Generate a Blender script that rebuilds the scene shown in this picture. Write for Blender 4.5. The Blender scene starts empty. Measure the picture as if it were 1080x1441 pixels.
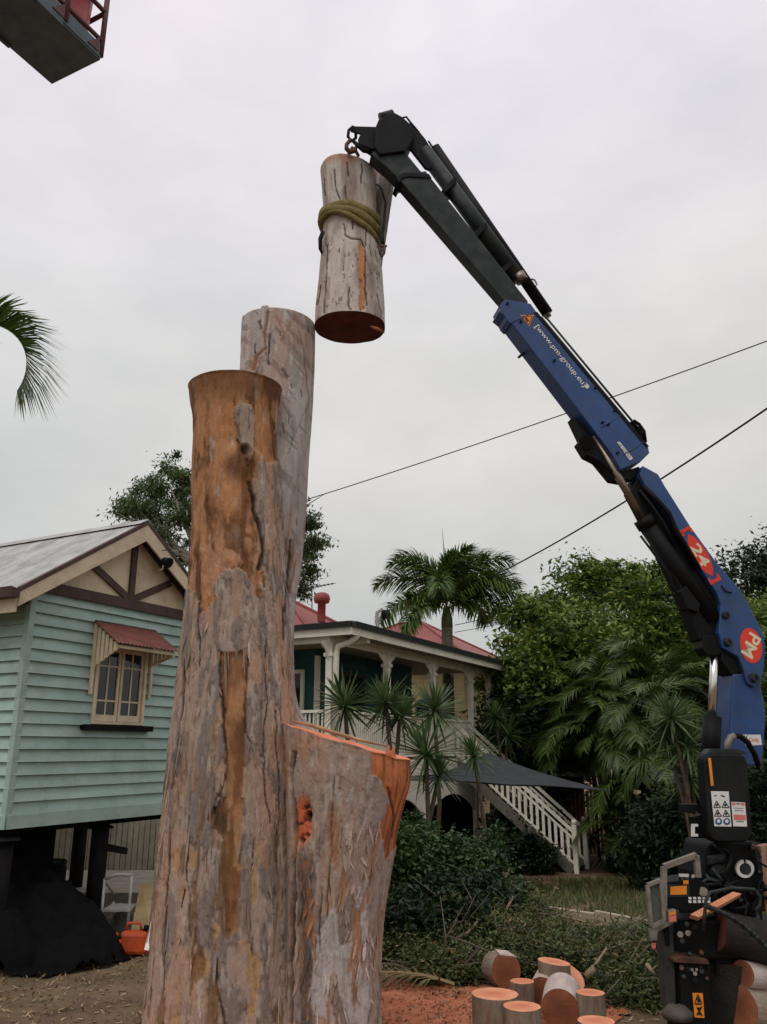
import bpy, bmesh, math, random
import numpy as np
from mathutils import Vector, Matrix

# ---------------------------------------------------------------- camera, world, sun, exposure
SC = bpy.context.scene
COL = SC.collection
F, CX, CY, H = 1150.0, 540.0, 720.5, 2.6           # focal length in photo pixels, picture centre, eye height
PITCH = math.radians(16.2)
cp, sp = math.cos(PITCH), math.sin(PITCH)
cam_d = bpy.data.cameras.new('camera')
cam = bpy.data.objects.new('camera', cam_d); COL.objects.link(cam)
cam.location = (0, 0, H); cam.rotation_euler = (math.radians(90) + PITCH, 0, 0)
cam_d.sensor_fit = 'HORIZONTAL'; cam_d.sensor_width = 36.0; cam_d.lens = 36.0 * F / 1080.0
cam_d.clip_start = 0.1; cam_d.clip_end = 2000
SC.camera = cam

SUN_EL, SUN_AZ = math.radians(58), math.radians(205)   # azimuth from +Y towards +X: behind the camera, slightly left
world = bpy.data.worlds.new('World'); SC.world = world; world.use_nodes = True
nt = world.node_tree; nt.nodes.clear()
def wn(t, **k):
    n = nt.nodes.new(t)
    for a, b in k.items(): setattr(n, a, b)
    return n
w_out = wn('ShaderNodeOutputWorld'); w_mix = wn('ShaderNodeMixShader')
w_sky = wn('ShaderNodeTexSky', sky_type='NISHITA', sun_disc=False, sun_elevation=SUN_EL, sun_rotation=SUN_AZ)
w_b1 = wn('ShaderNodeBackground'); w_b1.inputs[1].default_value = 0.07
w_b2 = wn('ShaderNodeBackground'); w_b2.inputs[1].default_value = 1.0
w_tc = wn('ShaderNodeTexCoord'); w_sep = wn('ShaderNodeSeparateXYZ')
w_ramp = wn('ShaderNodeValToRGB')                    # overcast: brighter towards the zenith
w_ramp.color_ramp.interpolation = 'EASE'
e = w_ramp.color_ramp.elements
e[0].position = 0.0; e[0].color = (0.56, 0.595, 0.575, 1)
e[1].position = 1.0; e[1].color = (1.14, 1.10, 1.14, 1)
e2 = e.new(0.38); e2.color = (0.735, 0.74, 0.72, 1)
e3 = e.new(0.72); e3.color = (0.92, 0.875, 0.92, 1)
w_map = wn('ShaderNodeMapping'); w_map.inputs['Scale'].default_value = (1.0, 1.0, 1.9)
w_noise = wn('ShaderNodeTexNoise'); w_noise.inputs['Scale'].default_value = 2.6; w_noise.inputs['Detail'].default_value = 7; w_noise.inputs['Roughness'].default_value = 0.55
w_r2 = wn('ShaderNodeMapRange'); w_r2.inputs[1].default_value = 0.3; w_r2.inputs[2].default_value = 0.72; w_r2.inputs[3].default_value = 0.87; w_r2.inputs[4].default_value = 1.11
w_mul = wn('ShaderNodeVectorMath', operation='SCALE')
w_tint = wn('ShaderNodeMix', data_type='RGBA', blend_type='MULTIPLY'); w_tint.inputs[0].default_value = 1.0
w_tr = wn('ShaderNodeValToRGB'); w_tr.color_ramp.elements[0].position = 0.36; w_tr.color_ramp.elements[0].color = (0.96, 0.98, 1.01, 1); w_tr.color_ramp.elements[1].position = 0.62; w_tr.color_ramp.elements[1].color = (1.03, 1.0, 0.985, 1)
w_n2 = wn('ShaderNodeTexNoise'); w_n2.inputs['Scale'].default_value = 1.3; w_n2.inputs['Detail'].default_value = 4
L = nt.links.new
L(w_tc.outputs['Generated'], w_sep.inputs[0]); L(w_sep.outputs['Z'], w_ramp.inputs[0])
L(w_tc.outputs['Generated'], w_map.inputs[0]); L(w_map.outputs[0], w_noise.inputs['Vector'])
L(w_noise.outputs['Fac'], w_r2.inputs[0]); L(w_ramp.outputs[0], w_mul.inputs[0]); L(w_r2.outputs[0], w_mul.inputs['Scale'])
L(w_map.outputs[0], w_n2.inputs['Vector']); L(w_n2.outputs['Fac'], w_tr.inputs[0]); L(w_mul.outputs[0], w_tint.inputs[6]); L(w_tr.outputs[0], w_tint.inputs[7])
L(w_sky.outputs[0], w_b1.inputs[0]); L(w_tint.outputs[2], w_b2.inputs[0])
w_mix.inputs[0].default_value = 0.93
L(w_b1.outputs[0], w_mix.inputs[1]); L(w_b2.outputs[0], w_mix.inputs[2]); L(w_mix.outputs[0], w_out.inputs[0])

sun_d = bpy.data.lights.new('sun', 'SUN'); sun_d.energy = 0.95; sun_d.angle = math.radians(35); sun_d.color = (1.0, 0.96, 0.9)
sun = bpy.data.objects.new('sun', sun_d); COL.objects.link(sun)
sdir = Vector((math.sin(SUN_AZ) * math.cos(SUN_EL), math.cos(SUN_AZ) * math.cos(SUN_EL), math.sin(SUN_EL)))
sun.rotation_euler = sdir.to_track_quat('Z', 'Y').to_euler()

vs = SC.view_settings
vs.view_transform = 'Standard'; vs.look = 'None'; vs.exposure = 0.0; vs.gamma = 1.0; vs.use_curve_mapping = False
SC.cycles.use_denoising = True
SC.cycles.max_bounces = 6; SC.cycles.transparent_max_bounces = 6

# ---------------------------------------------------------------- helpers
rng = np.random.default_rng(7); random.seed(7)
PI = math.pi
def ray(x, y):
    dx = (x - CX) / F; dy = (CY - y) / F
    return np.array([dx, cp - dy * sp, sp + dy * cp])
EYE = np.array([0, 0, H])
def P(x, y, Y):                       # point seen at photo pixel x, y at distance Y
    r = ray(x, y); return EYE + r * (Y / r[1])
def PZ(x, y, z=0.0):                  # point seen at that pixel at height z
    r = ray(x, y); return EYE + r * ((z - H) / r[2])
def PN(x, y, o, n):                   # point seen at that pixel on a plane
    r = ray(x, y); o = np.array(o); n = np.array(n)
    return EYE + r * (np.dot(o - EYE, n) / np.dot(r, n))
def to_px(V):
    d = V - EYE
    fwd = d[:, 1] * cp + d[:, 2] * sp; up = -d[:, 1] * sp + d[:, 2] * cp
    return np.stack([CX + F * d[:, 0] / fwd, CY - F * up / fwd], 1)
def gz(x, y):                         # terrain height: level yard, falling gently beyond
    t = np.clip((np.asarray(y, float) - 13.0) / 9.0, 0, 1); t = t * t * (3 - 2 * t)
    u = np.clip((np.asarray(x, float) + 3.0) / 4.0, 0, 1)
    return -0.42 * t * u

def srgb(r, g, b):
    def f(c):
        c /= 255.0
        return c / 12.92 if c <= 0.04045 else ((c + 0.055) / 1.055) ** 2.4
    return (f(r), f(g), f(b))

# --- noise
def _h(ix, iy, iz, s):
    n = (ix.astype(np.int64) * 374761393 + iy.astype(np.int64) * 668265263 + iz.astype(np.int64) * 2147483647 + s * 1274126177) & 0xFFFFFFFF
    n = ((n ^ (n >> 13)) * 1274126177) & 0xFFFFFFFF
    n = ((n ^ (n >> 16)) * 2246822519) & 0xFFFFFFFF
    return ((n ^ (n >> 15)) & 0xFFFFFF) / float(0xFFFFFF) * 2 - 1
def vnoise(x, y, z, s=0):
    x, y, z = np.broadcast_arrays(np.asarray(x, float), np.asarray(y, float), np.asarray(z, float))
    ix, iy, iz = np.floor(x), np.floor(y), np.floor(z)
    fx, fy, fz = x - ix, y - iy, z - iz
    fx = fx * fx * (3 - 2 * fx); fy = fy * fy * (3 - 2 * fy); fz = fz * fz * (3 - 2 * fz)
    r = 0
    for a in (0, 1):
        wx = fx if a else 1 - fx
        for b in (0, 1):
            wy = fy if b else 1 - fy
            for c in (0, 1):
                wz = fz if c else 1 - fz
                r = r + wx * wy * wz * _h(ix + a, iy + b, iz + c, s)
    return r
def fbm(x, y, z, s=0, o=4):
    r = 0; a = 1.0; t = 0
    for i in range(o):
        r = r + a * vnoise(x * 2 ** i, y * 2 ** i, z * 2 ** i, s + i * 17); t += a; a *= 0.5
    return r / t
def sstep(a, b, x):
    t = np.clip((x - a) / (b - a), 0, 1); return t * t * (3 - 2 * t)
def in_poly(px, py, poly):
    r = np.zeros(px.shape, bool); n = len(poly)
    for i in range(n):
        x0, y0 = poly[i]; x1, y1 = poly[(i + 1) % n]
        if y0 == y1: continue
        c = ((y0 > py) != (y1 > py)) & (px < (x1 - x0) * (py - y0) / (y1 - y0) + x0)
        r ^= c
    return r
def d_line(px, py, pts):
    d = np.full(px.shape, 1e9)
    for (x0, y0), (x1, y1) in zip(pts, pts[1:]):
        vx, vy = x1 - x0, y1 - y0; l = vx * vx + vy * vy + 1e-9
        t = np.clip(((px - x0) * vx + (py - y0) * vy) / l, 0, 1)
        d = np.minimum(d, np.hypot(px - x0 - t * vx, py - y0 - t * vy))
    return d

# --- meshes
def np_mesh(name, V, faces, smooth=True, col=None, tint=None):
    """faces: (n,3) or (n,4) int array, or a list of such arrays"""
    if not isinstance(faces, list): faces = [faces]
    me = bpy.data.meshes.new(name)
    V = np.asarray(V, np.float32); me.vertices.add(len(V)); me.vertices.foreach_set('co', V.ravel())
    idx = np.concatenate([f.ravel() for f in faces]).astype(np.int32)
    tot = np.concatenate([np.full(len(f), f.shape[1], np.int32) for f in faces])
    st = np.concatenate([[0], np.cumsum(tot)[:-1]]).astype(np.int32)
    me.loops.add(len(idx)); me.loops.foreach_set('vertex_index', idx)
    me.polygons.add(len(tot)); me.polygons.foreach_set('loop_start', st); me.polygons.foreach_set('loop_total', tot)
    me.polygons.foreach_set('use_smooth', np.full(len(tot), smooth, bool))
    if col is not None:
        a = me.attributes.new('col', 'FLOAT_COLOR', 'POINT')
        a.data.foreach_set('color', np.concatenate([np.clip(col, 0, 1), np.ones((len(V), 1))], 1).astype(np.float32).ravel())
    if tint is not None:
        a = me.attributes.new('tint', 'FLOAT', 'POINT'); a.data.foreach_set('value', np.asarray(tint, np.float32))
    me.update(calc_edges=True); me.validate()
    return me

class MB:
    def __init__(s): s.v = []; s.f = []; s.sm = []
    def add(s, vs, fs, smooth=False):
        b = len(s.v); s.v += [tuple(float(c) for c in p) for p in vs]
        s.f += [tuple(b + i for i in f) for f in fs]; s.sm += [smooth] * len(fs); return s
    def box(s, c, size, R=None):
        c = Vector([float(q) for q in c]); hx, hy, hz = [q / 2 for q in size]
        vs = [Vector((x, y, z)) for x in (-hx, hx) for y in (-hy, hy) for z in (-hz, hz)]
        if R is not None: vs = [R @ q for q in vs]
        return s.add([c + q for q in vs], [(0, 1, 3, 2), (4, 6, 7, 5), (0, 4, 5, 1), (2, 3, 7, 6), (0, 2, 6, 4), (1, 5, 7, 3)])
    def bx(s, x0, x1, y0, y1, z0, z1): return s.box(((x0 + x1) / 2, (y0 + y1) / 2, (z0 + z1) / 2), (abs(x1 - x0), abs(y1 - y0), abs(z1 - z0)))
    def bar(s, a, b, w, h, up=(0, 0, 1)):      # square bar from a to b
        a = Vector([float(q) for q in a]); b = Vector([float(q) for q in b]); d = b - a; l = d.length; d.normalize()
        u = Vector(up); x = d.cross(u)
        if x.length < 1e-4: x = d.cross(Vector((1, 0, 0)))
        x.normalize(); z = x.cross(d)
        R = Matrix((x, d, z)).transposed()
        return s.box((a + b) / 2, (w, l, h), R)
    def prism(s, poly, vec):                   # polygon (3d points) extruded by vec
        n = len(poly); vec = np.array(vec, float); poly = [np.array(p, float) for p in poly]
        vs = poly + [p + vec for p in poly]
        fs = [tuple(range(n)), tuple(range(2 * n - 1, n - 1, -1))] + [(i, i + n, (i + 1) % n + n, (i + 1) % n) for i in range(n)]
        return s.add(vs, fs)
    def tube(s, path, rad, n=8, cap=True, flat=1.0):
        path = [Vector([float(q) for q in p]) for p in path]; m = len(path)
        if not hasattr(rad, '__len__'): rad = [rad] * m
        vs = []; ref = None
        for i, p in enumerate(path):
            d = (path[min(i + 1, m - 1)] - path[max(i - 1, 0)])
            if d.length < 1e-9: d = Vector((0, 0, 1))
            d.normalize()
            if ref is None:
                ref = d.cross(Vector((0, 0, 1)))
                if ref.length < 1e-3: ref = d.cross(Vector((0, 1, 0)))
            x = (ref - d * ref.dot(d))
            if x.length < 1e-6: x = d.orthogonal()
            x.normalize(); y = d.cross(x); ref = x
            for k in range(n):
                a = 2 * PI * k / n
                vs.append(p + (x * math.cos(a) + y * math.sin(a) * flat) * rad[i])
        fs = [(i * n + k, i * n + (k + 1) % n, (i + 1) * n + (k + 1) % n, (i + 1) * n + k) for i in range(m - 1) for k in range(n)]
        s.add(vs, fs, True)
        if cap:
            b = len(s.v) - m * n
            s.f += [tuple(b + k for k in range(n - 1, -1, -1)), tuple(b + (m - 1) * n + k for k in range(n))]; s.sm += [False, False]
        return s
    def lathe(s, prof, n=16, c=(0, 0, 0)):     # profile of (r, z)
        vs = [(c[0] + r * math.cos(2 * PI * k / n), c[1] + r * math.sin(2 * PI * k / n), c[2] + z) for r, z in prof for k in range(n)]
        fs = [(i * n + k, i * n + (k + 1) % n, (i + 1) * n + (k + 1) % n, (i + 1) * n + k) for i in range(len(prof) - 1) for k in range(n)]
        s.add(vs, fs, True); return s
    def mesh(s, name):
        me = bpy.data.meshes.new(name); me.from_pydata(s.v, [], s.f)
        me.polygons.foreach_set('use_smooth', s.sm)
        bm = bmesh.new(); bm.from_mesh(me); bmesh.ops.recalc_face_normals(bm, faces=bm.faces); bm.to_mesh(me); bm.free()
        me.update(); return me

def link(o): COL.objects.link(o); return o
def tag(o, label=None, cat=None, group=None, kind=None):
    if label: o['label'] = label
    if cat: o['category'] = cat
    if group: o['group'] = group
    if kind: o['kind'] = kind
    return o
def thing(name, label, cat, loc=(0, 0, 0), rotz=0.0, group=None):
    o = bpy.data.objects.new(name, None); link(o); o.empty_display_size = 0.2
    o.location = [float(c) for c in loc]; o.rotation_euler = (0, 0, rotz)
    return tag(o, label, cat, group)
def part(name, src, mat, parent=None, world=True, label=None, bevel=0, kind=None):
    """one mesh object; with world=True its vertices are world coordinates although it is parented"""
    me = src.mesh(name) if isinstance(src, MB) else src
    o = bpy.data.objects.new(name, me); link(o)
    if mat is not None and not me.materials: me.materials.append(mat)
    if parent is not None:
        o.parent = parent
        if world and parent.type == 'EMPTY':
            o.matrix_parent_inverse = (Matrix.Translation(parent.location) @ parent.rotation_euler.to_matrix().to_4x4()).inverted()
    if label: o['label'] = label
    if kind: o['kind'] = kind
    if bevel:
        b = o.modifiers.new('bevel', 'BEVEL'); b.width = bevel; b.segments = 2; b.limit_method = 'ANGLE'; b.angle_limit = math.radians(40)
    return o
def solo(name, src, mat, label=None, cat=None, group=None, kind=None, bevel=0):
    return tag(part(name, src, mat, bevel=bevel), label, cat, group, kind)
def copy_tree(o, parent=None):
    c = o.copy(); link(c); c.parent = parent
    if parent is not None: c.matrix_parent_inverse = o.matrix_parent_inverse
    for ch in list(o.children): copy_tree(ch, c)
    return c

# --- materials
def mat_nodes(name):
    m = bpy.data.materials.new(name); m.use_nodes = True
    t = m.node_tree; b = t.nodes['Principled BSDF']; return m, t, b
def M(name, c1, c2=None, rough=0.7, scale=6.0, stretch=(1, 1, 1), bump=0.15, bscale=60.0, metal=0.0, spec=0.4, rv=0.0, attr=False, detail=6, contrast=(0.3, 0.7), coat=0.0, dirt=None, dscale=2.0, damt=0.5):
    """general weathered material: two colours mixed by noise, optional dirt layer, fine bump, random shift for each object"""
    m, t, b = mat_nodes(name); N = t.nodes.new; Lk = t.links.new
    tc = N('ShaderNodeTexCoord'); mp = N('ShaderNodeMapping'); mp.inputs['Scale'].default_value = stretch
    Lk(tc.outputs['Object'], mp.inputs[0])
    n1 = N('ShaderNodeTexNoise'); n1.inputs['Scale'].default_value = scale; n1.inputs['Detail'].default_value = detail; n1.inputs['Roughness'].default_value = 0.62
    Lk(mp.outputs[0], n1.inputs['Vector'])
    mr = N('ShaderNodeMapRange'); mr.inputs[1].default_value, mr.inputs[2].default_value = contrast
    Lk(n1.outputs['Fac'], mr.inputs[0])
    mx = N('ShaderNodeMix'); mx.data_type = 'RGBA'
    if c2 is None: c2 = tuple(c * 0.72 for c in c1)
    mx.inputs[6].default_value = (*c1, 1); mx.inputs[7].default_value = (*c2, 1)
    Lk(mr.outputs[0], mx.inputs[0]); out = mx.outputs[2]
    if attr:
        at = N('ShaderNodeAttribute'); at.attribute_name = 'col'
        mm = N('ShaderNodeMix'); mm.data_type = 'RGBA'; mm.blend_type = 'MULTIPLY'; mm.inputs[0].default_value = 1
        Lk(at.outputs['Color'], mm.inputs[6]); Lk(out, mm.inputs[7]); out = mm.outputs[2]
    if dirt is not None:
        n3 = N('ShaderNodeTexNoise'); n3.inputs['Scale'].default_value = dscale; n3.inputs['Detail'].default_value = 8; n3.inputs['Roughness'].default_value = 0.7
        Lk(tc.outputs['Object'], n3.inputs['Vector'])
        r3 = N('ShaderNodeMapRange'); r3.inputs[1].default_value = 0.48; r3.inputs[2].default_value = 0.72; r3.inputs[4].default_value = damt
        Lk(n3.outputs['Fac'], r3.inputs[0])
        m3 = N('ShaderNodeMix'); m3.data_type = 'RGBA'; m3.inputs[7].default_value = (*dirt, 1)
        Lk(r3.outputs[0], m3.inputs[0]); Lk(out, m3.inputs[6]); out = m3.outputs[2]
    if rv:
        oi = N('ShaderNodeObjectInfo'); r4 = N('ShaderNodeMapRange'); r4.inputs[3].default_value = 1 - rv; r4.inputs[4].default_value = 1 + rv
        Lk(oi.outputs['Random'], r4.inputs[0])
        vm = N('ShaderNodeVectorMath'); vm.operation = 'SCALE'; Lk(out, vm.inputs[0]); Lk(r4.outputs[0], vm.inputs['Scale']); out = vm.outputs[0]
    Lk(out, b.inputs['Base Color'])
    b.inputs['Roughness'].default_value = rough; b.inputs['Metallic'].default_value = metal
    b.inputs['Specular IOR Level'].default_value = spec; b.inputs['Coat Weight'].default_value = coat
    if bump:
        n2 = N('ShaderNodeTexNoise'); n2.inputs['Scale'].default_value = bscale; n2.inputs['Detail'].default_value = 5
        Lk(mp.outputs[0], n2.inputs['Vector'])
        bp = N('ShaderNodeBump'); bp.inputs['Strength'].default_value = bump; bp.inputs['Distance'].default_value = 0.02
        Lk(n2.outputs['Fac'], bp.inputs['Height']); Lk(bp.outputs[0], b.inputs['Normal'])
        r5 = N('ShaderNodeMapRange'); r5.inputs[3].default_value = max(rough - 0.12, 0.02); r5.inputs[4].default_value = min(rough + 0.12, 1)
        Lk(n1.outputs['Fac'], r5.inputs[0]); Lk(r5.outputs[0], b.inputs['Roughness'])
    return m
def M_leaf(name, dark, light, rough=0.45, transl=0.22, spec=0.35, dry=None, dryamt=0.06):
    m, t, b = mat_nodes(name); N = t.nodes.new; Lk = t.links.new
    at = N('ShaderNodeAttribute'); at.attribute_name = 'tint'
    cr = N('ShaderNodeValToRGB'); el = cr.color_ramp.elements
    el[0].color = (*dark, 1); el[1].color = (*light, 1)
    if dry:
        el[1].position = 1 - dryamt - 0.02; q = el.new(1 - dryamt); q.color = (*dry, 1)
    Lk(at.outputs['Fac'], cr.inputs[0]); Lk(cr.outputs[0], b.inputs['Base Color'])
    b.inputs['Roughness'].default_value = rough; b.inputs['Specular IOR Level'].default_value = spec
    tr = N('ShaderNodeBsdfTranslucent'); Lk(cr.outputs[0], tr.inputs[0])
    mx = N('ShaderNodeMixShader'); mx.inputs[0].default_value = transl
    o = t.nodes['Material Output']
    Lk(b.outputs[0], mx.inputs[1]); Lk(tr.outputs[0], mx.inputs[2]); Lk(mx.outputs[0], o.inputs[0])
    return m
def M_wood_cut(name, c1, c2, heart, ring=26.0):
    """sawn end grain: rings about the local z axis, saw marks, darker heart"""
    m, t, b = mat_nodes(name); N = t.nodes.new; Lk = t.links.new
    tc = N('ShaderNodeTexCoord')
    sx = N('ShaderNodeSeparateXYZ'); Lk(tc.outputs['Object'], sx.inputs[0])
    cb = N('ShaderNodeCombineXYZ'); Lk(sx.outputs[0], cb.inputs[0]); Lk(sx.outputs[1], cb.inputs[1])
    wv = N('ShaderNodeTexWave'); wv.wave_type = 'RINGS'; wv.rings_direction = 'Z'; wv.inputs['Scale'].default_value = ring
    wv.inputs['Distortion'].default_value = 3.0; wv.inputs['Detail'].default_value = 3; Lk(cb.outputs[0], wv.inputs['Vector'])
    n1 = N('ShaderNodeTexNoise'); n1.inputs['Scale'].default_value = 7; n1.inputs['Detail'].default_value = 7; Lk(tc.outputs['Object'], n1.inputs['Vector'])
    mx = N('ShaderNodeMix'); mx.data_type = 'RGBA'; mx.inputs[6].default_value = (*c1, 1); mx.inputs[7].default_value = (*c2, 1)
    ad = N('ShaderNodeMath'); ad.operation = 'MULTIPLY_ADD'; Lk(wv.outputs['Fac'], ad.inputs[0]); ad.inputs[1].default_value = 0.35; Lk(n1.outputs['Fac'], ad.inputs[2])
    r0 = N('ShaderNodeMapRange'); r0.inputs[1].default_value = 0.42; r0.inputs[2].default_value = 0.86; Lk(ad.outputs[0], r0.inputs[0]); Lk(r0.outputs[0], mx.inputs[0])
    ln = N('ShaderNodeVectorMath'); ln.operation = 'LENGTH'; Lk(cb.outputs[0], ln.inputs[0])
    r1 = N('ShaderNodeMapRange'); r1.inputs[1].default_value = 0.16; r1.inputs[2].default_value = 0.04; r1.inputs[4].default_value = 0.6; Lk(ln.outputs['Value'], r1.inputs[0])
    m2 = N('ShaderNodeMix'); m2.data_type = 'RGBA'; m2.inputs[7].default_value = (*heart, 1); Lk(r1.outputs[0], m2.inputs[0]); Lk(mx.outputs[2], m2.inputs[6])
    Lk(m2.outputs[2], b.inputs['Base Color']); b.inputs['Roughness'].default_value = 0.85; b.inputs['Specular IOR Level'].default_value = 0.2
    mp = N('ShaderNodeMapping'); mp.inputs['Scale'].default_value = (4, 90, 4); Lk(tc.outputs['Object'], mp.inputs[0])
    n2 = N('ShaderNodeTexNoise'); n2.inputs['Scale'].default_value = 1.2; Lk(mp.outputs[0], n2.inputs['Vector'])
    bp = N('ShaderNodeBump'); bp.inputs['Strength'].default_value = 0.35; bp.inputs['Distance'].default_value = 0.01
    Lk(n2.outputs['Fac'], bp.inputs['Height']); Lk(bp.outputs[0], b.inputs['Normal'])
    return m
def M_plain(name, c, rough=0.6, metal=0.0, spec=0.4):
    return M(name, c, tuple(q * 0.85 for q in c), rough=rough, metal=metal, spec=spec, bump=0.05, bscale=80)

def text_mesh(name, s, size, extr=0.0, bold=0.0):
    cu = bpy.data.curves.new(name, 'FONT'); cu.body = s; cu.size = size; cu.extrude = extr; cu.offset = bold
    cu.align_x = 'CENTER'; cu.align_y = 'CENTER'; cu.resolution_u = 3
    o = bpy.data.objects.new(name, cu); link(o)
    me = bpy.data.meshes.new_from_object(o.evaluated_get(bpy.context.evaluated_depsgraph_get()))
    bpy.data.objects.remove(o); bpy.data.curves.remove(cu); me.name = name
    return me
def frame_mat(o, x, y):                 # 4x4 placing local x,y,z at o with the given x and y directions
    x = Vector([float(q) for q in x]).normalized(); y = Vector([float(q) for q in y]); y = (y - x * y.dot(x)).normalized(); z = x.cross(y)
    m = Matrix((x, y, z)).transposed().to_4x4(); m.translation = Vector([float(q) for q in o]); return m
def text_part(name, s, o, x, y, width, height, mat, parent, bold=0.0, label=None):
    """flat lettering lying on a surface, fitted to width x height, as a part of parent"""
    me = text_mesh(name, s, 1.0, 0.0, bold)
    co = np.empty(len(me.vertices) * 3, np.float32); me.vertices.foreach_get('co', co); co = co.reshape(-1, 3)
    lo, hi = co.min(0), co.max(0); co = (co - (lo + hi) / 2); co[:, 0] *= width / (hi[0] - lo[0]); co[:, 1] *= height / (hi[1] - lo[1])
    Mx = np.array(frame_mat(o, x, y)); co = co @ Mx[:3, :3].T + Mx[:3, 3]
    me.vertices.foreach_set('co', co.astype(np.float32).ravel()); me.update()
    return part(name, me, mat, parent, label=label)
# ---------------------------------------------------------------- the felled gum tree
def lerp_prof(prof, z):
    prof = sorted(prof); a = np.array(prof); return [np.interp(z, a[:, 0], a[:, i]) for i in range(1, a.shape[1])]
def smooth1(a, k):
    ker = np.ones(k) / k; p = np.pad(a, k // 2, mode='edge'); return np.convolve(p, ker, 'valid')[:len(a)]
def px_prof(rows, Y):                     # rows of (y, left x, right x) in the photo -> (z, centre x, radius)
    out = []
    for y, xl, xr in rows:
        a, b = P(xl, y, Y), P(xr, y, Y); out.append((a[2], (a[0] + b[0]) / 2, (b[0] - a[0]) / 2))
    return out
def loft(rows, Y, n=256, dz=0.013, top=None, kd=0.95, yshift=None, lump=0.03, seed=1):
    """stem from photo silhouette rows; top(x, y) gives the height of the sawn top"""
    prof = px_prof(rows, Y); zs = [p[0] for p in prof]
    z = np.arange(min(zs), max(zs) + dz, dz)
    cx, r = lerp_prof(prof, z); k = 25 if len(z) > 60 else 5
    cx = smooth1(cx, k); r = smooth1(r, k)
    th = np.linspace(0, 2 * PI, n, endpoint=False)
    TH, Z = np.meshgrid(th, z); R = np.repeat(r[:, None], n, 1)
    C = np.repeat(cx[:, None], n, 1); S, Cc = np.sin(TH), np.cos(TH)
    YC = Y + (np.interp(z, *yshift)[:, None] if yshift is not None else 0)
    lum = fbm(Cc * 1.3, S * 1.3, Z * 0.45, seed, 3)
    R = R * (1 + lump * lum)
    return dict(z=Z, th=TH, r=R, cx=C, yc=YC + 0 * Z, n=n, m=len(z), kd=kd, top=top)
def loft_xyz(G, dr=0):
    X = G['cx'] + (G['r'] + dr) * np.cos(G['th']); Yw = G['yc'] - (G['r'] * G['kd'] + dr) * np.sin(G['th'])
    Z = G['z'].copy()
    if G['top'] is not None:
        zt = G['top'](X, Yw); z0, z1 = Z[0, 0], Z[-1, 0]
        zb = z1 - 0.9
        f = np.clip((Z - zb) / (z1 - zb), 0, 1); Z = Z + f * (zt - z1)
    return np.stack([X, Yw, Z], -1)
def loft_faces(m, n):
    i = np.arange(m - 1)[:, None] * n; k = np.arange(n)[None]; k2 = (k + 1) % n
    return np.stack([(i + k).ravel(), (i + n + k).ravel(), (i + n + k2).ravel(), (i + k2).ravel()], 1)
def cap_disc(name, ring, mat, parent, rings=14, up=True, seed=3, rough=0.004, label=None):
    """sawn face: a disc filling a ring of points, with slight saw relief; origin at its centre"""
    ring = np.asarray(ring); c = ring.mean(0); n = len(ring); V = [c]; 
    allv = [c[None]]
    for j in range(1, rings + 1):
        q = c + (ring - c) * (j / rings)
        if j < rings: q[:, 2] += rough * vnoise(q[:, 0] * 40, q[:, 1] * 9, 0, seed)
        allv.append(q)
    V = np.concatenate(allv) - c
    k = np.arange(n); k2 = (k + 1) % n
    tri = np.stack([np.zeros(n, int), 1 + k, 1 + k2], 1)
    fs = [tri] + [np.stack([1 + (j - 1) * n + k, 1 + j * n + k, 1 + j * n + k2, 1 + (j - 1) * n + k2], 1) for j in range(1, rings)]
    o = part(name, np_mesh(name, V, fs), mat, parent, label=label); o.location = [float(q) for q in c]
    return o
def mixc(a, b, w): return a * (1 - w[:, None]) + np.asarray(b) * w[:, None]
GREY = np.array(srgb(172, 152, 138)); MAUVE = np.array(srgb(182, 150, 129)); DGREY = np.array(srgb(132, 121, 114)); PALE = np.array(srgb(204, 192, 184))
ORANGE = np.array(srgb(188, 134, 92)); TAN = np.array(srgb(198, 144, 104)); BROWN = np.array(srgb(124, 84, 56)); DARK = np.array(srgb(52, 42, 36)); FRESH = np.array(srgb(222, 112, 62)); OCHRE = np.array(srgb(184, 138, 104))

M_bark = M('gum_bark', (1.0, 1.0, 1.0), (0.76, 0.74, 0.72), rough=0.88, scale=9, stretch=(3.0, 3.0, 0.9), bump=0.6, bscale=30, attr=True, spec=0.2, detail=9, contrast=(0.34, 0.66))
M_cut = M_wood_cut('fresh_cut_wood', srgb(234, 150, 116), srgb(212, 120, 86), srgb(186, 98, 72))
M_cut_old = M_wood_cut('dark_cut_wood', srgb(112, 62, 52), srgb(78, 42, 36), srgb(60, 32, 30))

tree = thing('gum_tree_stump', 'huge felled gum tree with two sawn upright stems and a low side stump', 'tree stump', P(370, 1480, 8.4) * np.array([1, 1, 0]))

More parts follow.
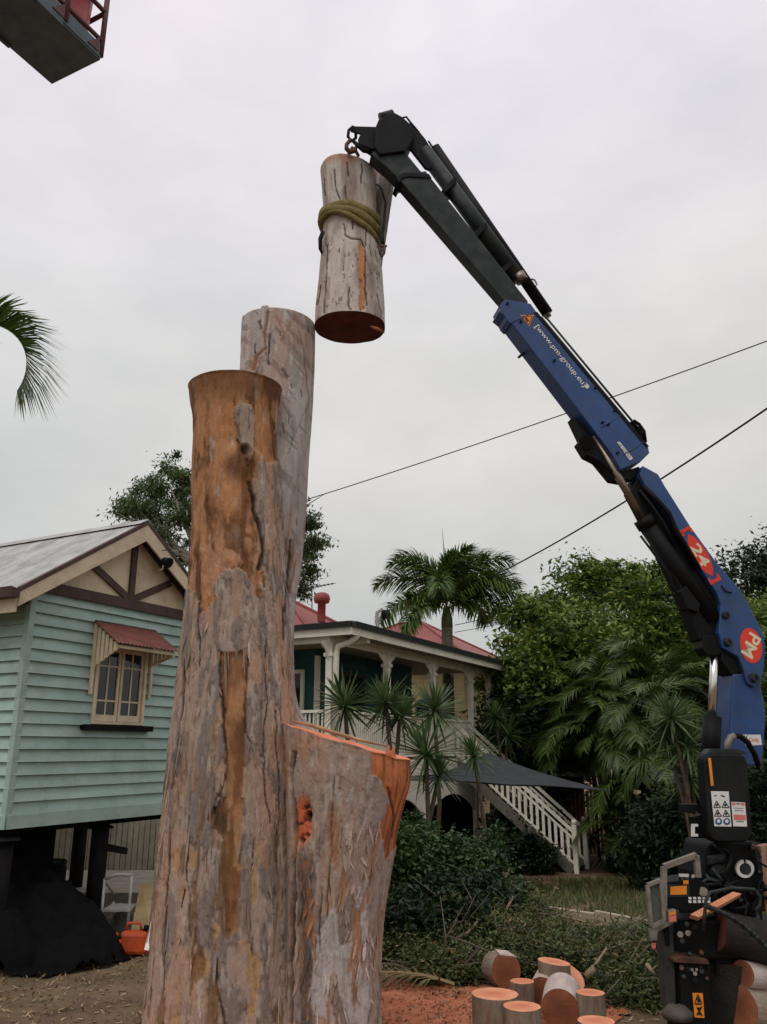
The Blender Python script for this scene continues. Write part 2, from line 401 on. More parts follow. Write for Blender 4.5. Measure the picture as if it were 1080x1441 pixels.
def bark_base(px, py, X, Z, TH, seed, pal=(0.5, 0.4)):
    """mottled, flaking gum bark; returns colours and relief"""
    a = TH * 2.2; ca, sa = np.cos(TH) * 3.0, np.sin(TH) * 3.0
    n1 = fbm(ca * 0.8, sa * 0.8, Z * 1.5, seed, 4); n2 = fbm(ca * 1.6, sa * 1.6, Z * 1.9, seed + 5, 5); n3 = fbm(ca * 6, sa * 6, Z * 6, seed + 9, 4)
    n4 = fbm(ca * 3.4, sa * 3.4, Z * 3.6, seed + 13, 5); n5 = fbm(ca * 11, sa * 11, Z * 16, seed + 21, 3)
    c = np.repeat(GREY[None], len(px), 0)
    c = mixc(c, MAUVE, sstep(-0.1, 0.25, n1)); c = mixc(c, DGREY, sstep(0.04, 0.16, n2) * 0.85)
    c = mixc(c, PALE, sstep(0.2, 0.32, n4) * 0.45)
    c = mixc(c, OCHRE, sstep(0.24, 0.30, fbm(ca * 4, sa * 4, Z * 3.0, seed + 33, 5)) * 0.5)
    streak = sstep(0.26, 0.44, n3); c = mixc(c, DARK * 1.9, streak * 0.32)
    for q_, t_ in ((n2, 0.12), (n4, 0.2)): c = mixc(c, DARK * 1.5, sstep(0.022, 0.006, np.abs(q_ - t_)) * 0.2)
    c = c * (1 + 0.18 * n5)[:, None]
    h = 0.010 * n2 + 0.007 * n4 - 0.010 * streak + 0.005 * n5
    plate = sstep(0.11, 0.13, n2); h = h + 0.008 * plate - 0.006 * sstep(0.19, 0.21, n4)
    return c, h, (n1, n2, n3, n4, n5)

def paint(px, py, wx, wy, poly): return in_poly(px + wx, py + wy, poly)

# --- main (front) stem
rows = [(547, 266, 397), (560, 268, 395), (600, 273, 391), (650, 271, 391), (700, 269, 394), (760, 268, 398), (800, 267, 400), (850, 264, 404), (900, 258, 408), (950, 253, 411), (1000, 247, 414), (1050, 242, 417), (1100, 238, 420), (1200, 228, 424), (1300, 220, 428), (1400, 211, 432), (1480, 200, 440), (1530, 182, 452)]
topz = P(330, 547, 8.4)[2]
G = loft(rows, 8.4, n=300, dz=0.0125, top=lambda X, Yw: topz + 0.02 * (X + 1.6), seed=4, lump=0.035)
V0 = loft_xyz(G).reshape(-1, 3); q = to_px(V0); px, py = q[:, 0], q[:, 1]; TH = G['th'].ravel(); Z = V0[:, 2]; X = V0[:, 0]
c, h, nn = bark_base(px, py, X, Z, TH, 11)
wx = 5 * fbm(X * 9, Z * 5, TH * 2, 71, 4) * 2; wy = 14 * fbm(X * 6, Z * 4, TH * 2, 77, 4)
front = np.sin(TH) > -0.15
# bare upper wood
bare = (py + 70 * fbm(X * 4.5, Z * 1.8, TH, 81, 5) < 832) & ~paint(px, py, wx, wy, [(352, 690), (368, 640), (378, 650), (410, 640), (420, 860), (372, 870), (376, 820), (366, 780), (362, 740)])
bare &= ~paint(px, py, wx, wy, [(328, 580), (340, 566), (356, 572), (358, 630), (350, 660), (340, 625), (330, 615)])
bare &= ~paint(px, py, wx, wy, [(305, 870), (300, 830), (318, 795), (345, 800), (352, 840), (345, 890)])
bs = bare.astype(float)
cs_, sn_ = np.cos(TH), np.sin(TH)
vst = fbm(cs_ * 5, sn_ * 5, Z * 0.8, 91, 5); v2 = fbm(cs_ * 4, sn_ * 4, Z * 2.2, 95, 5); v3 = fbm(cs_ * 3, sn_ * 3, Z * 3.6, 99, 5)
bc = np.repeat(ORANGE[None], len(px), 0)
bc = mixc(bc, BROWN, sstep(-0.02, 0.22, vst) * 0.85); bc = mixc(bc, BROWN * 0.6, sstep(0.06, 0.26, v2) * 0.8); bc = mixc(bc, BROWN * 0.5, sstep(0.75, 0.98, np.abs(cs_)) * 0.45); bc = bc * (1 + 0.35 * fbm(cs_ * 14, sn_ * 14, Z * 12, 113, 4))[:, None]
bc = mixc(bc, TAN, sstep(0.05, 0.25, v3) * 0.6); bc = mixc(bc, PALE * 0.95, sstep(0.3, 0.45, fbm(cs_ * 5, sn_ * 5, Z * 3, 104, 4)) * 0.5)
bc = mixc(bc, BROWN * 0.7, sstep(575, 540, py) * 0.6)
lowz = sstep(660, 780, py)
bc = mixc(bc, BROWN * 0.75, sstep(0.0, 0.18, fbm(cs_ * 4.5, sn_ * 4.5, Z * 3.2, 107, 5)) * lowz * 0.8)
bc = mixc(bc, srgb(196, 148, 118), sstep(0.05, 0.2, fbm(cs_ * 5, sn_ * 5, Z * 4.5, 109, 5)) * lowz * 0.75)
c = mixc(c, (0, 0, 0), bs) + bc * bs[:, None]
h = np.where(bare, 0.012 * v3 + 0.006 * vst + 0.05 * lowz * fbm(cs_ * 3.5, sn_ * 3.5, Z * 3.4, 111, 4) - 0.012, h + 0.012)
# long stripped strip
strip = paint(px, py, wx * 0.35, wy * 0.3, [(309, 917), (330, 920), (351, 912), (350, 960), (345, 1040), (342, 1110), (340, 1160), (338, 1230), (334, 1310), (322, 1320), (315, 1250), (312, 1180), (300, 1165), (292, 1150), (316, 1120), (316, 1070), (312, 1000)]) & front
ss = strip.astype(float)
sc_ = np.repeat(TAN[None] * 0.88, len(px), 0); sc_ = mixc(sc_, BROWN, sstep(-0.1, 0.35, v2) * 0.7); sc_ = mixc(sc_, BROWN * 0.55, sstep(0.05, 0.4, v3) * 0.55)
sc_ = mixc(sc_, DARK * 1.3, sstep(24, 4, np.hypot(px - 312, (py - 1160) * 0.6)) * 0.85)
c = mixc(c, (0, 0, 0), ss) + sc_ * ss[:, None]
h = np.where(strip, -0.022 + 0.006 * v3, h)
# patch edges and cracks
def crack(pts, w, depth, cc=DARK, amt=0.85):
    global c, h
    d = d_line(px + wx * 0.6, py + wy * 0.15, pts); k = sstep(w, w * 0.35, d) * front
    c = mixc(c, cc, k * amt); h = h - depth * k
crack([(352, 680), (357, 720), (366, 748), (372, 775), (367, 800)], 4.5, 0.03)
crack([(351, 915), (348, 990), (345, 1030), (358, 1050)], 1.8, 0.012)
crack([(309, 917), (313, 1000), (317, 1085), (300, 1145)], 1.8, 0.012)
crack([(262, 930), (256, 1010), (246, 1110)], 1.7, 0.012); crack([(280, 840), (285, 900), (283, 940)], 1.6, 0.01)
crack([(400, 700), (404, 800), (398, 900)], 2.2, 0.018); crack([(305, 1350), (308, 1400), (318, 1441)], 2.6, 0.02)
crack([(372, 900), (376, 980), (370, 1060), (378, 1160)], 1.4, 0.008); crack([(268, 1150), (262, 1230), (270, 1320)], 1.5, 0.01); crack([(356, 1180), (352, 1290), (360, 1400)], 1.5, 0.01)
crack([(388, 1000), (392, 1120), (386, 1260)], 1.4, 0.01); crack([(240, 1180), (238, 1290), (230, 1400)], 1.6, 0.01)
# knot
dk = np.hypot(px - 345, (py - 634) * 0.8); c = mixc(c, DARK, sstep(11, 3, dk) * 0.9 * front); c = mixc(c, BROWN * 0.6, sstep(34, 8, np.hypot(px - 338, (py - 652) * 1.3)) * 0.8 * front)
h = h + 0.05 * sstep(36, 10, np.hypot(px - 340, (py - 648) * 1.1)) * front - 0.06 * sstep(9, 3, dk) * front
# folds below the knot
for (x0, y0, rr, s_) in ((300, 700, 26, .022), (335, 720, 22, .03), (310, 745, 24, -.02), (348, 765, 20, .03), (330, 800, 24, .028), (290, 790, 24, .018), (350, 715, 14, -.02), (322, 680, 14, -.012)):
    h = h + s_ * sstep(rr, 0, np.hypot(px - x0 + wx, (py - y0) * 0.7 + wy * 0.3)) * front
# brown bare flakes along the lower left, pale flakes
flk = fbm(cs_ * 9, sn_ * 9, Z * 3.6, 131, 5); lo = sstep(1000, 1250, py)
c = mixc(c, srgb(186, 150, 108), sstep(0.26, 0.32, flk) * (0.15 + 0.75 * lo)); h = h - 0.008 * sstep(0.26, 0.32, flk) * lo
fl2 = fbm(cs_ * 6, sn_ * 6, Z * 2.4, 137, 5); c = mixc(c, srgb(126, 92, 58), sstep(0.2, 0.3, fl2) * lo * 0.75); h = h - 0.01 * sstep(0.2, 0.3, fl2) * lo
hh = h.reshape(G['z'].shape); hh[-2:] *= 0.4
V1 = loft_xyz(G, hh)
main_stem = part('main_stem', np_mesh('main_stem', V1.reshape(-1, 3), loft_faces(G['m'], G['n']), col=c), M_bark, tree, label='front stem, stripped orange wood above and grey flaking bark below')
cap_disc('sawn_top', V1[-1], M_cut, tree)

FLK = [(V1.reshape(-1, 3).copy(), TH.copy(), py.copy(), strip | bare, 860, 330, c.copy())]
# --- rear stem, smooth pale bark
rows = [(458, 341, 444), (475, 340, 444), (520, 338, 443), (600, 334, 438), (650, 332, 435), (700, 330, 432), (800, 326, 424), (850, 322, 415), (900, 320, 413), (950, 318, 414), (990, 316, 416), (1020, 310, 432), (1050, 300, 470), (1120, 300, 470)]
topr = P(392, 458, 8.95)[2]
def rtop(X, Yw): return topr + 0.10 * np.clip((X + 1.28), -1, 1) * -0.35 + 0.10 * (vnoise(X * 5, Yw * 5, 0, 8) > 0.25) * 0.3
G = loft(rows, 8.95, n=220, dz=0.014, top=rtop, seed=9, lump=0.025)
V0 = loft_xyz(G).reshape(-1, 3); q = to_px(V0); px, py = q[:, 0], q[:, 1]; TH = G['th'].ravel(); Z = V0[:, 2]; X = V0[:, 0]; front = np.sin(TH) > -0.15
wx = 6 * fbm(X * 9, Z * 5, TH * 2, 171, 4); wy = 10 * fbm(X * 6, Z * 4, TH * 2, 177, 4); cs_, sn_ = np.cos(TH), np.sin(TH)
c = np.repeat(np.array(srgb(196, 189, 184))[None], len(px), 0); n1 = fbm(cs_ * 2, sn_ * 2, Z * 1.6, 181, 4); n2 = fbm(cs_ * 5, sn_ * 5, Z * 4, 185, 5)
c = mixc(c, srgb(178, 169, 163), sstep(-0.1, 0.35, n1)); c = mixc(c, srgb(152, 146, 142), sstep(0.1, 0.4, n2) * 0.6)
pk = fbm(cs_ * 5, sn_ * 5, Z * 2.2, 189, 5); c = mixc(c, srgb(176, 132, 112), sstep(0.14, 0.3, pk + 0.25 * sstep(620, 450, py) * (px > 380)) * 0.45)
diag = fbm((X * 3 + Z * 3) * 2.5, (X - Z) * 1.2, TH, 193, 4); c = mixc(c, srgb(128, 112, 104), sstep(0.28, 0.34, np.abs(diag)) * 0.5)
fl = fbm(cs_ * 8, sn_ * 8, Z * 3, 197, 4); c = mixc(c, srgb(150, 106, 70), sstep(0.25, 0.33, fl) * sstep(640, 800, py) * 0.8)
h = 0.008 * n1 + 0.005 * n2
crack([(377, 440), (373, 470), (374, 490), (360, 500), (357, 520)], 2.6, 0.015, np.array(srgb(150, 96, 56))); crack([(382, 470), (379, 500), (380, 512)], 1.8, 0.012); crack([(366, 452), (368, 462)], 1.8, 0.01)
crack([(390, 446), (400, 470), (396, 480), (412, 450)], 3.0, 0.004, np.array(srgb(166, 118, 98)), 0.6); crack([(398, 520), (404, 530)], 3, 0.01, DARK, 0.6); crack([(424, 470), (436, 560), (405, 640)], 1.0, 0.004, DARK, 0.45)
for i in range(26):
    x0, y0 = 345 + 90 * random.random(), 445 + 330 * random.random(); crack([(x0, y0), (x0 + random.uniform(-2, 2), y0 + random.uniform(4, 14))], 1.4, 0.006, DARK, 0.7)
crack([(410, 760), (404, 820), (409, 900)], 2.5, 0.02)
hh = h.reshape(G['z'].shape); hh[-2:] *= 0.4; V1 = loft_xyz(G, hh)
part('rear_stem', np_mesh('rear_stem', V1.reshape(-1, 3), loft_faces(G['m'], G['n']), col=c), M_bark, tree, label='taller rear stem with smooth pale grey bark')
cap_disc('sawn_top', V1[-1], M_cut, tree)

# --- side stump
rows = [(1030, 398, 578), (1068, 400, 581), (1110, 401, 572), (1150, 403, 565), (1200, 402, 556), (1250, 402, 547), (1300, 400, 540), (1370, 398, 536), (1440, 396, 534), (1490, 392, 540), (1530, 384, 552)]
YS = 8.15; A_, B_ = P(412, 1022, YS), P(578, 1070, YS - 0.1)
def stop(X, Yw): return A_[2] + (X - A_[0]) / (B_[0] - A_[0]) * (B_[2] - A_[2]) + 0.025 * (Yw - YS) + 0.012 * vnoise(X * 9, Yw * 9, 0, 5)
G = loft(rows, YS, n=240, dz=0.0125, top=stop, seed=14, lump=0.035, kd=0.85)
V0 = loft_xyz(G).reshape(-1, 3); q = to_px(V0); px, py = q[:, 0], q[:, 1]; TH = G['th'].ravel(); Z = V0[:, 2]; X = V0[:, 0]; front = np.sin(TH) > -0.15
wx = 7 * fbm(X * 9, Z * 5, TH * 2, 271, 4); wy = 14 * fbm(X * 6, Z * 4, TH * 2, 277, 4); cs_, sn_ = np.cos(TH), np.sin(TH)
c, h, nn = bark_base(px, py, X, Z, TH, 41)
c = mixc(c, srgb(168, 152, 148), sstep(-0.15, 0.25, fbm(cs_ * 2, sn_ * 2, Z, 281, 4)) * 0.55)
pale = paint(px, py, wx, wy, [(440, 1345), (455, 1300), (470, 1270), (480, 1330), (500, 1300), (505, 1240), (520, 1230), (516, 1330), (520, 1441), (490, 1441), (470, 1360), (460, 1441), (440, 1430)]) | paint(px, py, wx * 0.5, wy, [(487, 1130), (498, 1110), (494, 1180), (486, 1195)])
c = mixc(c, srgb(190, 184, 182), pale * 0.85 * front); h = h + 0.006 * pale
ora = paint(px, py, wx, wy * 0.4, [(524, 1040), (590, 1040), (590, 1110), (575, 1130), (562, 1185), (545, 1210), (535, 1170), (548, 1130), (540, 1100), (526, 1090)])
oc = np.repeat(np.array(srgb(200, 122, 80))[None], len(px), 0); ov = fbm(cs_ * 8, sn_ * 8, Z * 1.2, 291, 4); oc = mixc(oc, srgb(140, 84, 52), sstep(-0.08, 0.18, ov)); oc = mixc(oc, srgb(88, 54, 36), sstep(0.08, 0.24, fbm(cs_ * 5, sn_ * 5, Z * 3, 293, 5)) * 0.7); oc = mixc(oc, srgb(226, 134, 92), sstep(0.2, 0.4, fbm(cs_ * 12, sn_ * 12, Z * 2, 295, 4)) * 0.6)
os_ = ora.astype(float); c = mixc(c, (0, 0, 0), os_) + oc * os_[:, None]; h = np.where(ora, -0.012 + 0.008 * ov, h)
org2 = paint(px, py, wx, wy, [(412, 1015), (460, 1028), (440, 1050), (425, 1075), (414, 1060)]); c = mixc(c, srgb(190, 130, 96), org2 * 0.4)
wound = np.hypot((px - 425) + wx * 0.6, (py - 1155) * 0.38 + wy * 0.3); k = sstep(17, 9, wound) * front
c = mixc(c, srgb(206, 104, 66), k * 0.95); h = h - 0.02 * k
wn_ = fbm(X * 22, Z * 22, TH, 301, 4); c = mixc(c, DARK, k * sstep(0.12, 0.3, wn_) * 0.95); h = h - 0.03 * k * sstep(0.12, 0.3, wn_)
dh = np.hypot(px - 432, py - 1147); c = mixc(c, DARK * 0.6, sstep(7, 3, dh) * front); h = h - 0.05 * sstep(7, 3, dh) * front
c = mixc(c, DARK * 1.4, sstep(14, 4, np.abs(px + wx - 430)) * sstep(1180, 1230, py) * 0.65 * front); h = h - 0.02 * sstep(14, 4, np.abs(px + wx - 430)) * sstep(1180, 1230, py)
crack([(412, 1060), (410, 1120), (414, 1200), (412, 1320), (408, 1441)], 4.0, 0.05); crack([(548, 1110), (556, 1150), (552, 1180)], 2.2, 0.015); crack([(470, 1090), (466, 1200), (460, 1290)], 1.5, 0.01); crack([(452, 1250), (450, 1340)], 1.8, 0.014)
flk = fbm(cs_ * 8, sn_ * 8, Z * 3.4, 311, 5); lo = sstep(1080, 1300, py); c = mixc(c, srgb(170, 116, 74), sstep(0.22, 0.3, flk) * (0.25 + 0.5 * lo) * (~ora)); h = h - 0.007 * sstep(0.22, 0.3, flk) * (~ora)
hh = h.reshape(G['z'].shape); hh[-2:] *= 0.4; V1 = loft_xyz(G, hh)
side = part('side_stump', np_mesh('side_stump', V1.reshape(-1, 3), loft_faces(G['m'], G['n']), col=c), M_bark, tree, label='low side stump with fresh orange cut and pale bark flakes')
cap_disc('sawn_top', V1[-1], M_cut, tree, label='fresh orange sawn face of the side stump')
FLK.append((V1.reshape(-1, 3).copy(), TH.copy(), py.copy(), ora | (wound < 22) | (px > 535), 1150, 170, c.copy()))
# torn hinge wood standing on the rim of the stump
M_splint = M('torn_wood', srgb(204, 126, 82), srgb(132, 76, 46), rough=0.9, scale=9, stretch=(5, 5, 0.5), bump=0.6, bscale=30)
mb = MB()
for i in range(9):
    u = i / 8.0; xb = 536 + 26 * u; b = P(xb, 1092 - 6 * u, 7.82 + 0.1 * u); hgt = [12, 24, 26, 38, 30, 34, 18, 16, 8][i]
    t_ = P(xb + 1.5, 1088 - hgt - 4 * u, 7.84 + 0.1 * u)
    mb.tube([b, (b + t_) / 2 + rng.normal(0, 0.006, 3), t_], [0.045, 0.034, 0.008], 6)
part('hinge_splinter', mb, M_splint, tree, label='torn orange splinters on the rim of the side stump')
mb = MB(); mb.tube([P(414, 1016, 8.0), P(440, 1021, 7.75), P(470, 1031, 7.68), P(505, 1041, 7.68), P(545, 1050, 7.7)], [0.012, 0.02, 0.018, 0.016, 0.008], 6)
part('bark_edge_strip', mb, M('pale_bark_strip', srgb(196, 156, 120), srgb(150, 106, 78)), tree)
# peeling bark flakes standing off the surface
FV, FF, FC = [], [], []
for Vf, THf, pyf, bad, ymin, nfl, cf in FLK:
    lmax = 0.42 if ymin < 1000 else 0.17
    ok = np.where((np.sin(THf) > -0.05) & (pyf > ymin) & (pyf < 1450) & ~bad)[0]
    for i in rng.choice(ok, nfl):
        th_ = THf[i]; nrm = np.array([math.cos(th_), -math.sin(th_), 0]); tg = np.array([math.sin(th_), math.cos(th_), 0]); L_, w = rng.uniform(0.07, lmax), rng.uniform(0.005, 0.019); o_ = Vf[i]
        lean = tg * rng.uniform(-0.05, 0.05); curl = rng.uniform(0.004, 0.026); b0 = len(FV)
        for bk_ in (0.0, 0.004):
            for f_, ww, off in ((0.0, rng.uniform(.1, .6), 0.001), (0.3, rng.uniform(.6, 1), 0.004), (0.65, rng.uniform(.6, 1), curl * 0.5), (1.0, rng.uniform(0.05, 0.4), curl)):
                cc_ = o_ + nrm * (off - bk_) - np.array([0, 0, 1]) * L_ * f_ + lean * f_; FV += [cc_ - tg * w * ww, cc_ + nrm * 0.003, cc_ + tg * w * ww]
        for r_ in range(3):
            for c_ in range(2): k0 = b0 + r_ * 3 + c_; FF += [(k0, k0 + 1, k0 + 4, k0 + 3), (k0 + 12, k0 + 15, k0 + 16, k0 + 13)]
            FF += [(b0 + r_ * 3, b0 + r_ * 3 + 3, b0 + r_ * 3 + 15, b0 + r_ * 3 + 12), (b0 + r_ * 3 + 2, b0 + r_ * 3 + 14, b0 + r_ * 3 + 17, b0 + r_ * 3 + 5)]
        FC += [cf[i] * rng.uniform(0.72, 1.3) * np.array([1.03, 1.0, 0.96])] * 24
part('bark_flakes', np_mesh('bark_flakes', np.array(FV), np.array(FF), smooth=False, col=np.array(FC)), M_bark, tree, kind='stuff')

# ---------------------------------------------------------------- the log hanging from the crane
YL = 8.95
hang = thing('hanging_log', 'pale grey log section with dark red sawn base hanging from the crane', 'log', P(493, 460, YL))
rows = [(244, 451, 528), (255, 452, 529), (280, 454, 529), (310, 456, 530), (345, 454, 534), (380, 450, 539), (420, 446, 542), (445, 444, 543), (461, 443, 543)]
tp = P(490, 244, YL)[2]
G = loft(rows, YL, n=200, dz=0.012, top=lambda X, Yw: tp + 0.10 * vnoise(X * 2.0, Yw * 2.0, 0, 2) * 0.5 + 0.04 * np.sin(X * 6), seed=24, lump=0.055)
V0 = loft_xyz(G).reshape(-1, 3); q = to_px(V0); px, py = q[:, 0], q[:, 1]; TH = G['th'].ravel(); Z = V0[:, 2]; X = V0[:, 0]; front = np.sin(TH) > -0.1
wx = 3 * fbm(X * 12, Z * 7, TH * 2, 371, 4); wy = 8 * fbm(X * 6, Z * 4, TH * 2, 377, 4); cs_, sn_ = np.cos(TH), np.sin(TH)
c = np.repeat(np.array(srgb(208, 198, 190))[None], len(px), 0); n1 = fbm(cs_ * 2, sn_ * 2, Z * 1.6, 381, 4); n2 = fbm(cs_ * 5, sn_ * 5, Z * 5, 385, 5)
c = mixc(c, srgb(170, 154, 144), sstep(-0.1, 0.35, n1)); c = mixc(c, srgb(138, 130, 126), sstep(0.12, 0.4, n2) * 0.55)
c = mixc(c, srgb(190, 128, 86), sstep(236, 222, py + wy) * 0.6 * (px < 500))
st = paint(px, py, wx, 0, [(506, 338), (511, 345), (514, 380), (516, 415), (514, 436), (506, 436), (506, 400), (504, 370)]); c = mixc(c, srgb(206, 138, 88), st * 0.9 * front); h = 0.008 * n1 + 0.006 * n2 - 0.01 * st
h = h + 0.02 * sstep(70, 10, np.abs(px - 505)) * sstep(300, 240, py)
for pts in ([(471, 240), (473, 262), (478, 280)], [(489, 230), (491, 248)], [(509, 232), (508, 258)], [(457, 252), (459, 275)], [(486, 264), (487, 280)], [(482, 284), (483, 292)], [(493, 284), (496, 290)], [(484, 315), (486, 330), (495, 335), (508, 337), (515, 350), (514, 390), (517, 430)], [(497, 312), (496, 322)], [(461, 345), (459, 385), (456, 440)], [(492, 405), (490, 432), (494, 436)], [(516, 318), (516, 345)], [(532, 415), (538, 440)], [(451, 402), (447, 428)]):
    crack(pts, 1.5, 0.014)
for i in range(60):
    x0, y0 = random.uniform(455, 538), random.uniform(335, 445); crack([(x0, y0), (x0 + random.uniform(-.6, .6), y0 + random.uniform(1, 6))], random.uniform(0.7, 1.2), 0.008, DARK, 0.75)
hh = h.reshape(G['z'].shape); hh[:2] *= 0.4; hh[-2:] *= 0.4; V1 = loft_xyz(G, hh)
part('bark', np_mesh('bark', V1.reshape(-1, 3), loft_faces(G['m'], G['n']), col=c), M_bark, hang)
cap_disc('sawn_base', V1[0][::-1], M_cut_old, hang, label='dark red sawn base'); cap_disc('sawn_top', V1[-1], M_cut, hang)
mb = MB(); mb.tube([P(522, 459, 8.72), P(532, 463, 8.7), P(541, 468, 8.78)], [0.012, 0.02, 0.008], 6); part('hinge_splinter', mb, M_splint, hang)
# fork stub
rows = [(236, 526, 557), (260, 524, 554), (300, 519, 549), (340, 510, 543), (380, 500, 536)]
tp2 = P(538, 237, 9.2)[2]
G = loft(rows, 9.2, n=96, dz=0.02, top=lambda X, Yw: tp2 - 0.25 * (X + 0.02), seed=31, lump=0.04)
V0 = loft_xyz(G).reshape(-1, 3); TH = G['th'].ravel(); n2 = fbm(np.cos(TH) * 4, np.sin(TH) * 4, V0[:, 2] * 1.4, 401, 4)
c = np.repeat(np.array(srgb(176, 166, 160))[None], len(V0), 0); c = mixc(c, srgb(140, 132, 128), sstep(-0.1, 0.3, n2)); V1 = loft_xyz(G, (0.012 * n2).reshape(G['z'].shape))
part('fork_stub', np_mesh('fork_stub', V1.reshape(-1, 3), loft_faces(G['m'], G['n']), col=c), M_bark, hang); cap_disc('sawn_top', V1[-1], M_cut, hang)
# slings round the log
M_sling = M('olive_webbing', srgb(136, 122, 72), srgb(92, 82, 48), rough=0.9, scale=14, bump=0.5, bscale=90)
M_black = M('black_webbing', srgb(40, 38, 38), srgb(26, 25, 25), rough=0.85, bump=0.4)
sl = thing('lifting_sling', 'olive webbing sling wrapped round the hanging log', 'sling', P(490, 300, YL))
ctr = P(493, 318, YL); rx = 0.352
for k_, (dz0, tilt, rr) in enumerate(((0.07, 0.07, 0.036), (0.0, 0.14, 0.042), (-0.075, 0.22, 0.034))):
    path = []
    for i in range(49):
        a = 2 * PI * i / 48; rr2 = rx + 0.014 + 0.008 * math.sin(3 * a + k_)
        x_, y_ = math.cos(a) * rr2 * 1.0, -math.sin(a) * rr2 * 0.95
        path.append((ctr[0] + x_, ctr[1] + y_, ctr[2] + dz0 - tilt * (x_ / rx) * (1 if x_ > 0 else 0.55) + 0.012 * math.sin(5 * a + k_ * 2)))
    mb = MB(); mb.tube(path, rr, 12, cap=False, flat=1.75); part('webbing_loop', mb, M_sling, sl)
mb = MB(); mb.tube([P(489, 222, 8.75), P(492, 214, 8.72), P(496, 207, 8.7), P(501, 212, 8.72), P(505, 220, 8.75)], [0.022] * 5, 8); part('webbing_eye', mb, M_sling, sl)
st2 = thing('sling_strap', 'black strap and shackle on the log beside the crane boom', 'strap', P(541, 350, 8.7))
mb = MB(); mb.tube([P(527, 256, 8.95), P(537, 265, 8.86), P(543, 285, 8.84), P(541, 310, 8.8), P(538, 332, 8.74), P(539, 342, 8.7)], [0.014, .018, .02, .022, .03, .03], 8, flat=0.6); part('strap', mb, M_black, st2)
mb = MB(); mb.tube([P(455, 325, 8.7), P(451, 336, 8.72), P(451, 350, 8.75), P(454, 358, 8.8)], [0.03, .035, .03, .015], 8, flat=0.6); part('strap', mb, M_black, st2)
M_rust = M('rusty_shackle', srgb(110, 74, 58), srgb(64, 46, 40), rough=0.6, metal=0.4)
mb = MB(); mb.tube([P(534, 346, 8.66), P(535, 356, 8.66), P(538, 362, 8.66), P(541, 356, 8.66), P(542, 345, 8.66)], 0.016, 8); mb.tube([P(531, 347, 8.66), P(545, 346, 8.66)], 0.014, 8); part('shackle', mb, M_rust, st2)
# ---------------------------------------------------------------- loader crane
CA, CB = np.array([4.05, 9.25, 0.0]), np.array([-0.35, 8.55, 0.0])     # the boom swings in the upright plane through these
cd = (CB - CA) / np.linalg.norm(CB - CA); CN = np.array([cd[1], -cd[0], 0.0])
if CN[1] > 0: CN = -CN
def C(x, y, off=0.0): return PN(x, y, CA + CN * off, CN)
def poly_px(pts, off, thick):
    mb = MB(); mb.prism([C(x, y, off) for x, y in pts], -CN * thick); return mb
def perp_tube(x0, y0, x1, y1, r0, r1, off, n=16): return MB().tube([C(x0, y0, off), C(x1, y1, off)], [r0, r1], n)

M_blue = M('crane_blue_paint', srgb(36, 74, 132), srgb(28, 58, 106), rough=0.42, scale=3, bump=0.06, bscale=30, spec=0.5, dirt=srgb(64, 66, 68), dscale=7, damt=0.6)
M_steel = M('dark_boom_steel', srgb(44, 52, 53), srgb(30, 36, 37), rough=0.55, scale=4, bump=0.08, spec=0.25, dirt=srgb(78, 76, 68), dscale=7, damt=0.5)
M_blk = M('black_paint', srgb(17, 17, 18), srgb(10, 10, 11), rough=0.6, scale=5, bump=0.1, spec=0.18)
M_chrome = M('hydraulic_rod_chrome', (0.78, 0.78, 0.76), (0.66, 0.65, 0.62), rough=0.22, metal=1.0, bump=0.0)
M_rodbrown = M('brown_reflection_rod', srgb(150, 136, 124), srgb(112, 98, 88), rough=0.32, metal=0.75, bump=0.0)  # brownish reflection on the chrome put into the metal colour
M_white = M_plain('sticker_white', srgb(226, 224, 220)); M_red = M_plain('sticker_red', srgb(226, 64, 44)); M_or = M_plain('sticker_orange', srgb(236, 140, 40)); M_ink = M_plain('sticker_ink', srgb(28, 28, 30)); M_bluei = M_plain('sticker_blue', srgb(50, 84, 130)); M_pink = M_plain('sticker_pale_red', srgb(222, 120, 108)); M_cream = M_plain('sticker_lettering', srgb(226, 214, 178))
M_hose = M('rubber_hose', srgb(16, 16, 17), srgb(9, 9, 10), rough=0.6, bump=0.2, spec=0.2)
M_alu = M('weathered_aluminium', srgb(150, 142, 130), srgb(104, 98, 90), rough=0.55, metal=0.3, scale=9)

crane = thing('loader_crane', 'blue truck mounted loader crane with raised folding boom lifting a log', 'crane', PZ(1040, 1470))
# main boom, knee shaped side plates
knee = [(905, 655), (927, 667), (936, 683), (972, 740), (1012, 795), (1044, 831), (1062, 865), (1075, 892), (1078, 915), (1076, 940), (1072, 960), (1063, 968), (1053, 962), (1046, 940), (1040, 925), (1018, 912), (1012, 890), (1015, 850), (1010, 836), (965, 766), (942, 726), (910, 686), (901, 668)]
mbm = part('main_boom', poly_px(knee, 0.17, 0.34), M_blue, crane, bevel=0.012)
part('boom_web', poly_px([(900, 670), (912, 690), (944, 730), (1012, 838), (1014, 900), (1004, 912), (985, 900), (958, 830), (925, 760), (888, 690)], 0.10, 0.20), M_blk, crane, bevel=0.01)
for x, y, r in ((1021, 866, 0.045), (1024, 904, 0.05), (1061, 954, 0.055)):
    mb = MB().tube([C(x, y, 0.18), C(x, y, 0.165) + CN * 0.055], [r, r * 0.9], 16); p_ = part('pivot_pin', mb, M_steel, mbm, bevel=0.004)
    mb = MB().tube([C(x, y, 0.18) + CN * 0.03, C(x, y, 0.18) + CN * 0.045], [r * 0.55] * 2, 6); 
    part('pin_bolt', mb, M_blk, mbm)
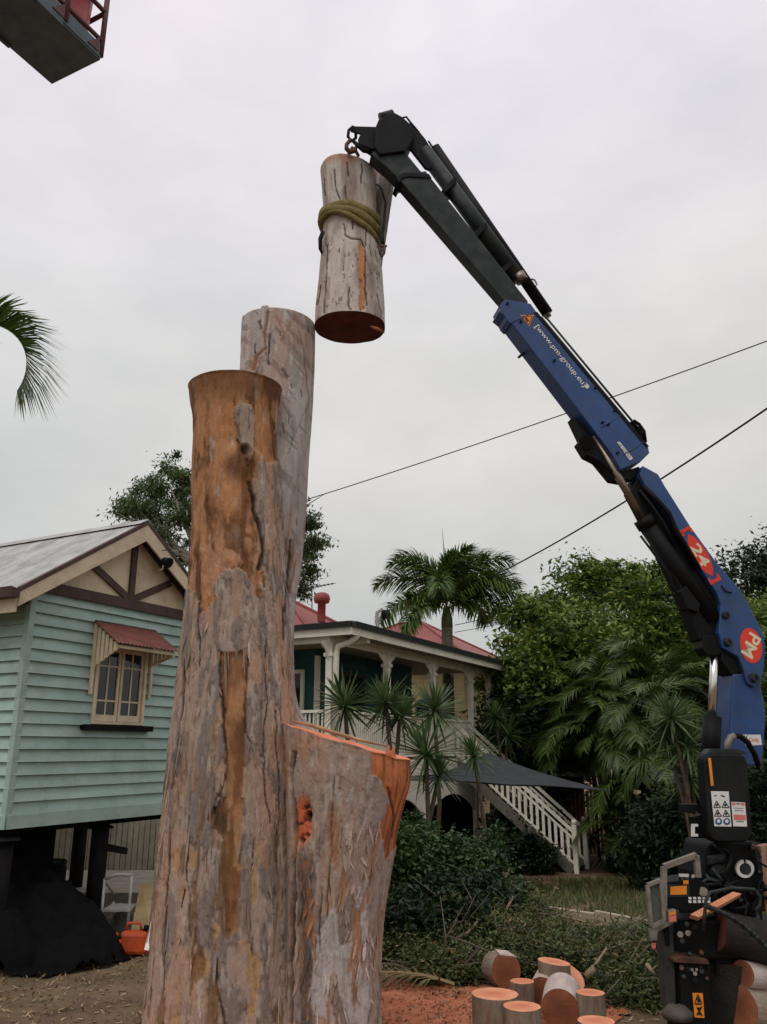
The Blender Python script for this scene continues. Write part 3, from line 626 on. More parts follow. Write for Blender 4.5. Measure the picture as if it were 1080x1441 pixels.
# weld rib on the boom
part('hose_clip', MB().tube([C(1016, 824, 0.175), C(1022, 832, 0.19), C(1030, 834, 0.175)], 0.008, 6), M_blk, mbm)
# folding cylinder
part('fold_cylinder', perp_tube(909, 735, 1003, 872, 0.105, 0.105, 0.06, 20), M_blk, crane)
part('cylinder_gland', perp_tube(905, 729, 913, 741, 0.118, 0.118, 0.06, 20), M_blk, crane)
part('cylinder_rod', perp_tube(836, 614, 911, 738, 0.046, 0.046, 0.06, 18), M_rodbrown, crane)
part('rod_eye', MB().tube([C(826, 622, 0.14), C(826, 622, -0.06)], 0.085, 18), M_blk, crane)
part('rod_link', poly_px([(815, 622), (822, 614), (842, 618), (870, 652), (876, 668), (862, 664), (846, 650), (826, 640)], 0.09, 0.16), M_blk, crane, bevel=0.01)
part('valve_block', poly_px([(957, 832), (966, 824), (986, 850), (984, 862), (968, 856)], 0.16, 0.16), M_blk, crane, bevel=0.008)
part('hydraulic_hose', MB().tube([C(902, 754, 0.12), C(920, 778, 0.16), C(944, 812, 0.15), C(946, 826, 0.15), C(956, 838, 0.14)], 0.014, 8), M_hose, crane)
part('hydraulic_hose', MB().tube([C(906, 684, 0.15), C(926, 704, 0.2), C(942, 722, 0.2), C(952, 746, 0.18), C(984, 800, 0.16)], 0.03, 8), M_hose, crane)
part('hydraulic_hose', MB().tube([C(901, 690, 0.12), C(918, 712, 0.17), C(934, 736, 0.17), C(950, 770, 0.14)], 0.022, 8), M_hose, crane)
# lift cylinder
part('lift_rod', perp_tube(1007, 905, 1002, 1016, 0.046, 0.046, 0.06, 20), M_chrome, crane)
part('lift_cylinder', perp_tube(1003, 1008, 1000, 1075, 0.095, 0.095, 0.06, 20), M_blk, crane)
part('lift_rod_head', poly_px([(990, 895), (1022, 893), (1022, 915), (1012, 922), (996, 922), (988, 912)], 0.13, 0.18), M_blk, crane, bevel=0.01)
# column
col_ = part('column', poly_px([(1032, 948), (1068, 948), (1076, 985), (1079, 1010), (1074, 1078), (1026, 1078), (1029, 1000)], 0.125, 0.30), M_blue, crane, bevel=0.02)
part('column_link', poly_px([(1014, 908), (1036, 915), (1046, 945), (1030, 950), (1016, 930)], 0.12, 0.24), M_blk, crane, bevel=0.01)
part('column_base', poly_px([(1000, 1186), (1072, 1186), (1078, 1255), (1000, 1262)], 0.16, 0.55), M_blk, crane, bevel=0.03)
# outer boom
ob = [(709, 423), (746, 428), (754, 438), (913, 629), (915, 637), (902, 650), (874, 661), (862, 640), (832, 600), (716, 449), (702, 438)]
obm = part('outer_boom', poly_px(ob, 0.16, 0.27), M_blue, crane, bevel=0.012)
part('boom_collar', poly_px([(703, 430), (711, 421), (747, 427), (755, 438), (738, 448), (719, 455), (714, 450)], 0.1625, 0.275), M_blue, obm, bevel=0.004)
part('wear_rail', poly_px([(756, 438), (914, 628), (910, 630), (752, 440)], 0.165, 0.28), M_blk, obm)
for x, y in ((838, 546), (865, 578), (848, 595), (856, 598), (780, 508), (869, 638), (733, 453), (714, 428)):
    part('bolt', MB().tube([C(x, y, 0.155), C(x, y, 0.155) + CN * 0.03], 0.016, 8), M_blk, obm)
part('hose_guard', MB().tube([C(888, 596, 0.05), C(893, 592, 0.05), C(900, 597, 0.05), (C(907, 607, 0.05)), C(909, 622, 0.05)], 0.02, 8), M_hose, obm)
part('hose_guard', MB().tube([C(886, 602, 0.0), C(892, 597, 0.0), C(898, 604, 0.0), (C(903, 612, 0.0)), C(903, 622, 0.0)], 0.03, 8), M_hose, obm)
part('stop_pin', MB().tube([C(742, 493, -0.02), C(730, 503, -0.02)], 0.016, 8), M_blk, obm)
part('rear_mount', poly_px([(808, 584), (838, 620), (876, 664), (900, 656), (904, 664), (888, 676), (866, 672), (828, 626)], 0.08, 0.22), M_blk, obm, bevel=0.01)
for dy_ in (0, 4): part('hydraulic_pipe', MB().tube([C(762 + dy_, 446 - dy_ * .8, 0.05), C(830 + dy_, 528 - dy_ * .8, 0.05), C(893 + dy_, 604 - dy_ * .8, 0.05)], 0.013, 6), M_steel, obm)
for (xa, ya, xb, yb) in ((722, 453, 748, 441), (846, 602, 874, 584), (878, 640, 906, 622)): part('weld_seam', MB().tube([C(xa, ya, 0.161), C(xb, yb, 0.161)], 0.007, 6), M_blue, obm)
# extension booms
ext = part('extension_boom', poly_px([(564, 240), (578, 233), (604, 246), (744, 424), (738, 436), (722, 440), (714, 428), (562, 252)], 0.115, 0.19), M_steel, crane, bevel=0.012)
part('extension_boom', poly_px([(522, 216), (548, 202), (566, 206), (571, 214), (593, 241), (600, 240), (604, 248), (566, 256), (546, 236)], 0.10, 0.2), M_steel, crane, bevel=0.01)
part('boom_collar', poly_px([(558, 252), (562, 245), (572, 242), (588, 243), (604, 244), (608, 250), (590, 249), (574, 248), (566, 251), (563, 257)], 0.13, 0.29), M_blk, ext, bevel=0.005)
# boom head
hd = part('boom_head', poly_px([(529, 178), (533, 168), (551, 158), (556, 158), (567, 164), (580, 176), (586, 186), (577, 204), (571, 212), (562, 213), (535, 217), (528, 206)], 0.14, 0.30), M_blk, crane, bevel=0.012)
part('nose_plate', poly_px([(494, 177), (530, 178), (536, 190), (534, 212), (507, 203), (504, 196), (508, 188), (494, 184)], 0.06, 0.025), M_blk, hd, bevel=0.004)
part('nose_plate', poly_px([(494, 177), (530, 178), (536, 190), (534, 214), (507, 205), (504, 196), (508, 188), (494, 184)], -0.06, 0.025), M_blk, hd, bevel=0.004)
part('nose_beam', poly_px([(506, 190), (536, 188), (546, 206), (528, 216), (516, 208), (506, 202)], 0.045, 0.09), M_steel, hd, bevel=0.006)
part('nose_pin', MB().tube([C(497, 182, 0.08), C(497, 182, -0.1)], 0.028, 10), M_steel, hd)
part('cross_tube', MB().tube([C(535, 165, 0.02), C(553, 160, 0.02)], 0.055, 14), M_steel, hd)
part('head_arm', poly_px([(578, 176), (584, 180), (596, 191), (604, 203), (613, 224), (606, 238), (599, 235), (577, 207), (574, 200)], 0.0, 0.05), M_blk, hd, bevel=0.006)
# hook
hk = part('hook_shackle', MB().tube([C(497, 178, 0), C(491, 183, 0), C(490, 192, 0), C(495, 198, 0), C(501, 194, 0), C(501, 184, 0), C(497, 178, 0)], 0.02, 8), M_blk, crane)
part('hook', MB().tube([C(494, 196, 0), C(488, 203, 0), C(488, 209, 0), C(493, 214, 0), C(499, 212, 0), C(502, 205, 0), C(499, 198, 0)], [0.026, .026, .03, .032, .028, .022, .014], 8), M_rust, crane)
part('hook_link', MB().tube([C(497, 198, 0), C(506, 206, 0.02), C(512, 211, 0.02), C(526, 213, 0.02)], [0.024, .03, .034, .034], 8), M_blk, crane)
# extension cylinders on top of the boom
c1 = part('extension_cylinder', perp_tube(597, 212, 730, 394, 0.10, 0.10, -0.06, 18), M_steel, crane)
part('cylinder_eye', MB().tube([C(729, 386, -0.02), C(736, 396, -0.02)], 0.08, 14), M_rodbrown, c1)
c2 = part('extension_cylinder', perp_tube(612, 208, 771, 441, 0.072, 0.072, -0.2, 16), M_blk, crane)
part('cylinder_eye', MB().tube([C(765, 434, -0.22), C(772, 446, -0.22)], 0.045, 12), M_rodbrown, c2)
part('hose_loop', MB().tube([C(748, 392, -0.22), C(753, 394, -0.22), C(756, 400, -0.22), C(753, 404, -0.22), C(750, 398, -0.22)], 0.012, 6), M_rodbrown, c2)
part('hose', MB().tube([C(598, 200, -0.1), C(625, 240, -0.12), C(655, 280, -0.16), C(680, 302, -0.2), C(684, 306, -0.2)], 0.012, 6), M_hose, c2)
part('hose', MB().tube([C(603, 198, -0.2), C(625, 228, -0.24), C(650, 262, -0.24), C(700, 335, -0.24), C(748, 396, -0.24)], 0.012, 6), M_hose, c2)
part('manifold', poly_px([(576, 172), (584, 176), (600, 196), (606, 208), (596, 206), (580, 184)], -0.1, 0.16), M_steel, hd, bevel=0.008)
part('hose', MB().tube([C(566, 166, -0.05), C(572, 164, -0.05), C(578, 172, -0.05), C(590, 186, -0.08)], 0.013, 6), M_hose, hd)
for t_ in (0.25, 0.55, 0.8):
    x, y = 604 + (752 - 604) * t_, 205 + (414 - 205) * t_
    part('tube_clamp', poly_px([(x - 18, y + 7), (x - 2, y - 8), (x + 2, y - 2), (x - 14, y + 13)], 0.06, 0.34), M_blk, c1, bevel=0.004)
# lettering and signs on the booms
bx = C(828, 545, 0.2) - C(757, 458, 0.2); by = np.cross(CN, bx)
if by[2] < 0: by = -by
bwid = np.linalg.norm(C(829, 546, 0.2) - C(752, 458, 0.2))
text_part('web_address', '[www.pm-group.eu]', C(789, 500.5, 0.1635), bx, by, bwid * 0.94, 0.085, M_white, obm, bold=0.008)
mb = MB(); cdt = C(826.5, 543.5, 0.1635); bxn, byn = bx / np.linalg.norm(bx), by / np.linalg.norm(by)
mb.add([cdt + 0.028 * (math.cos(a) * bxn + math.sin(a) * byn) for a in np.linspace(0, 2 * PI, 17)[:-1]], [tuple(range(16))]); part('logo_dot', mb, M_white, obm)
def tri(mat, name, pts, off, par): mb = MB(); mb.add([C(x, y, off) for x, y in pts], [(0, 1, 2)]); return part(name, mb, mat, par)
ws = tri(M_or, 'warning_sign', [(732.5, 443), (751.5, 443), (745, 459.5)], 0.1635, obm)
for a, b in (((735, 444.8), (749.4, 444.8)), ((749.4, 444.8), (744.4, 457)), ((744.4, 457), (735, 444.8))):
    part('warning_border', MB().bar(C(*a, 0.1635), C(*b, 0.1635), 0.008, 0.003, up=CN), M_ink, ws)
part('warning_symbol', MB().bar(C(740, 446.5, 0.1645), C(744, 452, 0.1645), 0.025, 0.003, up=CN), M_ink, ws)
def quad(name, pts, off, mat, par): mb = MB(); mb.add([C(x, y, off) for x, y in pts], [(0, 1, 2, 3)]); return part(name, mb, mat, par)
ls = quad('label_strip', [(868.5, 622), (872.5, 621.5), (891.5, 645), (887, 648)], 0.1645, M_white, obm)
lx = C(890, 646, .165) - C(870, 622, .165); ly = np.cross(CN, lx); ly = ly if ly[2] > 0 else -ly
text_part('label_text', 'OIL CONTROL', C(879.7, 634.3, 0.1655), lx, ly, np.linalg.norm(lx) * 0.85, 0.03, M_ink, ls)
# 24 emblem
kx = C(992, 796, .18) - C(972, 762, .18); ky = np.cross(CN, kx); ky = ky if ky[2] > 0 else -ky
kxn, kyn = kx / np.linalg.norm(kx), ky / np.linalg.norm(ky); kc = C(986, 781, 0.1735)
prof = [(-0.27, 0), (-0.2, 0.055), (-0.1, 0.085), (0, 0.092), (0.1, 0.085), (0.2, 0.055), (0.27, 0), (0.2, -0.055), (0.1, -0.085), (0, -0.092), (-0.1, -0.085), (-0.2, -0.055)]
em = MB(); em.add([kc + kxn * a + kyn * b for a, b in prof], [tuple(range(12))]); emb = part('number_emblem', em, M_red, mbm)
for s_ in (-1, 1):
    em = MB(); base = kc + kxn * s_ * 0.325
    for a0, a1, b0, b1 in ((-0.02, 0.02, -0.075, 0.075), (-0.035 * s_ - 0.022, -0.035 * s_ + 0.022, 0.045, 0.075), (-0.035 * s_ - 0.022, -0.035 * s_ + 0.022, -0.075, -0.045)):
        em.add([base + kxn * a + kyn * b + CN * 0.0005 * (abs(a0) > 0.02) for a, b in ((a0, b0), (a1, b0), (a1, b1), (a0, b1))], [(0, 1, 2, 3)])
    part('emblem_bracket', em, M_red, emb)
text_part('emblem_number', '24', kc + CN * 0.002, kxn, kyn, 0.27, 0.125, M_cream, emb, bold=0.03)
# round PM emblem
pc = C(1057.5, 908.5, 0.1735); rx_, rz_ = np.linalg.norm(C(1073, 908, .18) - C(1042, 908, .18)) / 2, np.linalg.norm(C(1057, 884, .18) - C(1057, 933, .18)) / 2
ux = C(1070, 908, .18) - C(1044, 908, .18); ux = ux / np.linalg.norm(ux); uz = np.array([0, 0, 1.0])
em = MB(); em.add([pc + ux * rx_ * math.cos(a) + uz * rz_ * math.sin(a) for a in np.linspace(0, 2 * PI, 33)[:-1]], [tuple(range(32))]); pme = part('round_emblem', em, M_red, mbm)
tx = C(1051, 925, .18) - C(1065, 893, .18); text_part('emblem_letters', 'PM', pc + CN * 0.002, tx, ux + 0.25 * uz, 0.27, 0.15, M_cream, pme, bold=0.022)
# sticker on the column
st_ = quad('name_sticker', [(1045, 1034), (1071, 1034), (1073, 1048.5), (1050, 1049.5)], 0.128, M_white, col_)
text_part('sticker_letters', 'K', C(1051.5, 1040, 0.129), ux, uz, 0.05, 0.075, M_ink, st_, bold=0.01)
text_part('sticker_script', 'Cindy', C(1062, 1042, 0.129), ux, uz + 0.05 * ux, 0.11, 0.06, M_red, st_, bold=0.01)
# oil tank
def rrect(x0, y0, x1, y1, r, n=5):
    out = []
    for cx_, cy_, a0 in ((x1 - r, y0 + r, -90), (x1 - r, y1 - r, 0), (x0 + r, y1 - r, 90), (x0 + r, y0 + r, 180)):
        for i in range(n + 1):
            a = math.radians(a0 + 90 * i / n); out.append((cx_ + r * math.cos(a), cy_ + r * math.sin(a)))
    return out
tank = part('oil_tank', poly_px([(x + (1185 - y) * -0.07, y) for x, y in rrect(999, 1059, 1061, 1186, 14)], 0.52, 0.16), M_blk, crane, bevel=0.03)
part('tank_flange', poly_px([(x + (1185 - y) * -0.07, y) for x, y in rrect(1000, 1062, 1060, 1184, 13)], 0.535, 0.03), M('black_tank_face', srgb(24, 27, 28), srgb(16, 18, 19), rough=0.6, spec=0.2, scale=3, bump=0.15, dirt=srgb(60, 58, 52), damt=0.3), tank, bevel=0.01)
def tq(name, pts, off, mat, par): return quad(name, pts, off, mat, par)
part('reflector_case', poly_px([(995.5, 1066), (1002, 1066), (1006.5, 1107), (1000, 1107)], 0.548, 0.012), M_ink, tank)
tq('reflector', [(997, 1067), (1001, 1067), (1005, 1106), (1001, 1106)], 0.552, M_or, tank)
wl = tq('warning_label', [(1001, 1113.5), (1026, 1114), (1030, 1163.5), (1006, 1163)], 0.539, M_white, tank)
def lab(u, v): a = np.array([1001, 1113.5]) + np.array([25, 0.4]) * u + np.array([4.6, 49.5]) * v; return a
for u, v in ((0.27, 0.37), (0.74, 0.37), (0.27, 0.62), (0.74, 0.62)):
    for p0, p1 in (((-.2, .09), (.2, .09)), ((.2, .09), (0, -.09)), ((0, -.09), (-.2, .09))):
        part('hazard_triangle', MB().bar(C(*lab(u + p0[0], v + p0[1]), .541), C(*lab(u + p1[0], v + p1[1]), .541), 0.008, 0.002, up=CN), M_ink, wl)
    part('hazard_symbol', MB().bar(C(*lab(u - .04, v + .05), .541), C(*lab(u + .04, v - .01), .541), 0.02, 0.002, up=CN), M_ink, wl)
for u in (0.28, 0.74):
    mb = MB(); mb.add([C(*(lab(u, .86) + np.array([5 * math.cos(a), 5 * math.sin(a)])), .541) for a in np.linspace(0, 2 * PI, 19)[:-1]], [tuple(range(18))]); dsc = part('duty_symbol', mb, M_bluei, wl)
    mb = MB(); mb.add([C(*(lab(u, .85) + np.array([2.6 * math.cos(a), 2.6 * math.sin(a)])), .5425) for a in np.linspace(0, 2 * PI, 13)[:-1]], [tuple(range(12))]); part('duty_figure', mb, M_white, wl)
part('label_mark', MB().bar(C(*lab(.55, .12), .541), C(*lab(.75, .15), .541), 0.012, 0.002, up=CN), M_ink, wl); part('label_mark', MB().bar(C(*lab(.15, .14), .541), C(*lab(.3, .12), .541), 0.008, 0.002, up=CN), M_ink, wl)
rl = tq('danger_label', [(1029.5, 1128.5), (1049, 1129.5), (1052, 1163.5), (1032.5, 1163)], 0.539, M_white, tank)
def lab2(u, v): return np.array([1029.5, 1128.5]) + np.array([19.5, 0.8]) * u + np.array([3, 34.4]) * v
for (u0, v0, u1, v1, mm) in ((.06, .02, .3, .13, M_pink), (.7, .02, .96, .13, M_pink), (.1, .52, .95, .74, M_pink), (.25, .78, .8, .81, M_ink), (.2, .24, .85, .26, M_ink), (.2, .34, .85, .36, M_ink), (.35, .05, .65, .09, M_ink)):
    tq('label_print', [lab2(u0, v0), lab2(u1, v0), lab2(u1, v1), lab2(u0, v1)], 0.541, mm, rl)
part('tank_hose', MB().tube([C(1025, 1056, 0.4), C(1026, 1043, 0.4), C(1031, 1036, 0.4), C(1042, 1036, 0.4), C(1052, 1044, 0.38), C(1062, 1060, 0.36), C(1068, 1078, 0.3)], 0.03, 10), M_hose, tank)
part('tank_elbow', MB().tube([C(1024, 1060, 0.41), C(1025, 1046, 0.41), C(1029, 1038, 0.41), C(1034, 1036, 0.41)], 0.036, 10), M_alu, tank)
part('tank_top_plate', poly_px([(1000, 1054), (1040, 1054), (1054, 1061), (994, 1061)], 0.45, 0.12), M_steel, tank, bevel=0.005)
part('tank_bracket', poly_px([(962, 1132), (984, 1132), (984, 1141), (975, 1145), (962, 1141)], 0.4, 0.1), M_blk, tank, bevel=0.004)
part('white_hook', poly_px([(975, 1160), (983, 1160), (983, 1163.5), (978.5, 1163.5), (978.5, 1174), (983, 1174), (983, 1177.5), (975, 1177.5)], 0.42, 0.03), M_white, tank)
part('tank_strut', poly_px([(976, 1150), (990, 1146), (994, 1180), (980, 1180)], 0.38, 0.1), M_blk, tank, bevel=0.004)
# lower machinery
low = part('slew_housing', poly_px([(998, 1190), (1010, 1182), (1062, 1184), (1072, 1200), (1076, 1300), (990, 1300), (988, 1230)], 0.30, 0.5), M_blk, crane, bevel=0.03)
ring = MB()
for k in range(28):
    if k in (6, 7): continue
    a0, a1 = 2 * PI * k / 28, 2 * PI * (k + 1) / 28
    ring.prism([C(1049.5 + r * math.cos(a), 1223 - r * math.sin(a) * 1.02, 0.345) for r, a in ((12.6, a0), (12.6, a1), (8.2, a1), (8.2, a0))], -CN * 0.03)
part('white_ring', ring, M_white, low)
part('ring_hub', MB().tube([C(1049.5, 1223, 0.34), C(1049.5, 1223, 0.28)], 0.055, 18), M_steel, low)
for (pts, r) in (([(1014, 1196), (1022, 1206), (1018, 1222), (1004, 1232)], 0.022), ([(1030, 1190), (1028, 1205), (1012, 1214), (1000, 1240)], 0.016), ([(1040, 1240), (1020, 1246), (1006, 1262), (998, 1290)], 0.018), ([(1062, 1196), (1072, 1230), (1066, 1262), (1050, 1300)], 0.02)):
    part('hydraulic_hose', MB().tube([C(x, y, 0.36) for x, y in pts], r, 8), M_hose, low)
part('valve_bank', poly_px([(1002, 1206), (1020, 1202), (1024, 1228), (1004, 1232)], 0.38, 0.12), M_steel, low, bevel=0.01)
box = part('control_box', poly_px([(937, 1242), (980, 1236), (997, 1244), (1000, 1264), (1000, 1288), (938, 1278)], 0.55, 0.3), M_blk, crane, bevel=0.01)
part('control_panel', poly_px([(939, 1245), (971, 1246), (971, 1262), (939, 1263)], 0.56, 0.02), M_steel, box)
tq('orange_plate', [(944, 1248), (967, 1246.5), (967, 1259), (944, 1259.5)], 0.564, M_or, box)
tq('orange_plate', [(962, 1239), (969.5, 1239), (969.5, 1244.5), (962, 1244.5)], 0.57, M_or, box)
part('gauge', MB().tube([C(990, 1255, 0.552), C(990, 1255, 0.565)], 0.042, 16), M_alu, box)
for k in range(5):
    for r_ in range(2):
        tq('lever_tag', [(969 + 6.6 * k, 1262.5 + 4.6 * r_), (973.4 + 6.6 * k, 1262.5 + 4.6 * r_), (974.2 + 6.6 * k, 1266 + 5 * r_), (969.8 + 6.6 * k, 1266 + 5 * r_)], 0.556, M_white, box)
for k in range(4): part('control_lever', MB().tube([C(958 + 7 * k, 1244, 0.5), C(957 + 7 * k, 1233, 0.53)], 0.009, 8), M_blk, box)
tq('white_tag', [(956, 1229.5), (970, 1230), (970, 1234.5), (956, 1234)], 0.56, M_white, box); tq('white_tag', [(974, 1231), (980, 1231), (980, 1235), (974, 1235)], 0.56, M_white, box)
def frame_px(name, pts, w, off, par, closed=True):
    n = len(pts)
    for i in range(n if closed else n - 1):
        part(name, MB().bar(C(*pts[i], off), C(*pts[(i + 1) % n], off), w, w * 0.9, up=CN), M_alu, par, bevel=0.003)
g1 = thing('guard_frame', 'pale aluminium guard frame above the crane control levers', 'guard', PZ(940, 1440)); frame_px('frame_rail', [(934.5, 1290), (934.5, 1220), (980, 1203.5), (983, 1235)], 0.05, 0.6, g1, False)
part('guard_post', MB().bar(C(937, 1286, 0.58), C(940, 1330, 0.55), 0.04, 0.04), M_blk, g1)
g2 = thing('mudguard_frame', 'grey mesh panel in pale frame at the truck corner', 'panel', PZ(925, 1440)); frame_px('frame_rail', [(911.5, 1246), (930, 1239), (935, 1296), (917, 1304)], 0.035, 0.66, g2)
part('mesh_panel', poly_px([(912.5, 1247), (929.5, 1240.5), (934.5, 1295.5), (917.5, 1303)], 0.645, 0.012), M('grey_mesh', srgb(92, 92, 88), srgb(66, 66, 62), scale=40), g2)
part('tail_lamp', poly_px([(941, 1283), (952, 1280), (953, 1298), (942, 1299)], 0.66, 0.06), M_alu, g2, bevel=0.004)
tq('lamp_lens', [(942, 1290), (952, 1288), (952.5, 1296.5), (942.5, 1298)], 0.664, M_pink, g2); tq('lamp_lens', [(942, 1284.5), (951.5, 1282), (951.5, 1287), (942, 1289)], 0.664, M_or, g2)
part('corner_rail', MB().bar(C(917, 1312, 0.62), C(946, 1296, 0.62), 0.035, 0.035), M_alu, g2)
part('corner_plate', poly_px([(915, 1308), (926, 1308), (925, 1324), (916, 1324)], 0.66, 0.03), M_alu, g2); tq('corner_lens', [(917.5, 1327), (923.5, 1327), (923, 1335), (918, 1335)], 0.63, M_pink, g2)
# stabiliser leg
leg = part('stabiliser_leg', poly_px([(957, 1352), (1000, 1352), (1002, 1470), (962, 1470)], 0.62, 0.3), M_blk, crane, bevel=0.015)
part('leg_cap', poly_px([(949, 1350), (958, 1346), (996, 1350), (999, 1358), (950, 1355)], 0.66, 0.3), M_rust, leg, bevel=0.006)
part('leg_tube', poly_px([(931, 1300), (948, 1300), (953, 1420), (940, 1420)], 0.55, 0.14), M('muddy_steel', srgb(64, 62, 56), srgb(38, 37, 34), scale=8, rough=0.85), leg, bevel=0.01)
part('leg_foot', MB().lathe([(0.02, -0.03), (0.13, -0.02), (0.14, 0.03), (0.07, 0.09), (0.02, 0.1)], 18, tuple(C(954, 1430, 0.6))), M('muddy_foot', srgb(86, 78, 70), srgb(54, 50, 44), scale=7), leg)
sk = tq('caution_sticker', [(975, 1397.5), (989.5, 1398), (992, 1433), (978, 1432)], 0.624, M_or, leg)
for p0, p1, w in (((978, 1413), (988.5, 1413.5), .012), ((979, 1411), (982.5, 1400), .01), ((982.5, 1400), (988, 1411.5), .01), ((983, 1404), (984.5, 1411), .03), ((981, 1418), (989, 1430), .012), ((988, 1417), (981.5, 1429), .014), ((984, 1418), (985.5, 1429), .02)):
    part('sticker_print', MB().bar(C(*p0, .6255), C(*p1, .6255), w, 0.002, up=CN), M_ink, sk)
part('outrigger_beam', poly_px([(945, 1296), (1080, 1296), (1100, 1352), (950, 1350)], 0.45, 0.4), M_blk, crane, bevel=0.02)

# hoses, pipes and fittings crowding the base
hr = random.Random(5)
for k in range(34):
    x0, y0 = hr.uniform(992, 1078), hr.uniform(1188, 1290); x1, y1 = x0 + hr.uniform(-34, 34), y0 + hr.uniform(10, 46); o_ = hr.uniform(0.31, 0.42)
    if min(math.hypot((x0 * (1 - q_) + x1 * q_) - 1049, (y0 * (1 - q_) + y1 * q_) - 1223) for q_ in (0, .25, .5, .75, 1)) < 24: continue
    part('hydraulic_hose', MB().tube([C(x0, y0, o_ - 0.06), C(x0 + hr.uniform(-8, 8), y0 + 8, o_ + 0.03), C((x0 + x1) / 2 + hr.uniform(-9, 9), (y0 + y1) / 2, o_ + 0.05), C(x1, y1, o_), C(x1, y1 + 4, o_ - 0.08)], hr.choice([0.012, 0.016, 0.02]), 7), hr.choice([M_hose, M_hose, M_steel]), low)
for k in range(26):
    x0, y0 = hr.choice([(hr.uniform(998, 1074), hr.uniform(1190, 1296)), (hr.uniform(952, 1000), hr.uniform(1292, 1345)), (hr.uniform(960, 1000), hr.uniform(1362, 1392))]); o_ = 0.36 if y0 < 1290 else 0.6
    part('fitting', MB().tube([C(x0, y0, o_ - 0.05), C(x0 + hr.uniform(-2, 2), y0 + hr.uniform(-2, 2), o_ + 0.04)], hr.uniform(0.012, 0.03), 6), hr.choice([M_steel, M_alu, M_rust, M_blk]), low)
# truck tray beside the crane, with logs lying on it
tray = thing('truck_tray', 'black truck tray edge below the crane column', 'truck', C(1090, 1470, 0.2))
part('side_rail', MB().bar(C(1000, 1345, 0.3), C(1120, 1352, 0.3), 0.2, 0.3), M_blk, tray, bevel=0.01)
part('wheel_guard', poly_px([(960, 1300), (1000, 1290), (1120, 1300), (1120, 1345), (965, 1350)], 0.2, 0.7), M_blk, tray, bevel=0.02)
part('upright_post', poly_px([(1071, 1191), (1085, 1188), (1090, 1280), (1078, 1284)], 0.25, 0.1), M('rusty_cream_steel', srgb(178, 142, 120), srgb(126, 84, 66), scale=9), tray, bevel=0.006)
part('cable_rail', MB().tube([C(990, 1310, 0.75), C(994, 1268, 0.75), C(1000, 1256, 0.75), C(1030, 1250, 0.7), C(1062, 1252, 0.65), C(1070, 1262, 0.6), C(1070, 1274, 0.6), C(1063, 1282, 0.6)], 0.016, 8), M_steel, tray)
mb = MB()
for k in range(16):
    t_ = k / 15; x, y = 996 + 88 * t_, 1276 + 62 * t_ - 9 * math.sin(PI * t_); a, b = C(x - 3.4, y - 2.6, 0.74), C(x + 3.4, y + 2.6, 0.74)
    mb.tube([a, (a + b) / 2 + CN * 0.012 * (-1) ** k, b], [0.018, 0.026, 0.018], 6)
part('chain', mb, M_steel, tray)
# ---------------------------------------------------------------- ground
def grid_mesh(name, xs, ys, fz, mask=None, col=None):
    X, Yv = np.meshgrid(xs, ys); Zv = fz(X, Yv); V = np.stack([X, Yv, Zv], -1).reshape(-1, 3); n = len(xs); m = len(ys)
    i = np.arange(m - 1)[:, None] * n; k = np.arange(n - 1)[None]
    Fc = np.stack([(i + k).ravel(), (i + k + 1).ravel(), (i + n + k + 1).ravel(), (i + n + k).ravel()], 1)
    if mask is not None:
        keep = mask(X, Yv).ravel(); Fc = Fc[keep[Fc].all(1)]
    return np_mesh(name, V, Fc)
xs = np.concatenate([np.linspace(-900, -40, 8), np.linspace(-30, -13, 8), np.linspace(-12, 12, 160), np.linspace(13, 30, 8), np.linspace(40, 900, 8)])
ys = np.concatenate([np.linspace(-200, -10, 5), np.linspace(-2, 6, 8), np.linspace(6.3, 20, 140), np.linspace(21, 60, 30), np.linspace(80, 1500, 10)])
def gfun(X, Yv): return gz(X, Yv) + np.where((np.abs(X) < 12) & (Yv > 6) & (Yv < 20), 0.035 * fbm(X * 1.3, Yv * 1.3, 0, 501, 4) - 0.01, -0.01)
M_dirt = M('bare_soil', srgb(132, 110, 90), srgb(86, 71, 58), rough=0.95, scale=1.6, bump=0.7, bscale=22, spec=0.1, dirt=srgb(92, 96, 58), dscale=0.6, damt=0.7)
solo('ground', grid_mesh('ground', xs, ys, gfun), M_dirt, kind='structure')
def gh(x, y): return float(gfun(np.array([x]), np.array([y]))[0])

# ---------------------------------------------------------------- weatherboard house on stumps (beside the felled tree)
M_teal = M('teal_weatherboard_paint', srgb(170, 193, 184), srgb(150, 176, 168), rough=0.6, scale=1.6, stretch=(1, 1, 3), bump=0.12, bscale=30, rv=0.06, dirt=srgb(126, 140, 130), dscale=2.4, damt=0.6)
M_trim = M('cream_trim_paint', srgb(222, 206, 178), srgb(202, 184, 154), rough=0.6, scale=3, bump=0.1, dirt=srgb(150, 136, 112), dscale=3, damt=0.35)
M_brown = M('brown_timber_paint', srgb(84, 58, 50), srgb(62, 42, 38), rough=0.6, scale=5, bump=0.15)
M_iron = M('weathered_iron_roof', srgb(192, 192, 190), srgb(156, 155, 153), rough=0.6, scale=1.4, stretch=(1, 3, 1), bump=0.1, dirt=srgb(118, 112, 106), dscale=2.2, damt=0.8, metal=0.1)
M_rediron = M('red_awning_iron', srgb(128, 72, 62), srgb(96, 54, 47), rough=0.65, scale=5, bump=0.15, dirt=srgb(150, 104, 90), dscale=7, damt=0.5)
M_glass, t_, b_ = mat_nodes('window_glass'); b_.inputs['Base Color'].default_value = (0.012, 0.014, 0.014, 1); b_.inputs['Roughness'].default_value = 0.06; b_.inputs['Specular IOR Level'].default_value = 0.6
M_darkwood = M('dark_stump_timber', srgb(27, 25, 25), srgb(16, 15, 15), rough=0.85, spec=0.15, scale=6, bump=0.3)

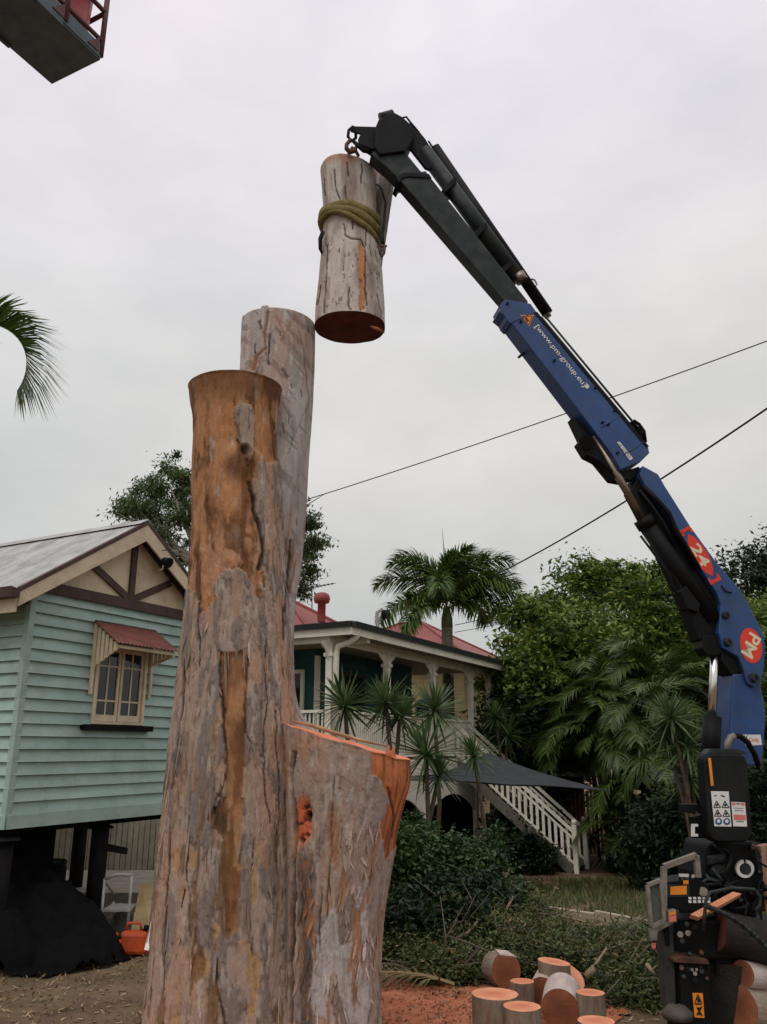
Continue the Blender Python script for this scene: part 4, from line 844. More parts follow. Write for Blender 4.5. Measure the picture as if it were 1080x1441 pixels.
AH = math.radians(62.3); ua = np.array([math.cos(AH), math.sin(AH), 0]); va = np.array([-math.sin(AH), math.cos(AH), 0])
LO = np.array([-4.78, 11.0, 0.0])
lh = thing('weatherboard_house', 'teal weatherboard house with cream gable and grey iron roof beside the felled tree', 'house', LO, AH)
def LW(x, y, v=0.0):                     # photo pixel -> house coordinates (u, z) on the gable wall
    p = PN(x, y, LO + va * v, va) - LO; return float(p @ ua), float(p[2])
def hp(name, mb, mat, par=None, **k): return part(name, mb, mat, par or lh, world=False, **k)
W, ZB, ZE = 3.52, 1.79, 4.70; UC = W / 2; ZA = 5.85
NB = 18; BH = (ZE + 0.02 - ZB) / NB
w_u0, w_zt = LW(127, 905); w_u1, _ = LW(206, 905); _, w_zb = LW(160, 1019); w_u0, w_u1, w_zb, w_zt = 1.20, 2.24, 2.95, 4.06
def wedge(axis, a0, a1, z0, z1, base=0.0, lip=0.05, top=0.004):
    mb = MB(); vs = []
    for a in (a0, a1):
        for (d, z) in ((0.02, z0), (-lip, z0), (-top, z1), (0.02, z1)):
            vs.append((a, base + d, z) if axis == 'u' else (base + d, a, z))
    return mb.add(vs, [(0, 1, 2, 3), (4, 7, 6, 5), (0, 4, 5, 1), (1, 5, 6, 2), (2, 6, 7, 3), (3, 7, 4, 0)])
wall = hp('gable_wall', MB().bx(0.0, W, 0.02, 0.12, ZB, ZE + 0.1), M_teal); wall2 = hp('side_wall', MB().bx(0.02, 0.12, 0.12, 9.0, ZB, ZE), M_teal)
hp('side_wall', MB().bx(W - 0.12, W, 0.12, 9.0, ZB, ZE), M_teal); hp('back_wall', MB().bx(0.12, W - 0.12, 8.9, 9.0, ZB, ZE), M_teal)
for i in range(NB):
    z0 = ZB + i * BH; z1 = z0 + BH - 0.004
    if z1 > w_zb - 0.02 and z0 < w_zt - 0.03:
        hp('weatherboard', wedge('u', 0.0, w_u0, z0, z1), M_teal, wall); hp('weatherboard', wedge('u', w_u1, W, z0, z1), M_teal, wall)
    else:
        j_ = 0.6 + ((i * 1.37) % 2.3); hp('weatherboard', wedge('u', 0.0, j_ - 0.002, z0, z1), M_teal, wall); hp('weatherboard', wedge('u', j_ + 0.002, W, z0 + 0.002, z1 + 0.001, 0.0, 0.048), M_teal, wall)
    hp('weatherboard', wedge('v', 0.0, 9.0, z0, z1), M_teal, wall2)
hp('corner_stop', MB().bx(-0.045, 0.05, -0.045, 0.05, ZB - 0.02, ZE), M_teal, wall, bevel=0.004)
hp('base_board', MB().bx(-0.02, W, -0.05, -0.036, ZB - 0.16, ZB + 0.0), M_teal, wall); hp('base_board', MB().bx(-0.05, -0.036, -0.05, 9.0, ZB - 0.16, ZB), M_teal, wall2)
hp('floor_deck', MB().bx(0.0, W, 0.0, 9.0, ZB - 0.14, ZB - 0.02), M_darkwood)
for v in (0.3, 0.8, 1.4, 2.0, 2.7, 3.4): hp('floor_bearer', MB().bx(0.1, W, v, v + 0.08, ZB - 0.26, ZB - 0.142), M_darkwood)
# gable: infill, chord, posts, barge boards
OV = 0.28; EV = 0.42; zl = lambda u: ZA - (abs(u - UC)) / UC * (ZA - ZE)
gab = hp('gable_infill', MB().prism([(0.0, -0.03, ZE), (W, -0.03, ZE), (UC, -0.03, ZA)], (0, 0.1, 0)), M_trim)
hp('gable_chord', MB().bx(-0.02, W + 0.02, -0.075, -0.032, ZE - 0.02, ZE + 0.13), M_brown, gab)
hp('gable_post', MB().bx(UC - 0.055, UC + 0.055, -0.07, -0.032, ZE + 0.132, ZA - 0.06), M_brown, gab)
for s_ in (-1, 1): hp('gable_brace', MB().bar((UC + s_ * 0.05, -0.05, ZE + 0.14), (UC + s_ * 0.86, -0.05, zl(UC + 0.86) - 0.05), 0.105, 0.034, up=(0, 1, 0)), M_brown, gab)
sl_ = (ZA - ZE) / UC
for s_ in (-1, 1):
    a = np.array([UC, -OV, ZA + 0.16]); b = np.array([UC + s_ * (UC + EV), -OV, ZE - EV * sl_ + 0.16])
    dn = np.array([0, 0, -0.27])
    hp('barge_board', MB().prism([a, b, b + dn * (0.75), a + dn], (0, 0.03, 0)), M_trim)
    hp('barge_capping', MB().prism([a + (0, -0.012, 0.055), b + (0, -0.012, 0.055), b + (0, -0.012, -0.01), a + (0, -0.012, -0.01)], (0, 0.08, 0)), M_brown)
    hp('soffit', MB().prism([a + (0, 0.03, -0.05), b + (0, 0.03, -0.05), b + (0, OV, -0.05), a + (0, OV, -0.05)], (0, 0, -0.02)), M_brown)
def corr_sheet(o, du, dv, nu, amp, nv=2, pitch=0.076):
    """corrugated iron: waves run along dv, repeat across du"""
    o, du, dv = np.array(o), np.array(du), np.array(dv); nrm = np.cross(du, dv); nrm = nrm / np.linalg.norm(nrm)
    lu = np.linalg.norm(du); k = int(lu / pitch * 6); s = np.linspace(0, 1, k); t = np.linspace(0, 1, nv)
    S, T = np.meshgrid(s, t); hgt = amp * np.sin(2 * PI * S * lu / pitch)
    V = o + S[..., None] * du + T[..., None] * dv + hgt[..., None] * nrm; V = V.reshape(-1, 3)
    i = np.arange(nv - 1)[:, None] * k; kk = np.arange(k - 1)[None]
    f = np.stack([(i + kk).ravel(), (i + kk + 1).ravel(), (i + k + kk + 1).ravel(), (i + k + kk).ravel()], 1)
    V2 = V - nrm * 0.004; n0 = len(V)
    return np.concatenate([V, V2]), np.concatenate([f, f[:, ::-1] + n0])
for s_ in (-1, 1):
    e0 = np.array([UC + s_ * (UC + EV + 0.06), -OV + 0.03, ZE - (EV + 0.06) * sl_ + 0.20]); r0 = np.array([UC, -OV + 0.03, ZA + 0.20])
    V, f = corr_sheet(e0, (0, 9.4, 0), r0 - e0, 0, 0.007); hp('iron_roof_sheet', np_mesh('iron_roof_sheet', V, f), M_iron)
hp('ridge_cap', MB().prism([(UC - 0.16, -OV, ZA + 0.135), (UC, -OV, ZA + 0.245), (UC + 0.16, -OV, ZA + 0.135), (UC, -OV, ZA + 0.225)], (0, 9.5, 0)), M_iron)
gz0 = ZE - EV * sl_ + 0.08
hp('gutter', MB().prism([(-EV - 0.16, -OV - 0.04, gz0 - 0.02), (-EV - 0.03, -OV - 0.04, gz0 - 0.02), (-EV - 0.03, -OV - 0.04, gz0 + 0.09), (-EV - 0.18, -OV - 0.04, gz0 + 0.11)], (0, 9.5, 0)), M_brown)
hp('fascia', MB().bx(-EV - 0.03, -EV, -OV + 0.03, 9.0, gz0 - 0.2, gz0 + 0.04), M_trim)
hp('eave_lining', MB().bx(-EV, -0.05, 0.0, 9.0, gz0 - 0.02, gz0 + 0.0), M_brown)
# flood light on the barge board
fl_ = hp('flood_light', MB().tube([(UC + 0.34, -OV - 0.06, ZA - 0.36), (UC + 0.34, -OV - 0.18, ZA - 0.42)], [0.05, 0.09], 12), M_blk); hp('lamp_bracket', MB().tube([(UC + 0.34, -OV + 0.01, ZA - 0.52), (UC + 0.34, -OV - 0.06, ZA - 0.5), (UC + 0.34, -OV - 0.07, ZA - 0.4)], 0.014, 6), M_trim, fl_)
# window with hood
wz0, wz1 = w_zb, w_zt
win = hp('window', MB().bx(w_u0 + 0.02, w_u1 - 0.02, 0.002, 0.014, wz0, wz1), M_glass, label='casement window with cream frame under a red hood')
for a0, a1, z0, z1 in ((w_u0, w_u0 + 0.05, wz0, wz1 + 0.05), (w_u1 - 0.05, w_u1, wz0, wz1 + 0.05), (w_u0 + 0.05, w_u1 - 0.05, wz1 - 0.01, wz1 + 0.05), (w_u0 + 0.05, w_u1 - 0.05, wz0, wz0 + 0.04)):
    hp('window_frame', MB().bx(a0, a1, -0.055, 0.03, z0, z1), M_trim, win)
uc_ = (w_u0 + w_u1) / 2
for a0, a1 in ((w_u0 + 0.055, uc_ - 0.01), (uc_ + 0.01, w_u1 - 0.055)):
    za, zb2 = wz0 + 0.045, wz1 - 0.015
    for r_ in ((a0, a0 + 0.045, za, zb2), (a1 - 0.045, a1, za, zb2), (a0 + 0.045, a1 - 0.045, za, za + 0.09), (a0 + 0.045, a1 - 0.045, zb2 - 0.045, zb2)): hp('sash_frame', MB().bx(r_[0], r_[1], -0.02, 0.026, r_[2], r_[3]), M_trim, win)
    zc = za + 0.29; zd = zb2 - 0.26
    hp('glazing_bar', MB().bx((a0 + a1) / 2 - 0.011, (a0 + a1) / 2 + 0.011, -0.012, 0.024, za + 0.09, zb2 - 0.045), M_trim, win)
    for zz in (zc, zd): hp('glazing_bar', MB().bx(a0 + 0.045, a1 - 0.045, -0.010, 0.022, zz - 0.011, zz + 0.011), M_trim, win)
hp('window_sill', MB().bx(w_u0 - 0.16, w_u1 + 0.14, -0.14, 0.02, wz0 - 0.09, wz0 - 0.01), M_darkwood, win, bevel=0.006)
hood = hp('window_hood', MB().bar((w_u0 - 0.10, -0.05, wz1 + 0.34), (w_u1 + 0.12, -0.05, wz1 + 0.34), 0.03, 0.05), M_brown, label='rust red corrugated window hood with slatted cream sides')
HD, HZ = 0.52, wz1 + 0.0
V, f = corr_sheet((w_u0 - 0.12, -0.03, wz1 + 0.36), (w_u1 - w_u0 + 0.26, 0, 0), (0, -HD, HZ - wz1 - 0.36), 0, 0.011); hp('hood_sheet', np_mesh('hood_sheet', V, f), M_rediron, hood)
hp('hood_front_rail', MB().bx(w_u0 - 0.08, w_u1 + 0.1, -HD + 0.02, -HD + 0.06, HZ - 0.06, HZ - 0.015), M_trim, hood)
for su in (w_u0 - 0.075, w_u1 + 0.075):
    for k in range(6):
        v = -0.06 - k * 0.082; ztop = wz1 + 0.33 + (v + 0.03) / HD * (wz1 + 0.36 - HZ); zbot = HZ - 0.08 - (0.24 if su < w_u1 else 0.14) * (1 - k / 5.5)
        hp('hood_slat', MB().bx(su - 0.012, su + 0.012, v - 0.028, v + 0.028, zbot, ztop), M_trim, hood)
    hp('hood_bracket', MB().bx(su - 0.025, su + 0.025, -0.075, -0.036, HZ - 0.70, wz1 + 0.32), M_trim, hood)
    hp('hood_rail', MB().bar((su + 0.02, -0.04, HZ - (0.30 if su < w_u1 else 0.18)), (su + 0.02, -HD + 0.03, HZ - 0.06), 0.02, 0.05), M_trim, hood)
hp('underfloor_dark_fill', MB().bx(0.2, 1.72, 1.0, 1.05, -0.05, ZB - 0.27), M_darkwood)  # added dark sheet standing in for the shade under the house
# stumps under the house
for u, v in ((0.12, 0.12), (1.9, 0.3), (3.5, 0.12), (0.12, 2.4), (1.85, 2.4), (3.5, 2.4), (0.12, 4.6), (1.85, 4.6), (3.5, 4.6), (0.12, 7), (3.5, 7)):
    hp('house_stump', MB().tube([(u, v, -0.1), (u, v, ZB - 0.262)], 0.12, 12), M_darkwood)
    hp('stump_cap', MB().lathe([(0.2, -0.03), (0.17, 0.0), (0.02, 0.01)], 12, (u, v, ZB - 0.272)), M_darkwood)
hp('brace_rail', MB().bar((1.9, 0.35, 1.25), (3.6, 1.4, 0.95), 0.05, 0.1), M_darkwood); hp('brace_rail', MB().bar((0.2, 2.2, 0.5), (1.85, 2.3, 1.3), 0.05, 0.09), M_darkwood)

# ---------------------------------------------------------------- house with verandah
RO = np.array([-1.1, 18.0, 0.0])
rh = thing('verandah_house', 'raised house with white verandah, arched underfloor and red iron roof', 'house', RO, AH)
def rp(name, mb, mat, par=None, **k): return part(name, mb, mat, par or rh, world=False, **k)
def RW(x, y, v=0.0): p = PN(x, y, RO + va * v, va) - RO; return float(p @ ua), float(p[2])
M_wht = M('white_house_paint', srgb(240, 234, 220), srgb(224, 216, 198), rough=0.6, scale=2, bump=0.08, dirt=srgb(160, 150, 130), dscale=2.5, damt=0.35)
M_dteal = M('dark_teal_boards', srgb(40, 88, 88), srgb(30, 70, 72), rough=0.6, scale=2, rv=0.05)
M_redroof = M('red_iron_roof', srgb(146, 70, 64), srgb(122, 58, 54), rough=0.55, scale=1.2, bump=0.08, dirt=srgb(120, 64, 58), dscale=2, damt=0.5)
M_gut = M('dark_gutter', srgb(58, 62, 60), srgb(44, 48, 46), rough=0.5)
M_yel = M('yellow_boards', srgb(216, 196, 142), srgb(194, 172, 122), rough=0.6, scale=2, rv=0.05)
FZ, EZ, RZ = 2.33, 4.86, 3.42; S_END = 9.9; GB = -0.5
deck = rp('verandah_deck', MB().bx(-0.05, S_END, 0.0, 9.0, FZ - 0.1, FZ), M_wht)
rp('deck_fascia', MB().bx(-0.07, S_END, -0.04, -0.002, FZ - 0.36, FZ + 0.02), M_wht); rp('deck_fascia', MB().bx(-0.11, -0.07, -0.04, 9.0, FZ - 0.36, FZ + 0.02), M_wht)
posts_u = [0.0, 2.69, 5.39, 8.16]
for u in posts_u + [9.75]:
    po = rp('verandah_post', MB().bx(u - 0.075, u + 0.075, 0.0, 0.15, FZ if u < 9 else GB, EZ), M_wht, bevel=0.012)
    rp('post_capital', MB().bx(u - 0.11, u + 0.11, -0.035, 0.185, EZ - 0.32, EZ - 0.24), M_wht, po, bevel=0.01)
    for s_ in (-1, 1): rp('post_bracket', MB().prism([(u + s_ * 0.08, 0.05, EZ - 0.02), (u + s_ * 0.42, 0.05, EZ - 0.02), (u + s_ * 0.34, 0.05, EZ - 0.1), (u + s_ * 0.2, 0.05, EZ - 0.18), (u + s_ * 0.08, 0.05, EZ - 0.4)], (0, 0.04, 0)), M_wht, po)
for v in (3.0, 6.0): rp('verandah_post', MB().bx(-0.05, 0.1, v, v + 0.15, FZ, EZ), M_wht, bevel=0.012)
rp('verandah_beam', MB().bx(-0.1, S_END, 0.02, 0.13, EZ - 0.01, EZ + 0.18), M_wht); rp('verandah_beam', MB().bx(-0.1, 0.03, 0.131, 9.0, EZ - 0.01, EZ + 0.18), M_wht)
rp('verandah_ceiling', MB().bx(-0.2, S_END + 0.3, -0.5, 9.0, EZ + 0.18, EZ + 0.22), M('shaded_lining_boards', srgb(132, 120, 102), srgb(104, 94, 80), rough=0.7, scale=3))  # shadow under the eaves put into the brown of the ceiling
ov, ou = -0.62, -0.25
rp('fascia', MB().bx(ou, S_END + 0.6, ov, ov + 0.03, EZ + 0.10, EZ + 0.34), M_wht); rp('fascia', MB().bx(ou - 0.03, ou, ov, 9.0, EZ + 0.10, EZ + 0.34), M_wht)
def gutter(a, b, nrm):
    a, b, nrm = np.array(a), np.array(b), np.array(nrm); up = np.array([0, 0, 1.0])
    return MB().prism([a, a + nrm * 0.09, a + nrm * 0.13 + up * 0.11, a + nrm * 0.11 + up * 0.115, a + up * 0.1], b - a)
rp('gutter', gutter((ou - 0.03, ov, EZ + 0.26), (S_END + 0.62, ov, EZ + 0.26), (0, -1, 0)), M_gut); rp('gutter', gutter((ou - 0.03, ov, EZ + 0.262), (ou - 0.03, 9, EZ + 0.262), (-1, 0, 0)), M_gut)
# verandah roof (low pitch) and downpipe
zr = EZ + 0.36
vr = MB(); vr.prism([(ou - 0.05, ov - 0.02, zr), (S_END + 0.62, ov - 0.02, zr), (S_END - 1.0, 2.0, zr + 0.22), (2.2, 2.0, zr + 0.22)], (0, 0, 0.03)); rp('verandah_roof', vr, M_redroof)
vr = MB(); vr.prism([(ou - 0.05, ov - 0.02, zr), (2.2, 2.0, zr + 0.22), (2.2, 9.0, zr + 0.22), (ou - 0.05, 9.0, zr)], (0, 0, 0.03)); rp('verandah_roof', vr, M_redroof)
rp('downpipe', MB().tube([(0.05, ov + 0.02, EZ + 0.3), (0.05, ov + 0.05, EZ + 0.1), (0.02, ov + 0.2, EZ - 0.02), (0.0, -0.12, EZ - 0.1), (0.0, -0.08, EZ - 0.3), (0.0, -0.07, FZ)], 0.065, 10), M_wht)
rp('eave_bracket', MB().bx(0.6, 0.72, ov + 0.1, 0.0, EZ + 0.02, EZ + 0.12), M_wht)
# main roof: hip
def hip(u0, u1, v0, v1, ze, za, name, mat, par=None):
    if (u1 - u0) > (v1 - v0): k = (v1 - v0) / 2; r0, r1 = (u0 + k, (v0 + v1) / 2, za), (u1 - k, (v0 + v1) / 2, za)
    else: k = (u1 - u0) / 2; r0, r1 = ((u0 + u1) / 2, v0 + k, za), ((u0 + u1) / 2, v1 - k, za)
    A = [(u0, v0, ze), (u1, v0, ze), (u1, v1, ze), (u0, v1, ze)]
    fl = [[A[0], A[1], r1, r0], [A[1], A[2], r1], [A[2], A[3], r0, r1], [A[3], A[0], r0]] if (u1 - u0) > (v1 - v0) else [[A[0], A[1], r0], [A[1], A[2], r1, r0], [A[2], A[3], r1], [A[3], A[0], r0, r1]]
    for f_ in fl: mb = MB(); mb.prism(f_, (0, 0, 0.04)); rp(name, mb, mat, par)
    for a_ in A:
        rr = r0 if np.linalg.norm(np.array(a_) - r0) < np.linalg.norm(np.array(a_) - r1) else r1
        rp('hip_cap', MB().tube([np.array(a_) + (0, 0, .05), np.array(rr) + (0, 0, .05)], 0.06, 6), mat, par)
    rp('ridge_cap', MB().tube([np.array(r0) + (0, 0, .05), np.array(r1) + (0, 0, .05)], 0.06, 6), mat, par)
    return r0, r1
hip(1.9, 6.4, 1.8, 8.0, zr + 0.12, 6.75, 'roof_plane', M_redroof)
vt = rp('roof_ventilator', MB().lathe([(0.11, -0.5), (0.11, 0.0), (0.2, 0.03), (0.23, 0.14), (0.2, 0.25), (0.12, 0.3), (0.01, 0.31)], 14, (3.4, 2.45, 6.42)), M_redroof)
# walls
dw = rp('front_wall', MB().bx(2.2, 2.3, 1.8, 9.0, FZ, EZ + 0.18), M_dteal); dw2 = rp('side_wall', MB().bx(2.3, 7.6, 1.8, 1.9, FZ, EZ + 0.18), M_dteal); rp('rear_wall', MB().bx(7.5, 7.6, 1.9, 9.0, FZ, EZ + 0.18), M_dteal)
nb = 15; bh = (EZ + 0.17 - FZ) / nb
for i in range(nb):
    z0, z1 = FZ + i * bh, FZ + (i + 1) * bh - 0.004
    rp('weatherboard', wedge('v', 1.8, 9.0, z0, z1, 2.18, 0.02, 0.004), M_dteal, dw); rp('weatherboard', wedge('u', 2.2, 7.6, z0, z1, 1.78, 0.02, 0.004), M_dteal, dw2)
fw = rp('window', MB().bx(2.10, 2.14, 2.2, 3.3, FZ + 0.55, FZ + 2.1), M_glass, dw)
for r_ in ((2.12, 2.2, FZ + 0.45, FZ + 2.2), (3.3, 3.38, FZ + 0.45, FZ + 2.2), (2.2, 3.3, FZ + 2.1, FZ + 2.2), (2.2, 3.3, FZ + 0.45, FZ + 0.55)): rp('window_frame', MB().bx(2.07, 2.15, r_[0], r_[1], r_[2], r_[3]), M_wht, fw)
rp('corner_stop', MB().bx(2.13, 2.24, 1.72, 1.83, FZ, EZ), M_wht, dw)
for u0 in (3.4, 5.6):
    dr = rp('french_door', MB().bx(u0, u0 + 1.1, 1.70, 1.74, FZ, FZ + 2.15), M_glass, dw2)
    for r_ in ((u0 - 0.07, u0, FZ, FZ + 2.22), (u0 + 1.1, u0 + 1.17, FZ, FZ + 2.22), (u0, u0 + 1.1, FZ + 2.15, FZ + 2.22)): rp('door_frame', MB().bx(r_[0], r_[1], 1.68, 1.76, r_[2], r_[3]), M_brown, dr)
# railings: rails and balusters
def railing(p0, p1, z0, z1, nb_, par_name='railing'):
    p0, p1 = np.array(p0, float), np.array(p1, float)
    r_ = rp(par_name, MB().bar((*p0, z1 - 0.03), (*p1, z1 - 0.03), 0.09, 0.06), M_wht)
    rp('bottom_rail', MB().bar((*p0, z0 + 0.12), (*p1, z0 + 0.12), 0.06, 0.06), M_wht, r_)
    me = None
    for k in range(nb_):
        q = p0 + (p1 - p0) * (k + 0.5) / nb_
        if me is None: me = MB().box((0, 0, (z0 + z1) / 2 + 0.03), (0.035, 0.035, z1 - z0 - 0.21)).mesh('baluster'); me.materials.append(M_wht)
        o = bpy.data.objects.new('baluster', me); link(o); o.parent = r_; o.location = (q[0], q[1], 0)
    return r_
for a, b in zip(posts_u, posts_u[1:]): railing((a + 0.09, 0.075), (b - 0.09, 0.075), FZ, RZ, 26)
railing((0.02, 0.2), (0.02, 3.0), FZ, RZ, 26); railing((0.02, 3.15), (0.02, 6.0), FZ, RZ, 26)
# arched valance and posts below the floor
und = [-0.0, 2.3, 4.75, 8.3]
for a in und: rp('underfloor_post', MB().bx(a - 0.07, a + 0.07, 0.0, 0.14, GB - 0.1, FZ - 0.36), M_wht, bevel=0.008)
for a, b in zip(und, und[1:]):
    n_ = 12; pts = [(a + 0.07, 0.04, FZ - 0.30)] + [(b - 0.07, 0.04, FZ - 0.30)]
    arc = [(a + 0.07 + (b - a - 0.14) * (1 - t), 0.04, FZ - 1.46 + 0.55 * math.sin(PI * t) ** 0.8) for t in np.linspace(0, 1, n_)]
    rp('arched_valance', MB().prism(pts + arc, (0, 0.04, 0)), M_wht)
for a in (1.2, 3.6, 6.5): rp('underfloor_post', MB().bx(a - 0.08, a + 0.08, 3.2, 3.36, GB - 0.1, FZ - 0.1), M_darkwood)
rp('underfloor_dark_fill', MB().bx(0.5, 9.0, 5.0, 5.05, GB - 0.1, FZ - 0.2), M('dim_underfloor_wall', srgb(86, 80, 70), srgb(60, 56, 50)))
rp('underfloor_dark_fill', MB().bx(9.1, 9.15, 0.3, 5.0, GB - 0.1, FZ - 0.2), M_darkwood)  # added dark end sheet, filling in the darkness behind the arches
# stairs
su0, su1 = 6.75, 7.75; RUN, NST = 3.15, 13; zt, zb_ = FZ - 0.02, -0.4
stair = rp('staircase', MB().bar((su0, -0.0, zt - 0.12), (su0, -RUN, zb_ + 0.02), 0.05, 0.26), M('grey_stair_timber', srgb(120, 114, 104), srgb(88, 84, 78), scale=6), label='timber stairs with white picket handrails')
rp('stringer', MB().bar((su1, -0.0, zt - 0.12), (su1, -RUN, zb_ + 0.02), 0.05, 0.26), stair.data.materials[0], stair)
for k in range(NST):
    f_ = (k + 0.7) / NST; rp('tread', MB().bx(su0 + 0.03, su1 - 0.03, -RUN * f_ - 0.14, -RUN * f_ + 0.14, zt - (zt - zb_) * f_ - 0.02, zt - (zt - zb_) * f_ + 0.025), stair.data.materials[0], stair)
for u in (su0 - 0.01, su1 + 0.01):
    for h_, w_ in ((0.98, 0.08), (0.8, 0.05), (0.2, 0.05)): rp('handrail', MB().bar((u, -0.0, zt + h_), (u, -RUN - 0.05, zb_ + h_), 0.05, w_), M_wht, stair)
    for k in range(20):
        f_ = (k + 0.5) / 20; zz = zt + (zb_ - zt) * f_; rp('picket', MB().box((u, -RUN * f_, zz + 0.5), (0.025, 0.075, 0.66)), M_wht, stair)
    nw = rp('newel_post', MB().bx(u - 0.06, u + 0.06, -RUN - 0.16, -RUN - 0.04, zb_ - 0.1, zb_ + 1.12), M_wht, stair, bevel=0.01)
    rp('newel_ball', MB().lathe([(0.03, 0), (0.05, 0.02), (0.075, 0.07), (0.06, 0.13), (0.01, 0.15)], 12, (u, -RUN - 0.1, zb_ + 1.12)), M_wht, nw)
# service mast on the verandah roof
ms = rp('service_mast', MB().tube([(2.6, -0.2, zr - 0.1), (2.72, 0.3, zr + 0.1), (2.75, 0.4, zr + 0.5), (2.78, 0.4, zr + 0.72), (2.95, 0.35, zr + 0.82)], 0.045, 8), M('galvanised_mast', srgb(150, 150, 146), srgb(118, 118, 114))); rp('mast_head', MB().lathe([(0.07, -0.14), (0.09, -0.05), (0.08, 0.06), (0.02, 0.09)], 10, (3.08, 0.35, zr + 0.74)), M_blk, ms)
# side wing at the rear with small red roof
rp('rear_wing_roof', MB().prism([(9.6, -0.75, EZ + 0.0), (13.2, -0.75, EZ + 0.0), (13.2, 1.2, EZ + 0.6), (9.6, 1.2, EZ + 0.6)], (0, 0, 0.04)), M_redroof)
rw_ = rp('rear_wing_wall', MB().bx(10.2, 13.0, 0.1, 0.2, FZ - 0.1, EZ + 0.1), M_yel); rp('rear_wing_window', MB().bx(10.9, 11.9, 0.06, 0.12, FZ + 0.8, FZ + 1.9), M_bluei, rw_); rp('rear_wing_post', MB().bx(10.4, 10.5, -0.5, -0.4, GB, EZ), M_wht); rp('rear_wing_post', MB().bx(12.9, 13.0, -0.5, -0.4, GB, EZ), M_wht)
rp('rear_wing_base', MB().bx(10.2, 13.0, 0.1, 0.2, GB, FZ - 0.1), M('cream_base', srgb(170, 160, 140), srgb(130, 122, 106)), rw_)

# ---------------------------------------------------------------- yellow house behind, seen through the verandah
YO = RO + ua * 13.2 + va * 2.3
yh = thing('yellow_house', 'yellow weatherboard house with red hip roof behind the verandah', 'house', YO, AH)
rh_keep, rh = rh, yh
yw = rp('side_wall', MB().bx(0.0, 0.1, 0.0, 9.0, -0.5, 5.6), M_yel); rp('side_wall', MB().bx(0.1, 7, 0.0, 0.1, -0.5, 5.6), M_yel)
for i in range(25): rp('weatherboard', wedge('v', 0.0, 9.0, 1.6 + i * 0.155, 1.6 + i * 0.155 + 0.15, -0.02, 0.02, 0.004), M_yel, yw)
for v0 in (1.0, 3.4):
    ww = rp('window', MB().bx(-0.09, -0.05, v0, v0 + 0.9, 2.9, 4.3), M_glass, yw)
    for r_ in ((v0 - 0.08, v0, 2.8, 4.4), (v0 + 0.9, v0 + 0.98, 2.8, 4.4), (v0, v0 + 0.9, 4.3, 4.4), (v0, v0 + 0.9, 2.8, 2.9)): rp('window_frame', MB().bx(-0.12, -0.045, r_[0], r_[1], r_[2], r_[3]), M_bluei, ww)
hip(-0.6, 7.5, -0.7, 8.5, 5.6, 7.85, 'roof_plane', M_redroof)
rp('gutter', gutter((-0.6, -0.7, 5.52), (7.5, -0.7, 5.52), (0, -1, 0)), M_gut); rp('gutter', gutter((-0.6, -0.7, 5.525), (-0.6, 8.5, 5.525), (-1, 0, 0)), M_gut)
rh = rh_keep
# ---------------------------------------------------------------- plants
L_mid = M_leaf('mid_green_leaf', srgb(54, 80, 30), srgb(134, 154, 68), dry=srgb(130, 124, 60), dryamt=0.03)
L_dark = M_leaf('dark_shaded_leaf', srgb(18, 32, 16), srgb(46, 66, 34), dry=srgb(96, 88, 50), dryamt=0.02)  # dark leaves, their green lowered further for the shade under the trees
L_gum = M_leaf('gum_leaf', srgb(56, 76, 46), srgb(108, 126, 80), rough=0.5)
L_palm = M_leaf('palm_leaf', srgb(46, 74, 30), srgb(116, 140, 66), rough=0.4, dry=srgb(150, 132, 66), dryamt=0.04)
L_cane = M_leaf('cane_palm_leaf', srgb(34, 54, 22), srgb(96, 116, 52), rough=0.4, dry=srgb(150, 136, 70), dryamt=0.06)
L_yucca = M_leaf('yucca_leaf', srgb(42, 66, 36), srgb(112, 134, 84), rough=0.4)
L_shrub = M_leaf('shrub_leaf', srgb(30, 54, 24), srgb(70, 102, 46), rough=0.35, spec=0.5)
L_brush = M_leaf('cut_branch_leaf', srgb(36, 52, 24), srgb(108, 118, 66), dry=srgb(150, 126, 88), dryamt=0.16)
L_dry = M_leaf('dry_frond_leaf', srgb(104, 88, 56), srgb(150, 132, 92), rough=0.7, transl=0.1)
M_stem = M('grey_brown_branch', srgb(116, 104, 90), srgb(74, 64, 54), rough=0.85, scale=6, bump=0.4)
M_palmstem = M('palm_stem', srgb(136, 132, 116), srgb(96, 94, 80), rough=0.8, scale=4, stretch=(1, 1, 6), bump=0.4)
M_greenstem = M('green_palm_stem', srgb(96, 110, 62), srgb(70, 84, 46), rough=0.6, scale=5)

